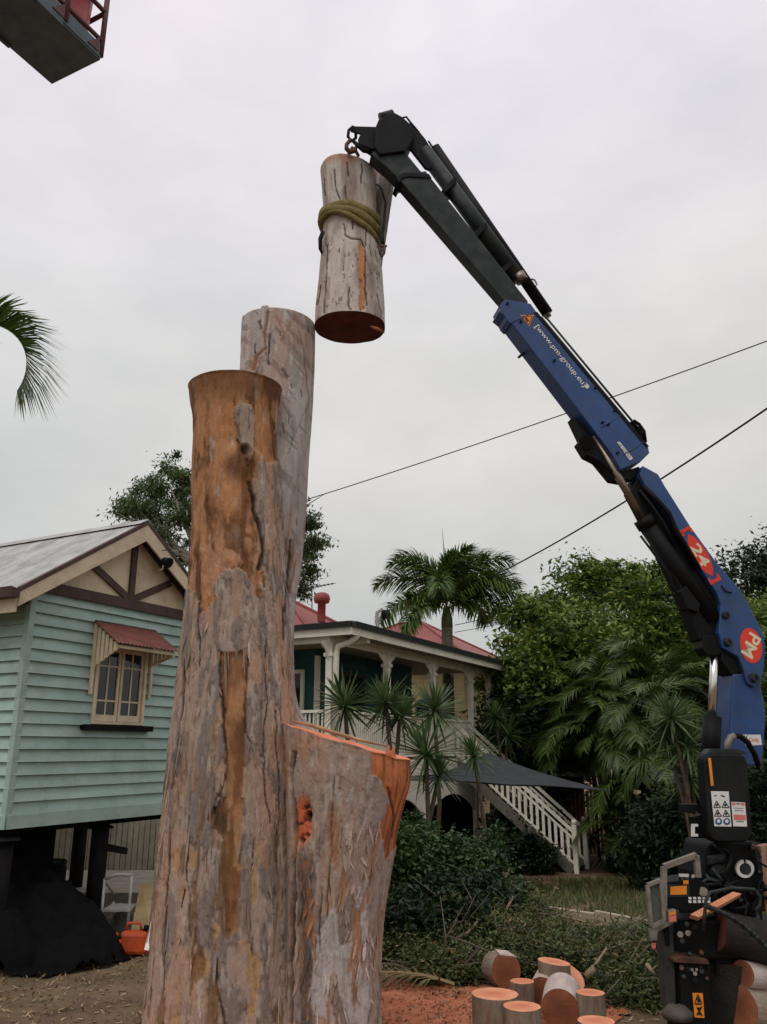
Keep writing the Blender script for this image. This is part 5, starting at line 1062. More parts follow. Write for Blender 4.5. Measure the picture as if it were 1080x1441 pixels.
def rot_frames(n, droop=0.0, up=0.3):
    """random leaf axes: direction d and side s"""
    d = rng.normal(size=(n, 3)); d[:, 2] = d[:, 2] * 0.6 - droop; d /= np.linalg.norm(d, axis=1)[:, None]
    s = rng.normal(size=(n, 3)); s -= (s * d).sum(1)[:, None] * d
    s[:, 2] *= up; s -= (s * d).sum(1)[:, None] * d; s /= np.linalg.norm(s, axis=1)[:, None] + 1e-9
    return d, s
def leaf_mesh(name, C_, size, aspect=0.42, droop=0.2, tint=None, up=0.3):
    """folded four-point leaves at the given places"""
    n = len(C_); d, s = rot_frames(n, droop, up); nrm = np.cross(d, s); L_ = (size if hasattr(size, '__len__') else size * rng.uniform(0.5, 1.0, n) ** 1.5 * 1.55)[:, None]
    a = C_ - d * L_ * 0.5; b = C_ + d * L_ * 0.5; m1 = C_ + s * L_ * aspect * 0.5 + nrm * L_ * 0.06; m2 = C_ - s * L_ * aspect * 0.5 + nrm * L_ * 0.06
    V = np.stack([a, m1, b, m2], 1).reshape(-1, 3); k = np.arange(n)[:, None] * 4
    f = np.concatenate([k + np.array([[0, 1, 2]]), k + np.array([[0, 2, 3]])])
    t = rng.uniform(0, 1, n) if tint is None else tint
    return np_mesh(name, V, f, smooth=False, tint=np.repeat(np.clip(t, 0, 1), 4))
def clump_cloud(center, radii, nclump, per, crad, hollow=0.55, low=-1.0, seed=None, flat=0.7):
    """leaf places gathered in clumps over an uneven crown; gaps stay between the clumps"""
    r_ = np.random.default_rng(seed) if seed is not None else rng
    d = r_.normal(size=(nclump, 3)); d /= np.linalg.norm(d, axis=1)[:, None]; d[:, 2] = np.maximum(d[:, 2], low)
    rad = hollow + (1 - hollow) * r_.uniform(0, 1, nclump) ** 0.6
    out_ = r_.uniform(0, 1, nclump) < 0.1; rad = np.where(out_, rad * 1.22, rad)
    rad *= 1 + 0.3 * fbm(d[:, 0] * 2, d[:, 1] * 2, d[:, 2] * 2, (seed or 0) + 600, 2)
    cc = np.array(center) + d * rad[:, None] * np.array(radii); cs = crad * r_.uniform(0.6, 1.35, nclump) * np.where(out_, 0.55, 1)
    pts = np.repeat(cc, per, 0) + r_.normal(size=(nclump * per, 3)) * np.repeat(cs, per)[:, None] * np.array([1, 1, flat]) * 0.6
    ct = np.repeat(r_.uniform(0.1, 0.75, nclump), per); t = np.clip(ct + r_.normal(0, 0.16, nclump * per), 0, 1)
    return pts, t, cc
def limb_tubes(base, cc, r0, nl, seed=0):
    """tapered trunk with limbs running out to clumps"""
    rr = random.Random(seed); base = np.array(base, float); mb = MB(); top = cc.mean(0)
    fork = base + (top - base) * 0.5
    mb.tube([base, base + (fork - base) * 0.5 + rng.normal(0, r0 * 0.6, 3) * [1, 1, 0], fork], [r0, r0 * 0.8, r0 * 0.62], 10)
    idx = rr.sample(range(len(cc)), min(nl, len(cc)))
    for i in idx:
        e_ = cc[i]; mid = fork + (e_ - fork) * 0.5 + np.array([rr.uniform(-.2, .2), rr.uniform(-.2, .2), rr.uniform(0, .35)]) * np.linalg.norm(e_ - fork) * 0.3
        st_ = fork - (fork - base) * rr.uniform(0, 0.25)
        mb.tube([st_, (st_ + mid) / 2 + rng.normal(0, .04, 3), mid, e_], [r0 * 0.4, r0 * 0.3, r0 * 0.2, r0 * 0.05], 7)
    return mb
def broad_tree(name, label, base, center, radii, mat, nclump, per, crad, leaf, r0=0.18, nl=26, seed=1, group=None, cat='tree', droop=0.2, aspect=0.42, hollow=0.5, stem=None):
    t = thing(name, label, cat, base, 0, group)
    pts, tn, cc = clump_cloud(center, radii, nclump, per, crad, seed=seed, hollow=hollow)
    part('crown', leaf_mesh('crown', pts, leaf, aspect, droop, tn), mat, t)
    part('trunk', limb_tubes(base, cc, r0, nl, seed), stem or M_stem, t)
    return t
def at_ground(x, Y, dz=0.0):
    X = (x - CX) / (F / cp) * Y; return np.array([X, Y, gh(X, Y) + dz])

# gum tree beyond the teal house
gb = P(320, 1150, 36); gb[2] = 0
gt = thing('gum_tree', 'tall grey-green gum tree behind the teal house gable', 'tree', gb)
cl = []
for i, (x, y, rr, n_) in enumerate(((205, 715, 1.1, 16), (238, 680, 1.3, 20), (268, 672, 1.2, 20), (225, 745, 0.9, 12), (260, 720, 1.0, 14), (300, 690, 1.5, 18), (345, 700, 1.6, 18), (255, 775, 0.8, 8), (400, 715, 1.3, 16), (428, 740, 0.9, 12), (441, 770, 0.6, 9), (432, 805, 0.5, 7), (420, 775, 0.7, 9), (350, 760, 1.6, 14), (426, 830, 0.35, 5), (190, 722, 0.7, 9), (178, 712, 0.45, 6), (210, 694, 0.7, 8))):
    p_, t__, c_ = clump_cloud(P(x, y, 36 + rng.uniform(-1.2, 1.2)), (rr, rr, rr * 0.8), n_, 105, 0.4, hollow=0.2, seed=900 + i); cl.append((p_, t__, c_))
pts = np.concatenate([a for a, _, _ in cl]); tn = np.concatenate([b for _, b, _ in cl]); cc = np.concatenate([c_ for _, _, c_ in cl])
part('crown', leaf_mesh('crown', pts, 0.2, 0.36, 0.7, tn), L_gum, gt)
mb = MB(); root = gb; fk = P(300, 800, 36); mb.tube([root, (root + fk) / 2 + [0.2, 0, 0], fk], [0.5, 0.42, 0.34], 10)
for (x, y) in ((205, 715), (238, 680), (268, 672), (225, 745), (300, 690), (345, 700), (400, 715), (428, 740), (441, 770), (432, 805), (255, 775), (190, 722)):
    e_ = P(x, y, 36); m_ = fk + (e_ - fk) * 0.5 + np.array([0, 0, -0.5]); mb.tube([fk, m_, e_], [0.2, 0.12, 0.03], 7)
    for _ in range(4): q = e_ + rng.normal(0, 0.8, 3); mb.tube([m_ + (e_ - m_) * 0.4, q], [0.06, 0.015], 5)
part('trunk', mb, M('gum_tree_trunk', srgb(150, 140, 128), srgb(110, 100, 90)), gt)

# broadleaf trees on the right
RT = 'trees behind the stairs and crane'
broad_tree('leafy_tree', 'bright green leafy tree rising behind the verandah stairs', at_ground(790, 27), P(792, 965, 27), (2.3, 2.2, 2.9), L_mid, 300, 105, 0.5, 0.20, seed=21, group=RT)
broad_tree('leafy_tree', 'tall green tree with tufted top behind the cane palms', at_ground(870, 29), P(862, 905, 29), (2.6, 2.2, 3.0), L_mid, 320, 105, 0.5, 0.20, seed=22, group=RT)
broad_tree('leafy_tree', 'green tree showing behind the crane column', at_ground(1040, 28), P(1010, 960, 30), (3.4, 2.4, 3.6), L_mid, 320, 100, 0.6, 0.22, seed=23, group=RT)
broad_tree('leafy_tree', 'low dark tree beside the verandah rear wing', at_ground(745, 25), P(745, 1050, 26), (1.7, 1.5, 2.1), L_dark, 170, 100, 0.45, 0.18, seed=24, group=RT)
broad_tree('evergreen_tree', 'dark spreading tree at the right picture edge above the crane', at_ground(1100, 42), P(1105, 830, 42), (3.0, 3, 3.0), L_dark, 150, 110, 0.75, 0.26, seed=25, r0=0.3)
# tufts on top of the green trees
tf = [];
for (x, y, r_) in ((832, 812, 0.35), (848, 802, 0.3), (812, 818, 0.3), (893, 815, 0.3), (925, 806, 0.3), (872, 815, 0.35), (780, 850, 0.4), (908, 832, 0.4)): tf.append(clump_cloud(P(x, y, 28.5), (r_, r_, r_ * 1.4), 12, 45, 0.25, hollow=0.1, seed=int(x)))
for i_, (a, b, c_) in enumerate(tf):
    pass
tt = thing('slender_tree', 'slender young shoots standing above the green trees', 'tree', at_ground(850, 28.5)); part('crown', leaf_mesh('crown', np.concatenate([a for a, _, _ in tf]), 0.2, 0.45, 0.1, np.concatenate([b for _, b, _ in tf])), L_mid, tt)
mb = MB()
for (a, b, c_) in tf: e_ = c_.mean(0); mb.tube([at_ground(850, 28.5), at_ground(850, 28.5) * 0.4 + e_ * 0.6 - [0, 0, 0.4], e_ + [0, 0, .3]], [0.09, 0.06, 0.01], 6)
part('trunk', mb, M_stem, tt)

# --- palm fronds
def frond_mesh(name, L_=2.2, n=46, leaf=0.55, droop=0.9, vee=0.35, plume=False, wid=0.035, rise=0.9, curl=1.0, seed=0):
    """arched rachis with leaflets; x forward, z up, base at the origin"""
    r_ = np.random.default_rng(seed); t = np.linspace(0, 1, 24)
    ang = rise - (rise + droop) * t ** 1.15 * curl; dx = np.cos(ang); dz = np.sin(ang); st_ = L_ / 23
    xs_ = np.concatenate([[0], np.cumsum(dx[:-1] * st_)]); zs_ = np.concatenate([[0], np.cumsum(dz[:-1] * st_)])
    V = []; Fq = []; tin = []
    def strip(ps, ws, side, tv):
        b = len(V)
        for p, w in zip(ps, ws): V.append(p - side * w); V.append(p + side * w); tin.extend([tv, tv])
        for i in range(len(ps) - 1): Fq.append((b + 2 * i, b + 2 * i + 1, b + 2 * i + 3, b + 2 * i + 2))
    # rachis as a three sided rod
    for k in range(3):
        a = 2 * PI * k / 3; off = np.array([0, math.cos(a), math.sin(a)]) * 0.5
        b2 = np.array([0, math.cos(a + 2 * PI / 3), math.sin(a + 2 * PI / 3)]) * 0.5; b = len(V)
        for i in range(24):
            w = 0.05 * (1 - 0.85 * t[i]); p = np.array([xs_[i], 0, zs_[i]]); V.append(p + off * w); V.append(p + b2 * w); tin.extend([0.75, 0.75])
        for i in range(23): Fq.append((b + 2 * i, b + 2 * i + 1, b + 2 * i + 3, b + 2 * i + 2))
    for i in range(n):
        u = 0.14 + 0.85 * i / (n - 1); x0, z0 = np.interp(u, t, xs_), np.interp(u, t, zs_); a = np.interp(u, t, ang)
        tang = np.array([math.cos(a), 0, math.sin(a)]); nor = np.array([-math.sin(a), 0, math.cos(a)])
        for s_ in ((-1, 1) if not plume else (-1, 1, -1, 1)):
            ll = leaf * (0.55 + 0.6 * math.sin(PI * min(1, u * 0.92 + 0.05)) ** 0.8) * r_.uniform(0.85, 1.1) * (1 if u < 0.9 else 0.75)
            el = (vee + r_.normal(0, 0.12)) if not plume else r_.uniform(-1.1, 1.3)
            d = s_ * np.array([0, math.cos(el), 0]) + nor * math.sin(el); fw_ = 0.55 + 0.5 * u + r_.normal(0, 0.08)
            d = d + tang * fw_; d /= np.linalg.norm(d); p0 = np.array([x0, 0, z0]); sag = np.array([0, 0, -1.0])
            p1 = p0 + d * ll * 0.5 + sag * ll * 0.04; p2 = p0 + d * ll * 0.92 + sag * ll * (0.22 + r_.uniform(0, 0.14))
            side = np.cross(d, nor); side /= np.linalg.norm(side) + 1e-9
            strip([p0, p1, p2], [wid * 0.5, wid * 0.6, wid * 0.06], side, np.clip(r_.normal(0.45, 0.2), 0, 0.93 if r_.uniform() < .97 else 1))
    return np_mesh(name, np.array(V), np.array(Fq), smooth=False, tint=np.array(tin))
def put(name, me, mat, parent, loc, rotz, pitch=0.0, roll=0.0, sc=1.0, label=None):
    o = bpy.data.objects.new(name, me); link(o)
    if not me.materials: me.materials.append(mat)
    o.parent = parent; o.matrix_parent_inverse = Matrix.Translation(-parent.location)
    o.rotation_mode = 'XYZ'; o.location = [float(q) for q in loc]
    o.rotation_euler = (Matrix.Rotation(rotz, 3, 'Z') @ Matrix.Rotation(-pitch, 3, 'Y') @ Matrix.Rotation(roll, 3, 'X')).to_euler(); o.scale = (sc, sc, sc)
    return o
# foxtail palm behind the verandah house
plume = [frond_mesh('frond', 3.1, 74, 0.74, 0.85, plume=True, wid=0.05, rise=0.95, seed=k) for k in range(3)]
fb = P(630, 915, 28.0); fb[2] = gh(fb[0], 28.0); ft = thing('foxtail_palm', 'feathery palm with bushy plumes above the verandah roof', 'palm tree', fb)
ct = P(629, 862, 28.0)
part('trunk', MB().tube([fb, fb * 0.5 + ct * 0.5, ct - [0, 0, 0.5]], [0.24, 0.2, 0.19], 12), M_palmstem, ft); part('crownshaft', MB().tube([ct - [0, 0, 0.52], ct - [0, 0, 0.2], ct + [0, 0, 0.2]], [0.2, 0.19, 0.1], 12), M_greenstem, ft)
for k, (az, pit, sc) in enumerate(((178, 12, 0.98), (165, 40, 1.0), (2, 12, 1.02), (18, 44, 0.98), (-60, 42, 0.9), (-100, 0, 0.9), (-20, -24, 0.98), (205, -22, 0.95), (80, 30, 0.9), (120, 5, 0.9), (48, -12, 0.9), (-75, 64, 0.75), (-140, -34, 0.8), (-8, 28, 1.05), (-35, 5, 0.95), (190, 30, 0.95), (-12, -8, 1.08))):
    put('frond', plume[k % 3], L_palm, ft, ct + [0, 0, 0.05], math.radians(az), math.radians(pit), 0, sc)
part('spear_leaf', MB().tube([ct, ct + [-.05, 0, 2.2], ct + [-.1, 0, 3.0]], [0.03, 0.02, 0.006], 6), M_palmstem, ft)
# cane palms
cane = [frond_mesh('frond', 2.3, 56, 0.62, 1.25, vee=0.3, wid=0.034, rise=1.0, seed=10 + k) for k in range(3)]
CG = 'cane palms beside the crane'
def cane_clump(label, x, Y, stems, seed, hmin, hmax, spread=0.6, sc=1.0):
    r_ = random.Random(seed); b = at_ground(x, Y); t = thing('cane_palm', label, 'palm tree', b, 0, CG)
    for s_ in range(stems):
        a = r_.uniform(0, 2 * PI); rr = spread * r_.uniform(0.2, 1); h_ = r_.uniform(hmin, hmax); p0 = b + np.array([math.cos(a) * rr, math.sin(a) * rr, 0]); p1 = p0 + np.array([math.cos(a) * 0.12 * h_, math.sin(a) * 0.12 * h_, h_])
        part('stem', MB().tube([p0, (p0 + p1) / 2 + [0, 0, .05], p1], [0.06, 0.05, 0.04], 8), M_greenstem, t)
        for k in range(10):
            put('frond', cane[r_.randrange(3)], L_cane, t, p1 - np.array([0, 0, 0.1]), r_.uniform(0, 2 * PI), math.radians(r_.uniform(-28, 34)), r_.uniform(-.4, .4), sc * r_.uniform(0.75, 1.1))
cane_clump('tall cane palm clump left of the crane boom', 880, 23.5, 7, 31, 2.6, 4.6)
cane_clump('cane palm clump directly behind the crane lift cylinder', 955, 22.0, 7, 32, 1.6, 4.0)
cane_clump('slim cane palm clump in front of the tall tufted tree', 915, 24.5, 6, 35, 3.2, 5.0, 0.8)
cane_clump('short arching cane palm behind the branching dracaena', 1000, 20.5, 5, 36, 0.6, 2.6, 0.7)
cane_clump('cane palm clump at the right edge behind the crane column', 1070, 23.0, 6, 33, 2.2, 4.4)
cane_clump('low cane palm clump beside the timber slat fence', 925, 22.5, 4, 34, 0.3, 1.3, 0.7, 0.85)
# young dracaena plant with bare branches
def sword_rosette(name, n=70, L_=0.75, wid=0.03, seed=0, low=-0.5):
    r_ = np.random.default_rng(seed); V = []; Fq = []; tin = []
    for i in range(n):
        az = i * 2.39996 + r_.normal(0, .2); el = low + (1.45 - low) * (i / n) ** 0.8 + r_.normal(0, .08); ll = L_ * r_.uniform(0.8, 1.1) * (0.8 + 0.2 * math.cos(el))
        d = np.array([math.cos(az) * math.cos(el), math.sin(az) * math.cos(el), math.sin(el)]); s_ = np.array([-math.sin(az), math.cos(az), 0]); up = np.cross(d, s_)
        b = len(V); sag = r_.uniform(0.02, 0.14); tv = np.clip(r_.normal(.45, .2), 0, 1)
        for f_, w in ((0.02, 0.6), (0.4, 1.0), (0.75, 0.75), (1.0, 0.04)):
            p = d * ll * f_ + np.array([0, 0, -1]) * ll * sag * f_ ** 2
            V += [p - s_ * wid * w + up * wid * 0.35 * w, p, p + s_ * wid * w + up * wid * 0.35 * w]; tin += [tv] * 3
        for k in range(3):
            for j in range(2): Fq.append((b + 3 * k + j, b + 3 * k + j + 1, b + 3 * (k + 1) + j + 1, b + 3 * (k + 1) + j))
    return np_mesh(name, np.array(V), np.array(Fq), smooth=False, tint=np.array(tin))
ros = [sword_rosette('leaf_rosette', 92, 0.8, 0.024, seed=k, low=-0.9) for k in range(3)]
M_yst = M('brown_yucca_stem', srgb(92, 78, 62), srgb(58, 48, 40), rough=0.9, scale=8, bump=0.5)
YG = 'yuccas before the verandah'
def yucca(label, heads, basex, Y, group=YG):
    b = at_ground(basex, Y); t = thing('yucca', label, 'yucca', b, 0, group)
    for k, (x, y, sc) in enumerate(heads):
        e_ = P(x, y, Y + 0.15 * k); m_ = b * 0.45 + e_ * 0.55 + np.array([0.1 * (-1) ** k, 0, -0.1])
        part('stem', MB().tube([b, m_, e_], [0.05, 0.04, 0.035], 8), M_yst, t); put('leaf_rosette', ros[k % 3], L_yucca, t, e_, k * 1.3 + x, math.radians(((x * 7) % 50) - 25), math.radians(((y * 5) % 40) - 20), sc)
yucca('yucca with dense spiky head before the first verandah post', [(486, 993, 0.95)], 492, 14.5)
yucca('paired yucca heads at the middle of the verandah railing', [(543, 990, 0.85), (563, 1008, 0.8)], 556, 15.0)
yucca('tall yucca before the third verandah post', [(612, 1000, 0.95)], 606, 15.5)
yucca('low yucca with drooping heads beside the side stump', [(600, 1062, 1.0), (618, 1092, 0.7)], 586, 14.0)
yucca('small yucca poking above the shade sail', [(668, 1064, 0.72)], 676, 15.8)
yucca('dark yucca in shade behind the verandah end', [(697, 1010, 0.9), (714, 1035, 1.1)], 712, 24.0)
yucca('branching dracaena with bare stems left of the crane', [(945, 1010, 1.0), (965, 1050, 1.0), (938, 1038, 0.8), (960, 1015, 0.85), (972, 1095, 1.1)], 966, 17.5, 'dracaenas by the crane')

# palm at the left picture edge
lfm = [frond_mesh('frond', 2.6, 110, 0.74, 2.3, vee=1.1, wid=0.03, rise=0.9, seed=40), frond_mesh('frond', 2.6, 56, 0.7, 1.2, vee=0.15, wid=0.03, rise=0.8, seed=41)]
lc = P(-112, 505, 16.0); lb = np.array([lc[0] - 0.2, 16.0, 0.0]); lp = thing('edge_palm', 'palm frond arching in from the left picture edge', 'palm tree', lb)
part('trunk', MB().tube([lb, lb * 0.5 + lc * 0.5, lc], [0.22, 0.17, 0.14], 12), M_palmstem, lp)
for k, (az, pit, rl, sc) in enumerate(((-4, 8, 0.0, 1.5), (120, 20, 0, 1), (180, 10, 0, 1), (240, 15, 0, 1), (165, 45, 0, .9), (60, 40, 0, .8))):
    put('frond', lfm[min(k, 1)], L_palm, lp, lc, math.radians(az), math.radians(pit), rl, sc)

# shrubs in the middle distance
SG = 'shrubs behind the log pile'
def shrub(label, x, Y, zc, radii, nclump, per, seed, mat=L_shrub, leaf=0.085, crad=0.22):
    b = at_ground(x, Y); c0 = b + np.array([0, 0, zc]); t = thing('shrub', label, 'shrub', b, 0, SG)
    pts, tn, cc = clump_cloud(c0, radii, nclump, per, crad, hollow=0.35, seed=seed); pts[:, 2] = np.maximum(pts[:, 2], b[2] + 0.02)
    part('crown', leaf_mesh('crown', pts, leaf, 0.45, 0.1, tn), mat, t)
    mb = MB(); r_ = random.Random(seed)
    for i in r_.sample(range(len(cc)), 14): mb.tube([b + [r_.uniform(-.1, .1), 0, 0], (b + cc[i]) / 2 + [0, 0, .1], cc[i]], [0.035, 0.022, 0.008], 6)
    part('trunk', mb, M_stem, t)
shrub('dense dark shrub beside the side stump', 562, 13.0, 0.75, (0.62, 0.7, 1.0), 150, 120, 51)
shrub('leafy shrub under the verandah arch', 606, 13.6, 0.6, (0.8, 0.7, 0.8), 150, 120, 52)
shrub('rounded glossy shrub beside the foot of the arches', 656, 13.8, 0.5, (0.8, 0.7, 0.72), 150, 120, 53)
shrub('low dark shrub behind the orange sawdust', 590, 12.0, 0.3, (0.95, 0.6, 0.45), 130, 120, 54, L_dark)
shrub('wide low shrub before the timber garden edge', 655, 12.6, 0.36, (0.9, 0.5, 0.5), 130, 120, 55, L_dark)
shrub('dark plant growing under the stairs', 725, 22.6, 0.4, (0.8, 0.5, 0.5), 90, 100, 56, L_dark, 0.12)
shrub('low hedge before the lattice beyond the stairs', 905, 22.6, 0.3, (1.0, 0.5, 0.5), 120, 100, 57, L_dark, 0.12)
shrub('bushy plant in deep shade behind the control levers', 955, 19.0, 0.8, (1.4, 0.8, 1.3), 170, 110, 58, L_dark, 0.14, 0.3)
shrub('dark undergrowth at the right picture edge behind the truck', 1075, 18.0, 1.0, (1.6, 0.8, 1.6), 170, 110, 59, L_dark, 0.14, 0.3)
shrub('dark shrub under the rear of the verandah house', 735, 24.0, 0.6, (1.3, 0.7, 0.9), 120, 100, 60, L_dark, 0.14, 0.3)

# cut branches lying in a heap
pile_c = []
for i, (x, Y, rx_, h_) in enumerate(((590, 11.6, .8, .3), (640, 11.3, .8, .32), (690, 11.6, .8, .42), (735, 11.7, .8, .36), (780, 11.6, .8, .3), (830, 11.6, .8, .3), (875, 11.4, .8, .3), (905, 10.8, .7, .36), (860, 10.8, .6, .3), (720, 11.0, .6, .3), (790, 11.0, .6, .28), (925, 11.4, .7, .4), (620, 11.0, .5, .22), (700, 12.4, .7, .55), (890, 12.2, .8, .2), (948, 10.9, .5, .35), (890, 10.0, .5, .2), (650, 12.2, .7, .5), (735, 12.3, .4, .5))):
    b = at_ground(x, Y); p_, t__, c_ = clump_cloud(b + np.array([0, 0, h_ * 0.45]), (rx_, 0.5, h_ * 0.85), 80, 110, 0.2, hollow=0.15, seed=700 + i, flat=0.6); p_[:, 2] = np.abs(p_[:, 2] - b[2]) + b[2]; pile_c.append((p_, t__, c_))
bp_ = tag(part('brush_heap', leaf_mesh('brush_heap', np.concatenate([a for a, _, _ in pile_c]), 0.06, 0.38, 0.25, np.concatenate([b for _, b, _ in pile_c])), L_brush), 'heap of cut leafy branches behind the sawn logs', 'branches', kind='stuff')
mb = MB(); allc = np.concatenate([c_ for _, _, c_ in pile_c])
for i in range(420):
    a = allc[rng.integers(len(allc))]; d = rng.normal(size=3) * [1, 0.6, 0.35]; d /= np.linalg.norm(d); l_ = rng.uniform(0.3, 0.9); b = a + d * l_; b[2] = max(b[2], 0.03); m_ = (a + b) / 2 + rng.normal(0, .04, 3); mb.tube([a, m_, b], [0.014, 0.01, 0.004], 5)
part('twigs', mb, M_stem, bp_, kind='stuff')
M_palebr = M('pale_branch', srgb(168, 146, 118), srgb(120, 98, 76), scale=7)
BR = 'bare cut branches in the heap'
for lab_, pts_, r_ in (('thick bare branch leaning left over the heap', [(664, 1290, 13.2), (690, 1262, 13.0), (716, 1228, 13.0)], 0.05), ('curved pale branch lying across the dark shrub', [(625, 1330, 11.4), (660, 1312, 11.3), (672, 1298, 11.4)], 0.02), ('forked pale branch standing in the middle of the heap', [(700, 1318, 12.0), (708, 1290, 12.0), (722, 1262, 12.2)], 0.025), ('short pale branch stub lying beside the topmost log', [(826, 1376, 10.2), (834, 1366, 10.2), (841, 1358, 10.3)], 0.05), ('white split stick lying before the stabiliser leg', [(911, 1358, 9.9), (917, 1366, 9.8), (925, 1374, 9.8)], 0.025), ('long thin branch lying along the garden edge', [(740, 1300, 12.4), (790, 1290, 12.4), (840, 1302, 12.3)], 0.022), ('grey branch lying across the brush below the stairs', [(668, 1276, 13.4), (690, 1290, 13.2), (700, 1312, 13.1)], 0.04)):
    mb = MB(); q_ = [P(*p_) for p_ in pts_]; mb.tube([q_[0], q_[1], q_[2]], [r_, r_ * 0.85, r_ * 0.5], 8); mb.tube([q_[1], q_[1] + (q_[2] - q_[1]) * 0.5 + [r_ * 3, 0, r_ * 4]], [r_ * 0.5, r_ * 0.2], 6)
    solo('cut_branch', mb, M_palebr, lab_, 'branch', BR)
# dry palm fronds on the ground by the sawdust
dryf = frond_mesh('dry_frond', 1.3, 40, 0.4, 0.35, vee=0.1, wid=0.014, rise=0.25, seed=77)
for k, (lab_, x, y, az) in enumerate((('dry brown frond fallen beside the orange sawdust', 548, 1372, 0.15), ('dry brown frond lying under the shrubs', 575, 1362, 0.5), ('dry brown frond lying against the leaning log disc', 640, 1386, 2.9))):
    o = bpy.data.objects.new('fallen_frond', dryf); link(o); p_ = PZ(x, y, 0.05); o.location = p_; o.rotation_euler = (0, 0, az)
    if not dryf.materials: dryf.materials.append(L_dry)
    tag(o, lab_, 'palm frond', 'dry fronds on the ground')
# grass tufts beyond the log pile
n_ = 26000
gx = rng.uniform(-1.0, 7.5, n_); gy = rng.uniform(9.6, 21.5, n_); keep = (fbm(gx * 0.8, gy * 0.8, 0, 820, 3) > -0.12) & ~((gy < 13.0) & (gx < 3.2)); gx, gy = gx[keep], gy[keep]; n_ = len(gx)
g0 = np.stack([gx, gy, gfun(gx, gy)], 1); hd_ = rng.uniform(0, 2 * PI, n_); sd = np.stack([np.cos(hd_), np.sin(hd_), 0 * hd_], 1); hh_ = rng.uniform(0.05, 0.17, n_)[:, None]
tip = g0 + np.array([0, 0, 1]) * hh_ + np.stack([rng.normal(0, .04, n_), rng.normal(0, .04, n_), 0 * hd_], 1)
V = np.stack([g0 - sd * 0.012, g0 + sd * 0.012, tip], 1).reshape(-1, 3); f = (np.arange(n_)[:, None] * 3 + np.array([[0, 1, 2]]))
tag(part('grass', np_mesh('grass', V, f, smooth=False, tint=np.repeat(rng.uniform(0, 1, n_), 3)), M_leaf('grass_blade', srgb(58, 74, 38), srgb(108, 116, 70), dry=srgb(140, 128, 92), dryamt=0.15)), 'rough green grass on the slope below the stairs', 'grass', kind='stuff')
# leaf litter
n_ = 9000; gx = rng.uniform(-6.5, 4.5, n_); gy = rng.uniform(8.4, 14.5, n_); g0 = np.stack([gx, gy, gfun(gx, gy) + rng.uniform(0.004, 0.03, n_)], 1)
tag(part('leaf_litter', leaf_mesh('leaf_litter', g0, 0.07, 0.3, 0.0, up=0.05), M_leaf('dead_leaf', srgb(84, 66, 46), srgb(176, 150, 116), rough=0.8, transl=0.0)), 'dry leaves and wood chips strewn over the soil', 'leaf litter', kind='stuff')
# ---------------------------------------------------------------- sawn logs on the ground
M_logbark = M('log_bark', srgb(150, 136, 122), srgb(104, 88, 74), rough=0.9, scale=5, stretch=(2.5, 2.5, 0.6), bump=0.6, bscale=28, dirt=srgb(150, 96, 66), dscale=3, damt=0.5, rv=0.08)
M_logpale = M('pale_log_bark', srgb(206, 192, 184), srgb(170, 152, 144), rough=0.8, scale=5, stretch=(2.5, 2.5, 0.6), bump=0.35, bscale=24, dirt=srgb(150, 116, 100), dscale=4, damt=0.4)
M_sawn = M_wood_cut('log_end_fresh', srgb(236, 172, 138), srgb(214, 138, 100), srgb(192, 108, 78), 16)
M_sawn_brown = M_wood_cut('log_end_brown', srgb(164, 104, 76), srgb(126, 76, 54), srgb(104, 62, 46), 18)
LG = 'sawn log sections on the sawdust'
def cut_log(label, base, axis, r, h, bark=M_logbark, face=M_sawn, seed=0, group=LG, ell=1.0, tilt=0.0):
    """log section standing at base along axis; local z is the log axis"""
    t = thing('cut_log', label, 'log', base, 0, group)
    t.rotation_euler = Vector([float(q) for q in axis]).to_track_quat('Z', 'Y').to_euler()
    n = 44; th = np.linspace(0, 2 * PI, n, endpoint=False); zs_ = np.linspace(0, h, 9); TH, Zq = np.meshgrid(th, zs_)
    R = r * (1 + 0.06 * fbm(np.cos(TH) * 1.2, np.sin(TH) * 1.2, Zq * 0.3, seed, 3) + 0.015 * fbm(np.cos(TH) * 6, np.sin(TH) * 6, Zq * 4, seed + 3, 3))
    Zq = Zq + (Zq / h) * tilt * np.cos(TH) * r
    V = np.stack([R * np.cos(TH), R * np.sin(TH) * ell, Zq], -1)
    part('bark', np_mesh('bark', V.reshape(-1, 3), loft_faces(9, n)), bark, t, world=False)
    for ring, nm in ((V[-1], 'cut_face'), (V[0][::-1], 'cut_face')):
        c0 = ring.mean(0); k = np.arange(n); k2 = (k + 1) % n; VV = np.concatenate([[c0], c0 + (ring - c0) * 0.5, ring])
        part(nm, np_mesh(nm, VV, [np.stack([0 * k, 1 + k, 1 + k2], 1), np.stack([1 + k, 1 + n + k, 1 + n + k2, 1 + k2], 1)]), face, t, world=False)
    return t
def up_log(label, x, ytop, half, hgt, seed, face=M_sawn, bark=M_logbark, ell=0.95, tilt=0.0):
    """upright log: centre of its top at photo pixel x, ytop; half width in pixels"""
    p = PZ(x, ytop, hgt); r = half / F * (p[1] * cp + (p[2] - H) * sp) * 0.98; return cut_log(label, (p[0], p[1], gh(p[0], p[1]) - 0.015), (0, 0, 1), r, hgt + 0.015, bark, face, seed, ell=ell, tilt=tilt)
up_log('widest upright log with broad pale orange top, frontmost left', 697, 1396, 34, 0.34, 1)
up_log('upright log with nearly edge-on top at the front of the pile', 735, 1412, 27, 0.33, 2)
up_log('small upright log top showing between the leaning disc and pale log', 735, 1381, 17, 0.28, 4)
up_log('upright log standing at the back of the pile, topmost', 780, 1353, 23, 0.42, 5, tilt=0.12)
up_log('upright orange-topped log at the right end of the pile', 831, 1397, 20, 0.34, 9)
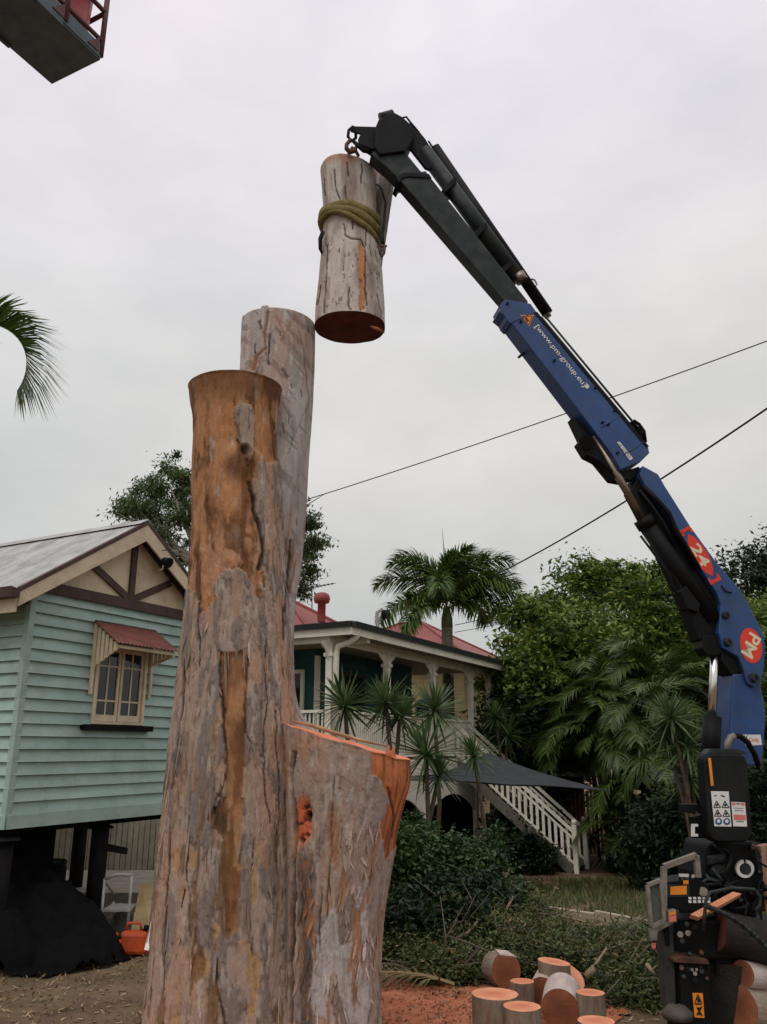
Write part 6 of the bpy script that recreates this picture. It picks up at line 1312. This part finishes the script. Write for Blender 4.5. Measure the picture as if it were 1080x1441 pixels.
up_log('orange log top cut off by the bottom picture edge', 839, 1434, 26, 0.26, 10)
def face_log(label, x, y, half, axis, length, seed, face=M_sawn_brown, bark=M_logbark, lift=0.0):
    """lying or leaning log: its near end centred at photo pixel x, y and resting on the ground"""
    ax = np.array(axis, float); ax /= np.linalg.norm(ax); r = 0.22
    for _ in range(6):
        p = PZ(x, y, max(0.05, r * math.sqrt(1 - ax[2] ** 2)) + lift); r = half / F * (p[1] * cp + (p[2] - H) * sp)
    return cut_log(label, p - ax * length, ax, r, length, bark, face, seed)
face_log('brown-faced log disc leaning against the brush at the back', 713, 1367, 23, (0.35, -0.9, 0.12), 0.26, 3)
face_log('pale-barked log lying with its dark end turned to the front', 765, 1398, 21, (-0.35, -0.85, -0.1), 0.36, 6, bark=M_logpale)
face_log('large pale-barked log lying foremost with speckled brown end', 789, 1421, 27, (-0.25, -0.9, -0.12), 0.4, 8, bark=M_logpale)
face_log('orange log disc propped behind the pale-barked logs', 798, 1381, 25, (0.1, -0.75, 0.62), 0.2, 7, face=M_sawn, lift=0.05)
# bark slab on the leaning disc
solo('bark_slab', MB().prism([P(697, 1336, 10.0), P(714, 1338, 9.95), P(729, 1347, 9.95), P(722, 1346, 9.9), P(705, 1344, 9.9)], (0, 0.02, -0.02)), M_logpale, 'loose pale bark slab resting on the leaning log disc', 'bark')
# logs on the truck tray
TG = 'logs on the truck'
def tray_log(label, x0, y0, x1, y1, off, r, face, bark, seed):
    a, b = C(x0, y0, off), C(x1, y1, off + 0.05); return cut_log(label, a, b - a, r, float(np.linalg.norm(b - a)), bark, face, seed, group=TG)
M_darkbark = M('dark_brown_bark', srgb(46, 38, 33), srgb(26, 23, 21), rough=0.8, scale=6, bump=0.6)  # near-black brown bark
cut_log('dark log lying along the truck tray with orange sawn edge', C(1092, 1330, 0.4), C(1000, 1306, 0.4) - C(1092, 1330, 0.4), 0.19, 0.62, M_darkbark, M_cut_old, 61, group=TG)
solo('sawn_slab', MB().prism([C(972, 1287, 0.62), C(984, 1291, 0.62), C(1044, 1258, 0.5), C(1032, 1255, 0.5)], (0, 0.05, -0.04)), M_sawn, 'long orange sawn slab lying beside the control levers', 'timber slab')
cut_log('pale-barked log lying below the truck tray edge', C(1090, 1378, 0.3), C(1046, 1372, 0.5) - C(1090, 1378, 0.3), 0.12, 0.5, M_logpale, M_sawn_brown, 62, group=TG)
cut_log('dark log section standing beside the stabiliser leg', PZ(1036, 1452, 0.0), (0, 0, 1), 0.27, 0.62, M_darkbark, M_cut_old, 63, group=TG)
cut_log('brown log lying at the bottom right picture corner', C(1100, 1425, 0.35), C(1050, 1420, 0.5) - C(1100, 1425, 0.35), 0.19, 0.55, M_logbark, M_sawn_brown, 64, group=TG)

# ---------------------------------------------------------------- sawdust
def sd_mask(X, Yv):
    d1 = np.hypot((X - 0.55) / 1.75, (Yv - 9.35) / 1.25); d2 = np.hypot((X + 1.6) / 2.2, (Yv - 7.6) / 1.3)
    return np.minimum(d1, d2) + 0.28 * fbm(X * 2.2, Yv * 2.2, 0, 511, 4) < 1.0
def sd_z(X, Yv): return gfun(X, Yv) + 0.02 + 0.065 * np.maximum(fbm(X * 2.6, Yv * 2.6, 0, 515, 4), -0.15) + 0.02 * fbm(X * 16, Yv * 16, 0, 517, 3)
M_dust = M('orange_sawdust', srgb(212, 140, 106), srgb(178, 108, 80), rough=1.0, scale=5, bump=0.9, bscale=120, spec=0.05, dirt=srgb(160, 104, 78), dscale=3, damt=0.6)
tag(part('sawdust', grid_mesh('sawdust', np.linspace(-4.2, 2.8, 240), np.linspace(6.0, 11.2, 190), sd_z, sd_mask), M_dust), 'orange sawdust spread round the stump and logs', 'sawdust', kind='stuff')
n_ = 1500; gx = rng.uniform(-0.4, 2.6, n_); gy = rng.uniform(8.4, 10.6, n_); k_ = sd_mask(gx, gy); gx, gy = gx[k_], gy[k_]
tag(part('wood_chips', leaf_mesh('wood_chips', np.stack([gx, gy, sd_z(gx, gy) + 0.008], 1), 0.07, 0.16, 0.0, up=0.1), M_leaf('chip', srgb(74, 48, 34), srgb(190, 120, 84), rough=0.9, transl=0.0)), 'dark twigs and chips lying on the sawdust', 'wood chips', kind='stuff')

# ---------------------------------------------------------------- garden edging, fence, shed and lattice beyond the stairs
M_sleeper = M('grey_sleeper', srgb(190, 178, 150), srgb(146, 136, 112), rough=0.85, scale=5, stretch=(1, 1, 4), bump=0.4)
EG = 'timber garden edging'
for lab_, a, b in (('timber garden edge behind the leafy shrubs', (664, 1264), (728, 1273)), ('middle timber garden edge behind the brush heap', (740, 1277), (838, 1291)), ('timber garden edge running to the truck corner', (838, 1287), (922, 1303))):
    p0, p1 = P(*a, 15.6 - (a[0] - 664) / 260 * 1.9), P(*b, 15.6 - (b[0] - 664) / 260 * 1.9)
    zt_ = max(p0[2], p1[2]); mb = MB(); mb.bar(p0 - [0, 0, .10], p1 - [0, 0, .10], 0.09, 0.32); solo('garden_edging', mb, M_sleeper, lab_, 'edging', EG, bevel=0.008)
    # pegs hold the edging down to the soil
fen = thing('slat_fence', 'brown upright timber slat fence under the shade sail', 'fence', at_ground(800, 26.0))
M_slat = M('brown_slats', srgb(150, 108, 74), srgb(110, 76, 52), rough=0.8, scale=6, stretch=(3, 3, .6), bump=0.3, rv=0.15)
fz0 = gh(6, 26.0)
for k in range(28):
    x = 716 + k * 5.6; p_ = at_ground(x, 26.0); hgt = 1.75 + 0.06 * rng.normal(); part('slat', MB().box((p_[0], p_[1], fz0 + hgt / 2 + 0.05), (0.085, 0.02, hgt)), M_slat, fen)
for z in (0.4, 1.4): a, b = at_ground(714, 26.06), at_ground(872, 26.06); part('rail', MB().bar(a + [0, 0, z], b + [0, 0, z], 0.03, 0.08), M_darkwood, fen)
shd = thing('garden_shed', 'low shed with grey corrugated roof beyond the shade sail', 'shed', at_ground(812, 25.0))
p0, p1 = P(776, 1092, 24.5), P(842, 1094, 24.5); p2 = P(846, 1084, 26.0)
V, f = corr_sheet(p0, p1 - p0, (0.1, 1.6, 0.32), 0, 0.012); part('shed_roof', np_mesh('shed_roof', V, f), M_iron, shd)
part('roof_edge', MB().bar(p0 + [0, 1.6, .36], p1 + [0.1, 1.6, .36], 0.05, 0.1), M_iron, shd); part('shed_wall', MB().bx(p0[0], p1[0], 26.3, 26.38, fz0 - 0.2, p0[2] + 0.2), M_darkwood, shd)
for x_ in (p0[0] + 0.1, p1[0] - 0.1): part('shed_post', MB().bx(x_ - 0.04, x_ + 0.04, 24.55, 24.63, fz0 - 0.2, p0[2]), M_darkwood, shd)
lat = thing('lattice_panel', 'dim diamond lattice panel beside the stair foot', 'lattice', at_ground(860, 23.0))
a0, a1 = at_ground(818, 23.0), at_ground(915, 23.0); lw = a1[0] - a0[0]; M_lat = M('grey_lattice', srgb(112, 108, 94), srgb(84, 80, 70))
for k in range(-5, 16):
    for s_ in (1, -1):
        x0 = a0[0] + k * 0.15; q0, q1 = np.array([x0, 23.0 + 0.01 * s_, a0[2]]), np.array([x0 + s_ * 0.85 , 23.0 + 0.01 * s_, a0[2] + 0.85])
        if a0[0] - 0.05 <= min(q0[0], q1[0]) and max(q0[0], q1[0]) <= a1[0] + 0.05: part('lattice_slat', MB().bar(q0, q1, 0.012, 0.03), M_lat, lat)
part('lattice_rail', MB().bar(a0 + [0, 0, .86], a1 + [0, 0, .86], 0.04, 0.05), M_lat, lat)
# shade sail
M_sail = M('black_shade_cloth', srgb(52, 56, 58), srgb(40, 44, 46), rough=0.85, scale=3, bump=0.3, bscale=150)
c0_, c1_, c2_ = P(572, 1098, 17.5), P(686, 1059, 21.3), P(856, 1113, 19.0); c3_ = P(716, 1104, 16.8)
N_ = 26; Vs = []
for i in range(N_ + 1):
    for j in range(N_ + 1):
        s_, t_ = i / N_, j / N_; q = (1 - s_) * (1 - t_) * c0_ + s_ * (1 - t_) * c1_ + s_ * t_ * c2_ + (1 - s_) * t_ * c3_
        m_ = (c0_ + c1_ + c2_ + c3_) / 4; pull = 0.22 * (math.sin(PI * s_) * (1 - math.sin(PI * t_)) + math.sin(PI * t_) * (1 - math.sin(PI * s_))); Vs.append(q + (m_ - q) * pull * 0.8 + np.array([0, 0, -0.12 * math.sin(PI * s_) * math.sin(PI * t_)]))
Vs = np.array(Vs); i = np.arange(N_)[:, None] * (N_ + 1); k = np.arange(N_)[None]; f = np.stack([(i + k).ravel(), (i + k + 1).ravel(), (i + k + N_ + 2).ravel(), (i + k + N_ + 1).ravel()], 1)
so = solo('shade_sail', np_mesh('shade_sail', Vs, f), M_sail, 'dark grey shade sail stretched in front of the stairs', 'shade sail'); so.modifiers.new('thick', 'SOLIDIFY').thickness = 0.012

# ---------------------------------------------------------------- power lines and aerials
M_wire = M_plain('wire_black', srgb(30, 30, 32), 0.6)
def wire(label, a, b, r, sag=0.0, name='power_line'):
    a, b = np.array(a), np.array(b); pts = [a + (b - a) * t - np.array([0, 0, 4 * sag * t * (1 - t)]) for t in np.linspace(0, 1, 17)]
    solo(name, MB().tube(pts, r, 6), M_wire, label, 'wire', 'overhead wires')
wire('thin overhead wire rising from the gum trunk to the upper right', P(380, 719, 24), P(1240, 420, 16), 0.014, 0.15)
wire('thick overhead wire passing behind the crane boom to the right edge', P(680, 818, 27), P(1200, 491, 14), 0.022, 0.25)
wire('lower overhead wire crossing behind the feathery palm', P(640, 880, 30), P(1240, 735, 24), 0.013, 0.1)
wire('lowest overhead wire crossing in front of the leafy trees', P(640, 890, 30), P(1240, 765, 24), 0.011, 0.1)
wire('short service wire from the teal gable towards the gum tree', P(228, 775, 12.4), P(420, 690, 24), 0.008, 0.3)
aer = thing('tv_aerial', 'television aerial on a thin mast above the red roof', 'aerial', P(440, 872, 24)); b0 = P(440, 872, 24); t0_ = P(439, 823, 24)
part('mast', MB().tube([b0 - [0, 0, .4], t0_], 0.018, 6), M_steel, aer); q0, q1 = P(428, 829, 24), P(470, 821, 24); part('boom', MB().tube([q0, q1], 0.014, 6), M_steel, aer)
for k in range(9): c_ = q0 + (q1 - q0) * k / 8; part('element', MB().tube([c_ + np.array([-.1, -.35, -.05]) * (1.2 - .08 * k), c_ + np.array([.1, .35, .05]) * (1.2 - .08 * k)], 0.008, 5), M_steel, aer)

# ---------------------------------------------------------------- raised work basket, top left
zf = 9.5; A0 = PZ(73, 118, zf); B0 = PZ(141, 84, zf); d1 = (B0 - A0) / np.linalg.norm(B0 - A0); d2 = np.array([d1[1], -d1[0], 0.0]); Wd = np.linalg.norm(B0 - A0); Ln = 1.75
bk = thing('work_basket', 'rusty red elevated work platform basket seen from below', 'work platform', A0)
M_bask = M('grimy_platform_steel', srgb(98, 112, 120), srgb(70, 82, 90), rough=0.7, scale=4, bump=0.3, dirt=srgb(92, 94, 82), dscale=5, damt=0.5); M_brail = M('purple_red_rail_paint', srgb(108, 62, 66), srgb(76, 44, 50), rough=0.6, scale=7)
def bkp(a, b, z): return A0 + d1 * a + d2 * b + np.array([0, 0, z])
fl2 = part('floor_plate', MB().prism([bkp(0, 0, 0), bkp(Wd, 0, 0), bkp(Wd, Ln, 0), bkp(0, Ln, 0)], (0, 0, 0.05)), M_bask, bk)
for a in (0.0, Wd): part('kick_plate', MB().bar(bkp(a, 0, 0.1), bkp(a, Ln, 0.1), 0.02, 0.16), M_bask, bk)
part('floor_rib', MB().bar(bkp(0.02, 0.55, -0.012), bkp(0.02, 0.75, -0.012), 0.04, 0.02), M_bask, fl2); part('floor_rib', MB().bar(bkp(Wd - 0.02, 0.5, 0.0), bkp(Wd - 0.02, 0.8, 0.0), 0.06, 0.04), M_bask, fl2)
for a, b in ((0, 0), (Wd, 0), (Wd, Ln), (0, Ln), (Wd, Ln * 0.27), (0, Ln * 0.27)): part('rail_post', MB().tube([bkp(a, b, 0.05), bkp(a, b, 1.1)], 0.03, 8), M_brail, bk)
for z in (0.24, 0.62, 1.1):
    for (a, b, c_, d_) in ((0, 0, Wd, 0), (Wd, 0, Wd, Ln), (Wd, Ln, 0, Ln), (0, Ln, 0, 0)): part('guard_rail', MB().tube([bkp(a, b, z), bkp(c_, d_, z)], 0.025, 8), M_brail, bk)
for b in (0.05, 0.5): part('gusset', MB().prism([bkp(Wd + 0.02, b, 0.06), bkp(Wd + 0.02, b + 0.14, 0.06), bkp(Wd + 0.02, b, 0.24)], -d1 * 0.015), M_brail, bk)
part('support_arm', MB().bar(bkp(0.3, Ln, 0.1), np.array([-8.5, 3.2, 1.2]), 0.22, 0.26), M_brail, bk)
rb = thing('red_bin', 'red plastic bin standing in the raised basket', 'bin', bkp(Wd - 0.24, 0.27, 0.055))
part('bin_body', MB().lathe([(0.02, 0), (0.19, 0.0), (0.2, 0.04), (0.235, 0.8), (0.02, 0.82)], 16, tuple(bkp(Wd - 0.24, 0.27, 0.055))), M('red_plastic', srgb(170, 70, 74), srgb(140, 54, 58), rough=0.5), rb); part('bin_lid', MB().lathe([(0.25, 0.8), (0.26, 0.84), (0.18, 0.9), (0.02, 0.92)], 16, tuple(bkp(Wd - 0.24, 0.27, 0.055))), M('dark_red_plastic', srgb(128, 52, 58), srgb(100, 40, 46)), rb)

# ---------------------------------------------------------------- under and behind the teal house
M_conc = M('worn_concrete', srgb(168, 158, 142), srgb(134, 126, 112), rough=0.9, scale=3, bump=0.4)
p0 = P(150, 1235, 16.0)
solo('concrete_slab', MB().prism([(-7.5, 14.6, 0.0), (-3.2, 14.6, 0.0), (-3.2, 17.2, 0.0), (-7.5, 17.2, 0.0)], (0, 0, 0.34)), M_conc, kind='structure')
tf_ = thing('tin_fence', 'pale upright slat fence seen under the teal house', 'fence', (-5.6, 18.0, 0))
M_tin = M('cream_fence', srgb(176, 168, 148), srgb(148, 140, 122), rough=0.7, scale=3, rv=0.06)
for k in range(46): part('slat', MB().box((-8.2 + k * 0.115, 18.0, 0.98), (0.1, 0.02, 1.75)), M_tin, tf_)
for z in (0.5, 1.5): part('rail', MB().bx(-8.3, -2.9, 18.03, 18.09, z - 0.05, z + 0.05), M_darkwood, tf_)
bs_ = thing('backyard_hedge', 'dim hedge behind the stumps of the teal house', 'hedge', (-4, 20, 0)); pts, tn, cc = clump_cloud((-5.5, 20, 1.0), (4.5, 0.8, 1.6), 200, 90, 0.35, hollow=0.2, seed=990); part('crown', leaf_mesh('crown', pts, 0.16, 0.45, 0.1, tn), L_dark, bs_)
part('trunk', MB().tube([(-5, 20, 0), (-5, 20, 0.9)], [0.06, 0.03], 6), M_stem, bs_)
rock = MB(); solo('timber_post', MB().bx(-4.36, -4.24, 13.4, 13.52, -0.05, 1.5).mesh('timber_post'), M_darkwood, 'dark upright post behind the chair frame under the house', 'post', bevel=0.01)
ch = thing('chair_frame', 'pale metal chair frame under the teal house', 'chair', PZ(160, 1300)); M_ch = M('pale_chair_paint', srgb(176, 172, 166), srgb(140, 136, 132), rough=0.5)
cb_ = P(142, 1300, 12.4); cb_[2] = 0.0; cx_, cy_ = cb_[0], 12.4
for (dx_, dy_, h_) in ((0, 0, 0.86), (0.36, 0.05, 0.9), (0.02, 0.42, 0.5), (0.38, 0.46, 0.5)): part('leg', MB().tube([(cx_ + dx_, cy_ + dy_, 0), (cx_ + dx_, cy_ + dy_, h_)], 0.02, 8), M_ch, ch)
part('back_rail', MB().tube([(cx_, cy_, 0.86), (cx_ + 0.18, cy_ - 0.02, 0.92), (cx_ + 0.36, cy_ + 0.05, 0.9)], 0.022, 8), M_ch, ch); part('arm_rail', MB().tube([(cx_, cy_, 0.84), (cx_ + 0.02, cy_ + 0.42, 0.6)], 0.02, 8), M_ch, ch); part('seat', MB().bx(cx_, cx_ + 0.38, cy_, cy_ + 0.45, 0.44, 0.47), M_ch, ch)
solo('leaning_board', MB().prism([P(203, 1337, 11.6), P(209, 1338, 11.6), P(224, 1270, 12.1), P(219, 1268, 12.1)], (0.0, 0.03, 0)), M_wht, 'white board leaning behind the gum trunk', 'board')
solo('plywood_sheet', MB().prism([P(184, 1312, 12.2), P(213, 1318, 12.0), P(222, 1245, 13.0), P(198, 1243, 13.0)], (0.0, 0.02, 0)), M('stained_ply', srgb(166, 144, 104), srgb(126, 106, 74), scale=3), 'stained plywood sheet leaning under the house', 'board')
# orange chainsaw-like bundle: two orange cans with caps and grips
M_orp = M('orange_plastic', srgb(214, 92, 44), srgb(170, 66, 34), rough=0.5, scale=6)
for lab_, x, y, s_ in (('orange plastic fuel can lying beside the black tarpaulin', 188, 1330, 1.0), ('smaller orange can beside the black tarpaulin edge', 158, 1336, 0.7)):
    b = PZ(x, y + 14 * s_, 0.0); t = thing('fuel_can', lab_, 'fuel can', b, 0, 'orange cans under the house')
    part('can_body', MB().box(b + np.array([0, 0, 0.15 * s_]), (0.36 * s_, 0.2 * s_, 0.28 * s_)), M_orp, t, bevel=0.05 * s_); part('handle', MB().tube([b + np.array([-.12 * s_, 0, .29 * s_]), b + np.array([-.1 * s_, 0, .38 * s_]), b + np.array([.06 * s_, 0, .38 * s_]), b + np.array([.08 * s_, 0, .29 * s_])], 0.02 * s_, 8), M_orp, t); part('cap', MB().tube([b + np.array([.13 * s_, 0, .28 * s_]), b + np.array([.15 * s_, 0, .35 * s_])], 0.035 * s_, 10), M_blk, t)
b = PZ(166, 1320, 0.0); bag = thing('grey_sack', 'grey lumpy sack behind the orange cans', 'sack', b)
th, ph = np.meshgrid(np.linspace(0, 2 * PI, 28, endpoint=False), np.linspace(0.02, PI / 2 + 0.3, 14)); dirs = np.stack([np.cos(th) * np.sin(ph), np.sin(th) * np.sin(ph), np.cos(ph)], -1); R = 1 + 0.18 * fbm(dirs[..., 0] * 2, dirs[..., 1] * 2, dirs[..., 2] * 2, 5, 3)
V = (dirs * R[..., None] * np.array([0.36, 0.3, 0.36])).reshape(-1, 3) + b; part('sack_body', np_mesh('sack_body', V, loft_faces(14, 28)), M('grey_sacking', srgb(120, 114, 104), srgb(90, 86, 78), bump=0.4), bag); part('sack_neck', MB().tube([b + [0, 0, .33], b + [.05, 0, .42]], [.06, .09], 10), bag.children[0].data.materials[0], bag)
# black tarpaulin heap, enlarged and blackened to carry the under-house darkness as well
def tbase(X, Yv):
    q = np.zeros_like(X)
    for cx0, cy0, rx0, ry0, h0 in ((-5.35, 12.2, 1.0, 1.1, 1.35), (-4.55, 12.0, 0.95, 0.9, 0.95), (-4.05, 11.7, 0.7, 0.7, 0.5), (-5.0, 11.4, 0.9, 0.7, 0.75)):
        d = np.hypot((X - cx0) / rx0, (Yv - cy0) / ry0); q = np.maximum(q, h0 * np.clip(1 - d ** 2, 0, 1) ** 0.7)
    return q
def tz(X, Yv):
    b_ = tbase(X, Yv); return gfun(X, Yv) + 0.02 + b_ * (0.92 + 0.3 * fbm(X * 2.2, Yv * 2.2, 0, 31, 4)) + 0.09 * np.abs(fbm(X * 3.5, Yv * 3.5, 0, 37, 4))
def tm(X, Yv): return np.minimum(np.hypot((X + 4.75) / 1.5, (Yv - 12.0) / 1.25), np.hypot((X + 5.3) / 1.2, (Yv - 12.0) / 1.3)) + 0.15 * fbm(X * 3, Yv * 3, 0, 41, 4) < 1.0
solo('black_tarpaulin', grid_mesh('black_tarpaulin', np.linspace(-6.9, -2.7, 170), np.linspace(10.4, 13.7, 130), tz, tm), M('shade_black_plastic', srgb(15, 15, 16), srgb(8, 8, 9), rough=0.8, bump=0.5, bscale=9, spec=0.1), 'black tarpaulin draped over a heap under the teal house', 'tarpaulin')
bn = PZ(118, 1245, 0.35); db = thing('dark_barrel', 'dark drum standing beside the house stump', 'barrel', (bn[0], 13.6, 0)); part('barrel_body', MB().lathe([(0.28, 0), (0.3, 0.02), (0.3, 0.3), (0.32, 0.32), (0.3, 0.34), (0.3, 0.85), (0.27, 0.9), (0.02, 0.9)], 20, (bn[0], 13.6, 0.02)), M_blk, db); part('barrel_rim', MB().lathe([(0.29, 0.88), (0.31, 0.9), (0.29, 0.93)], 20, (bn[0], 13.6, 0.02)), M_steel, db)
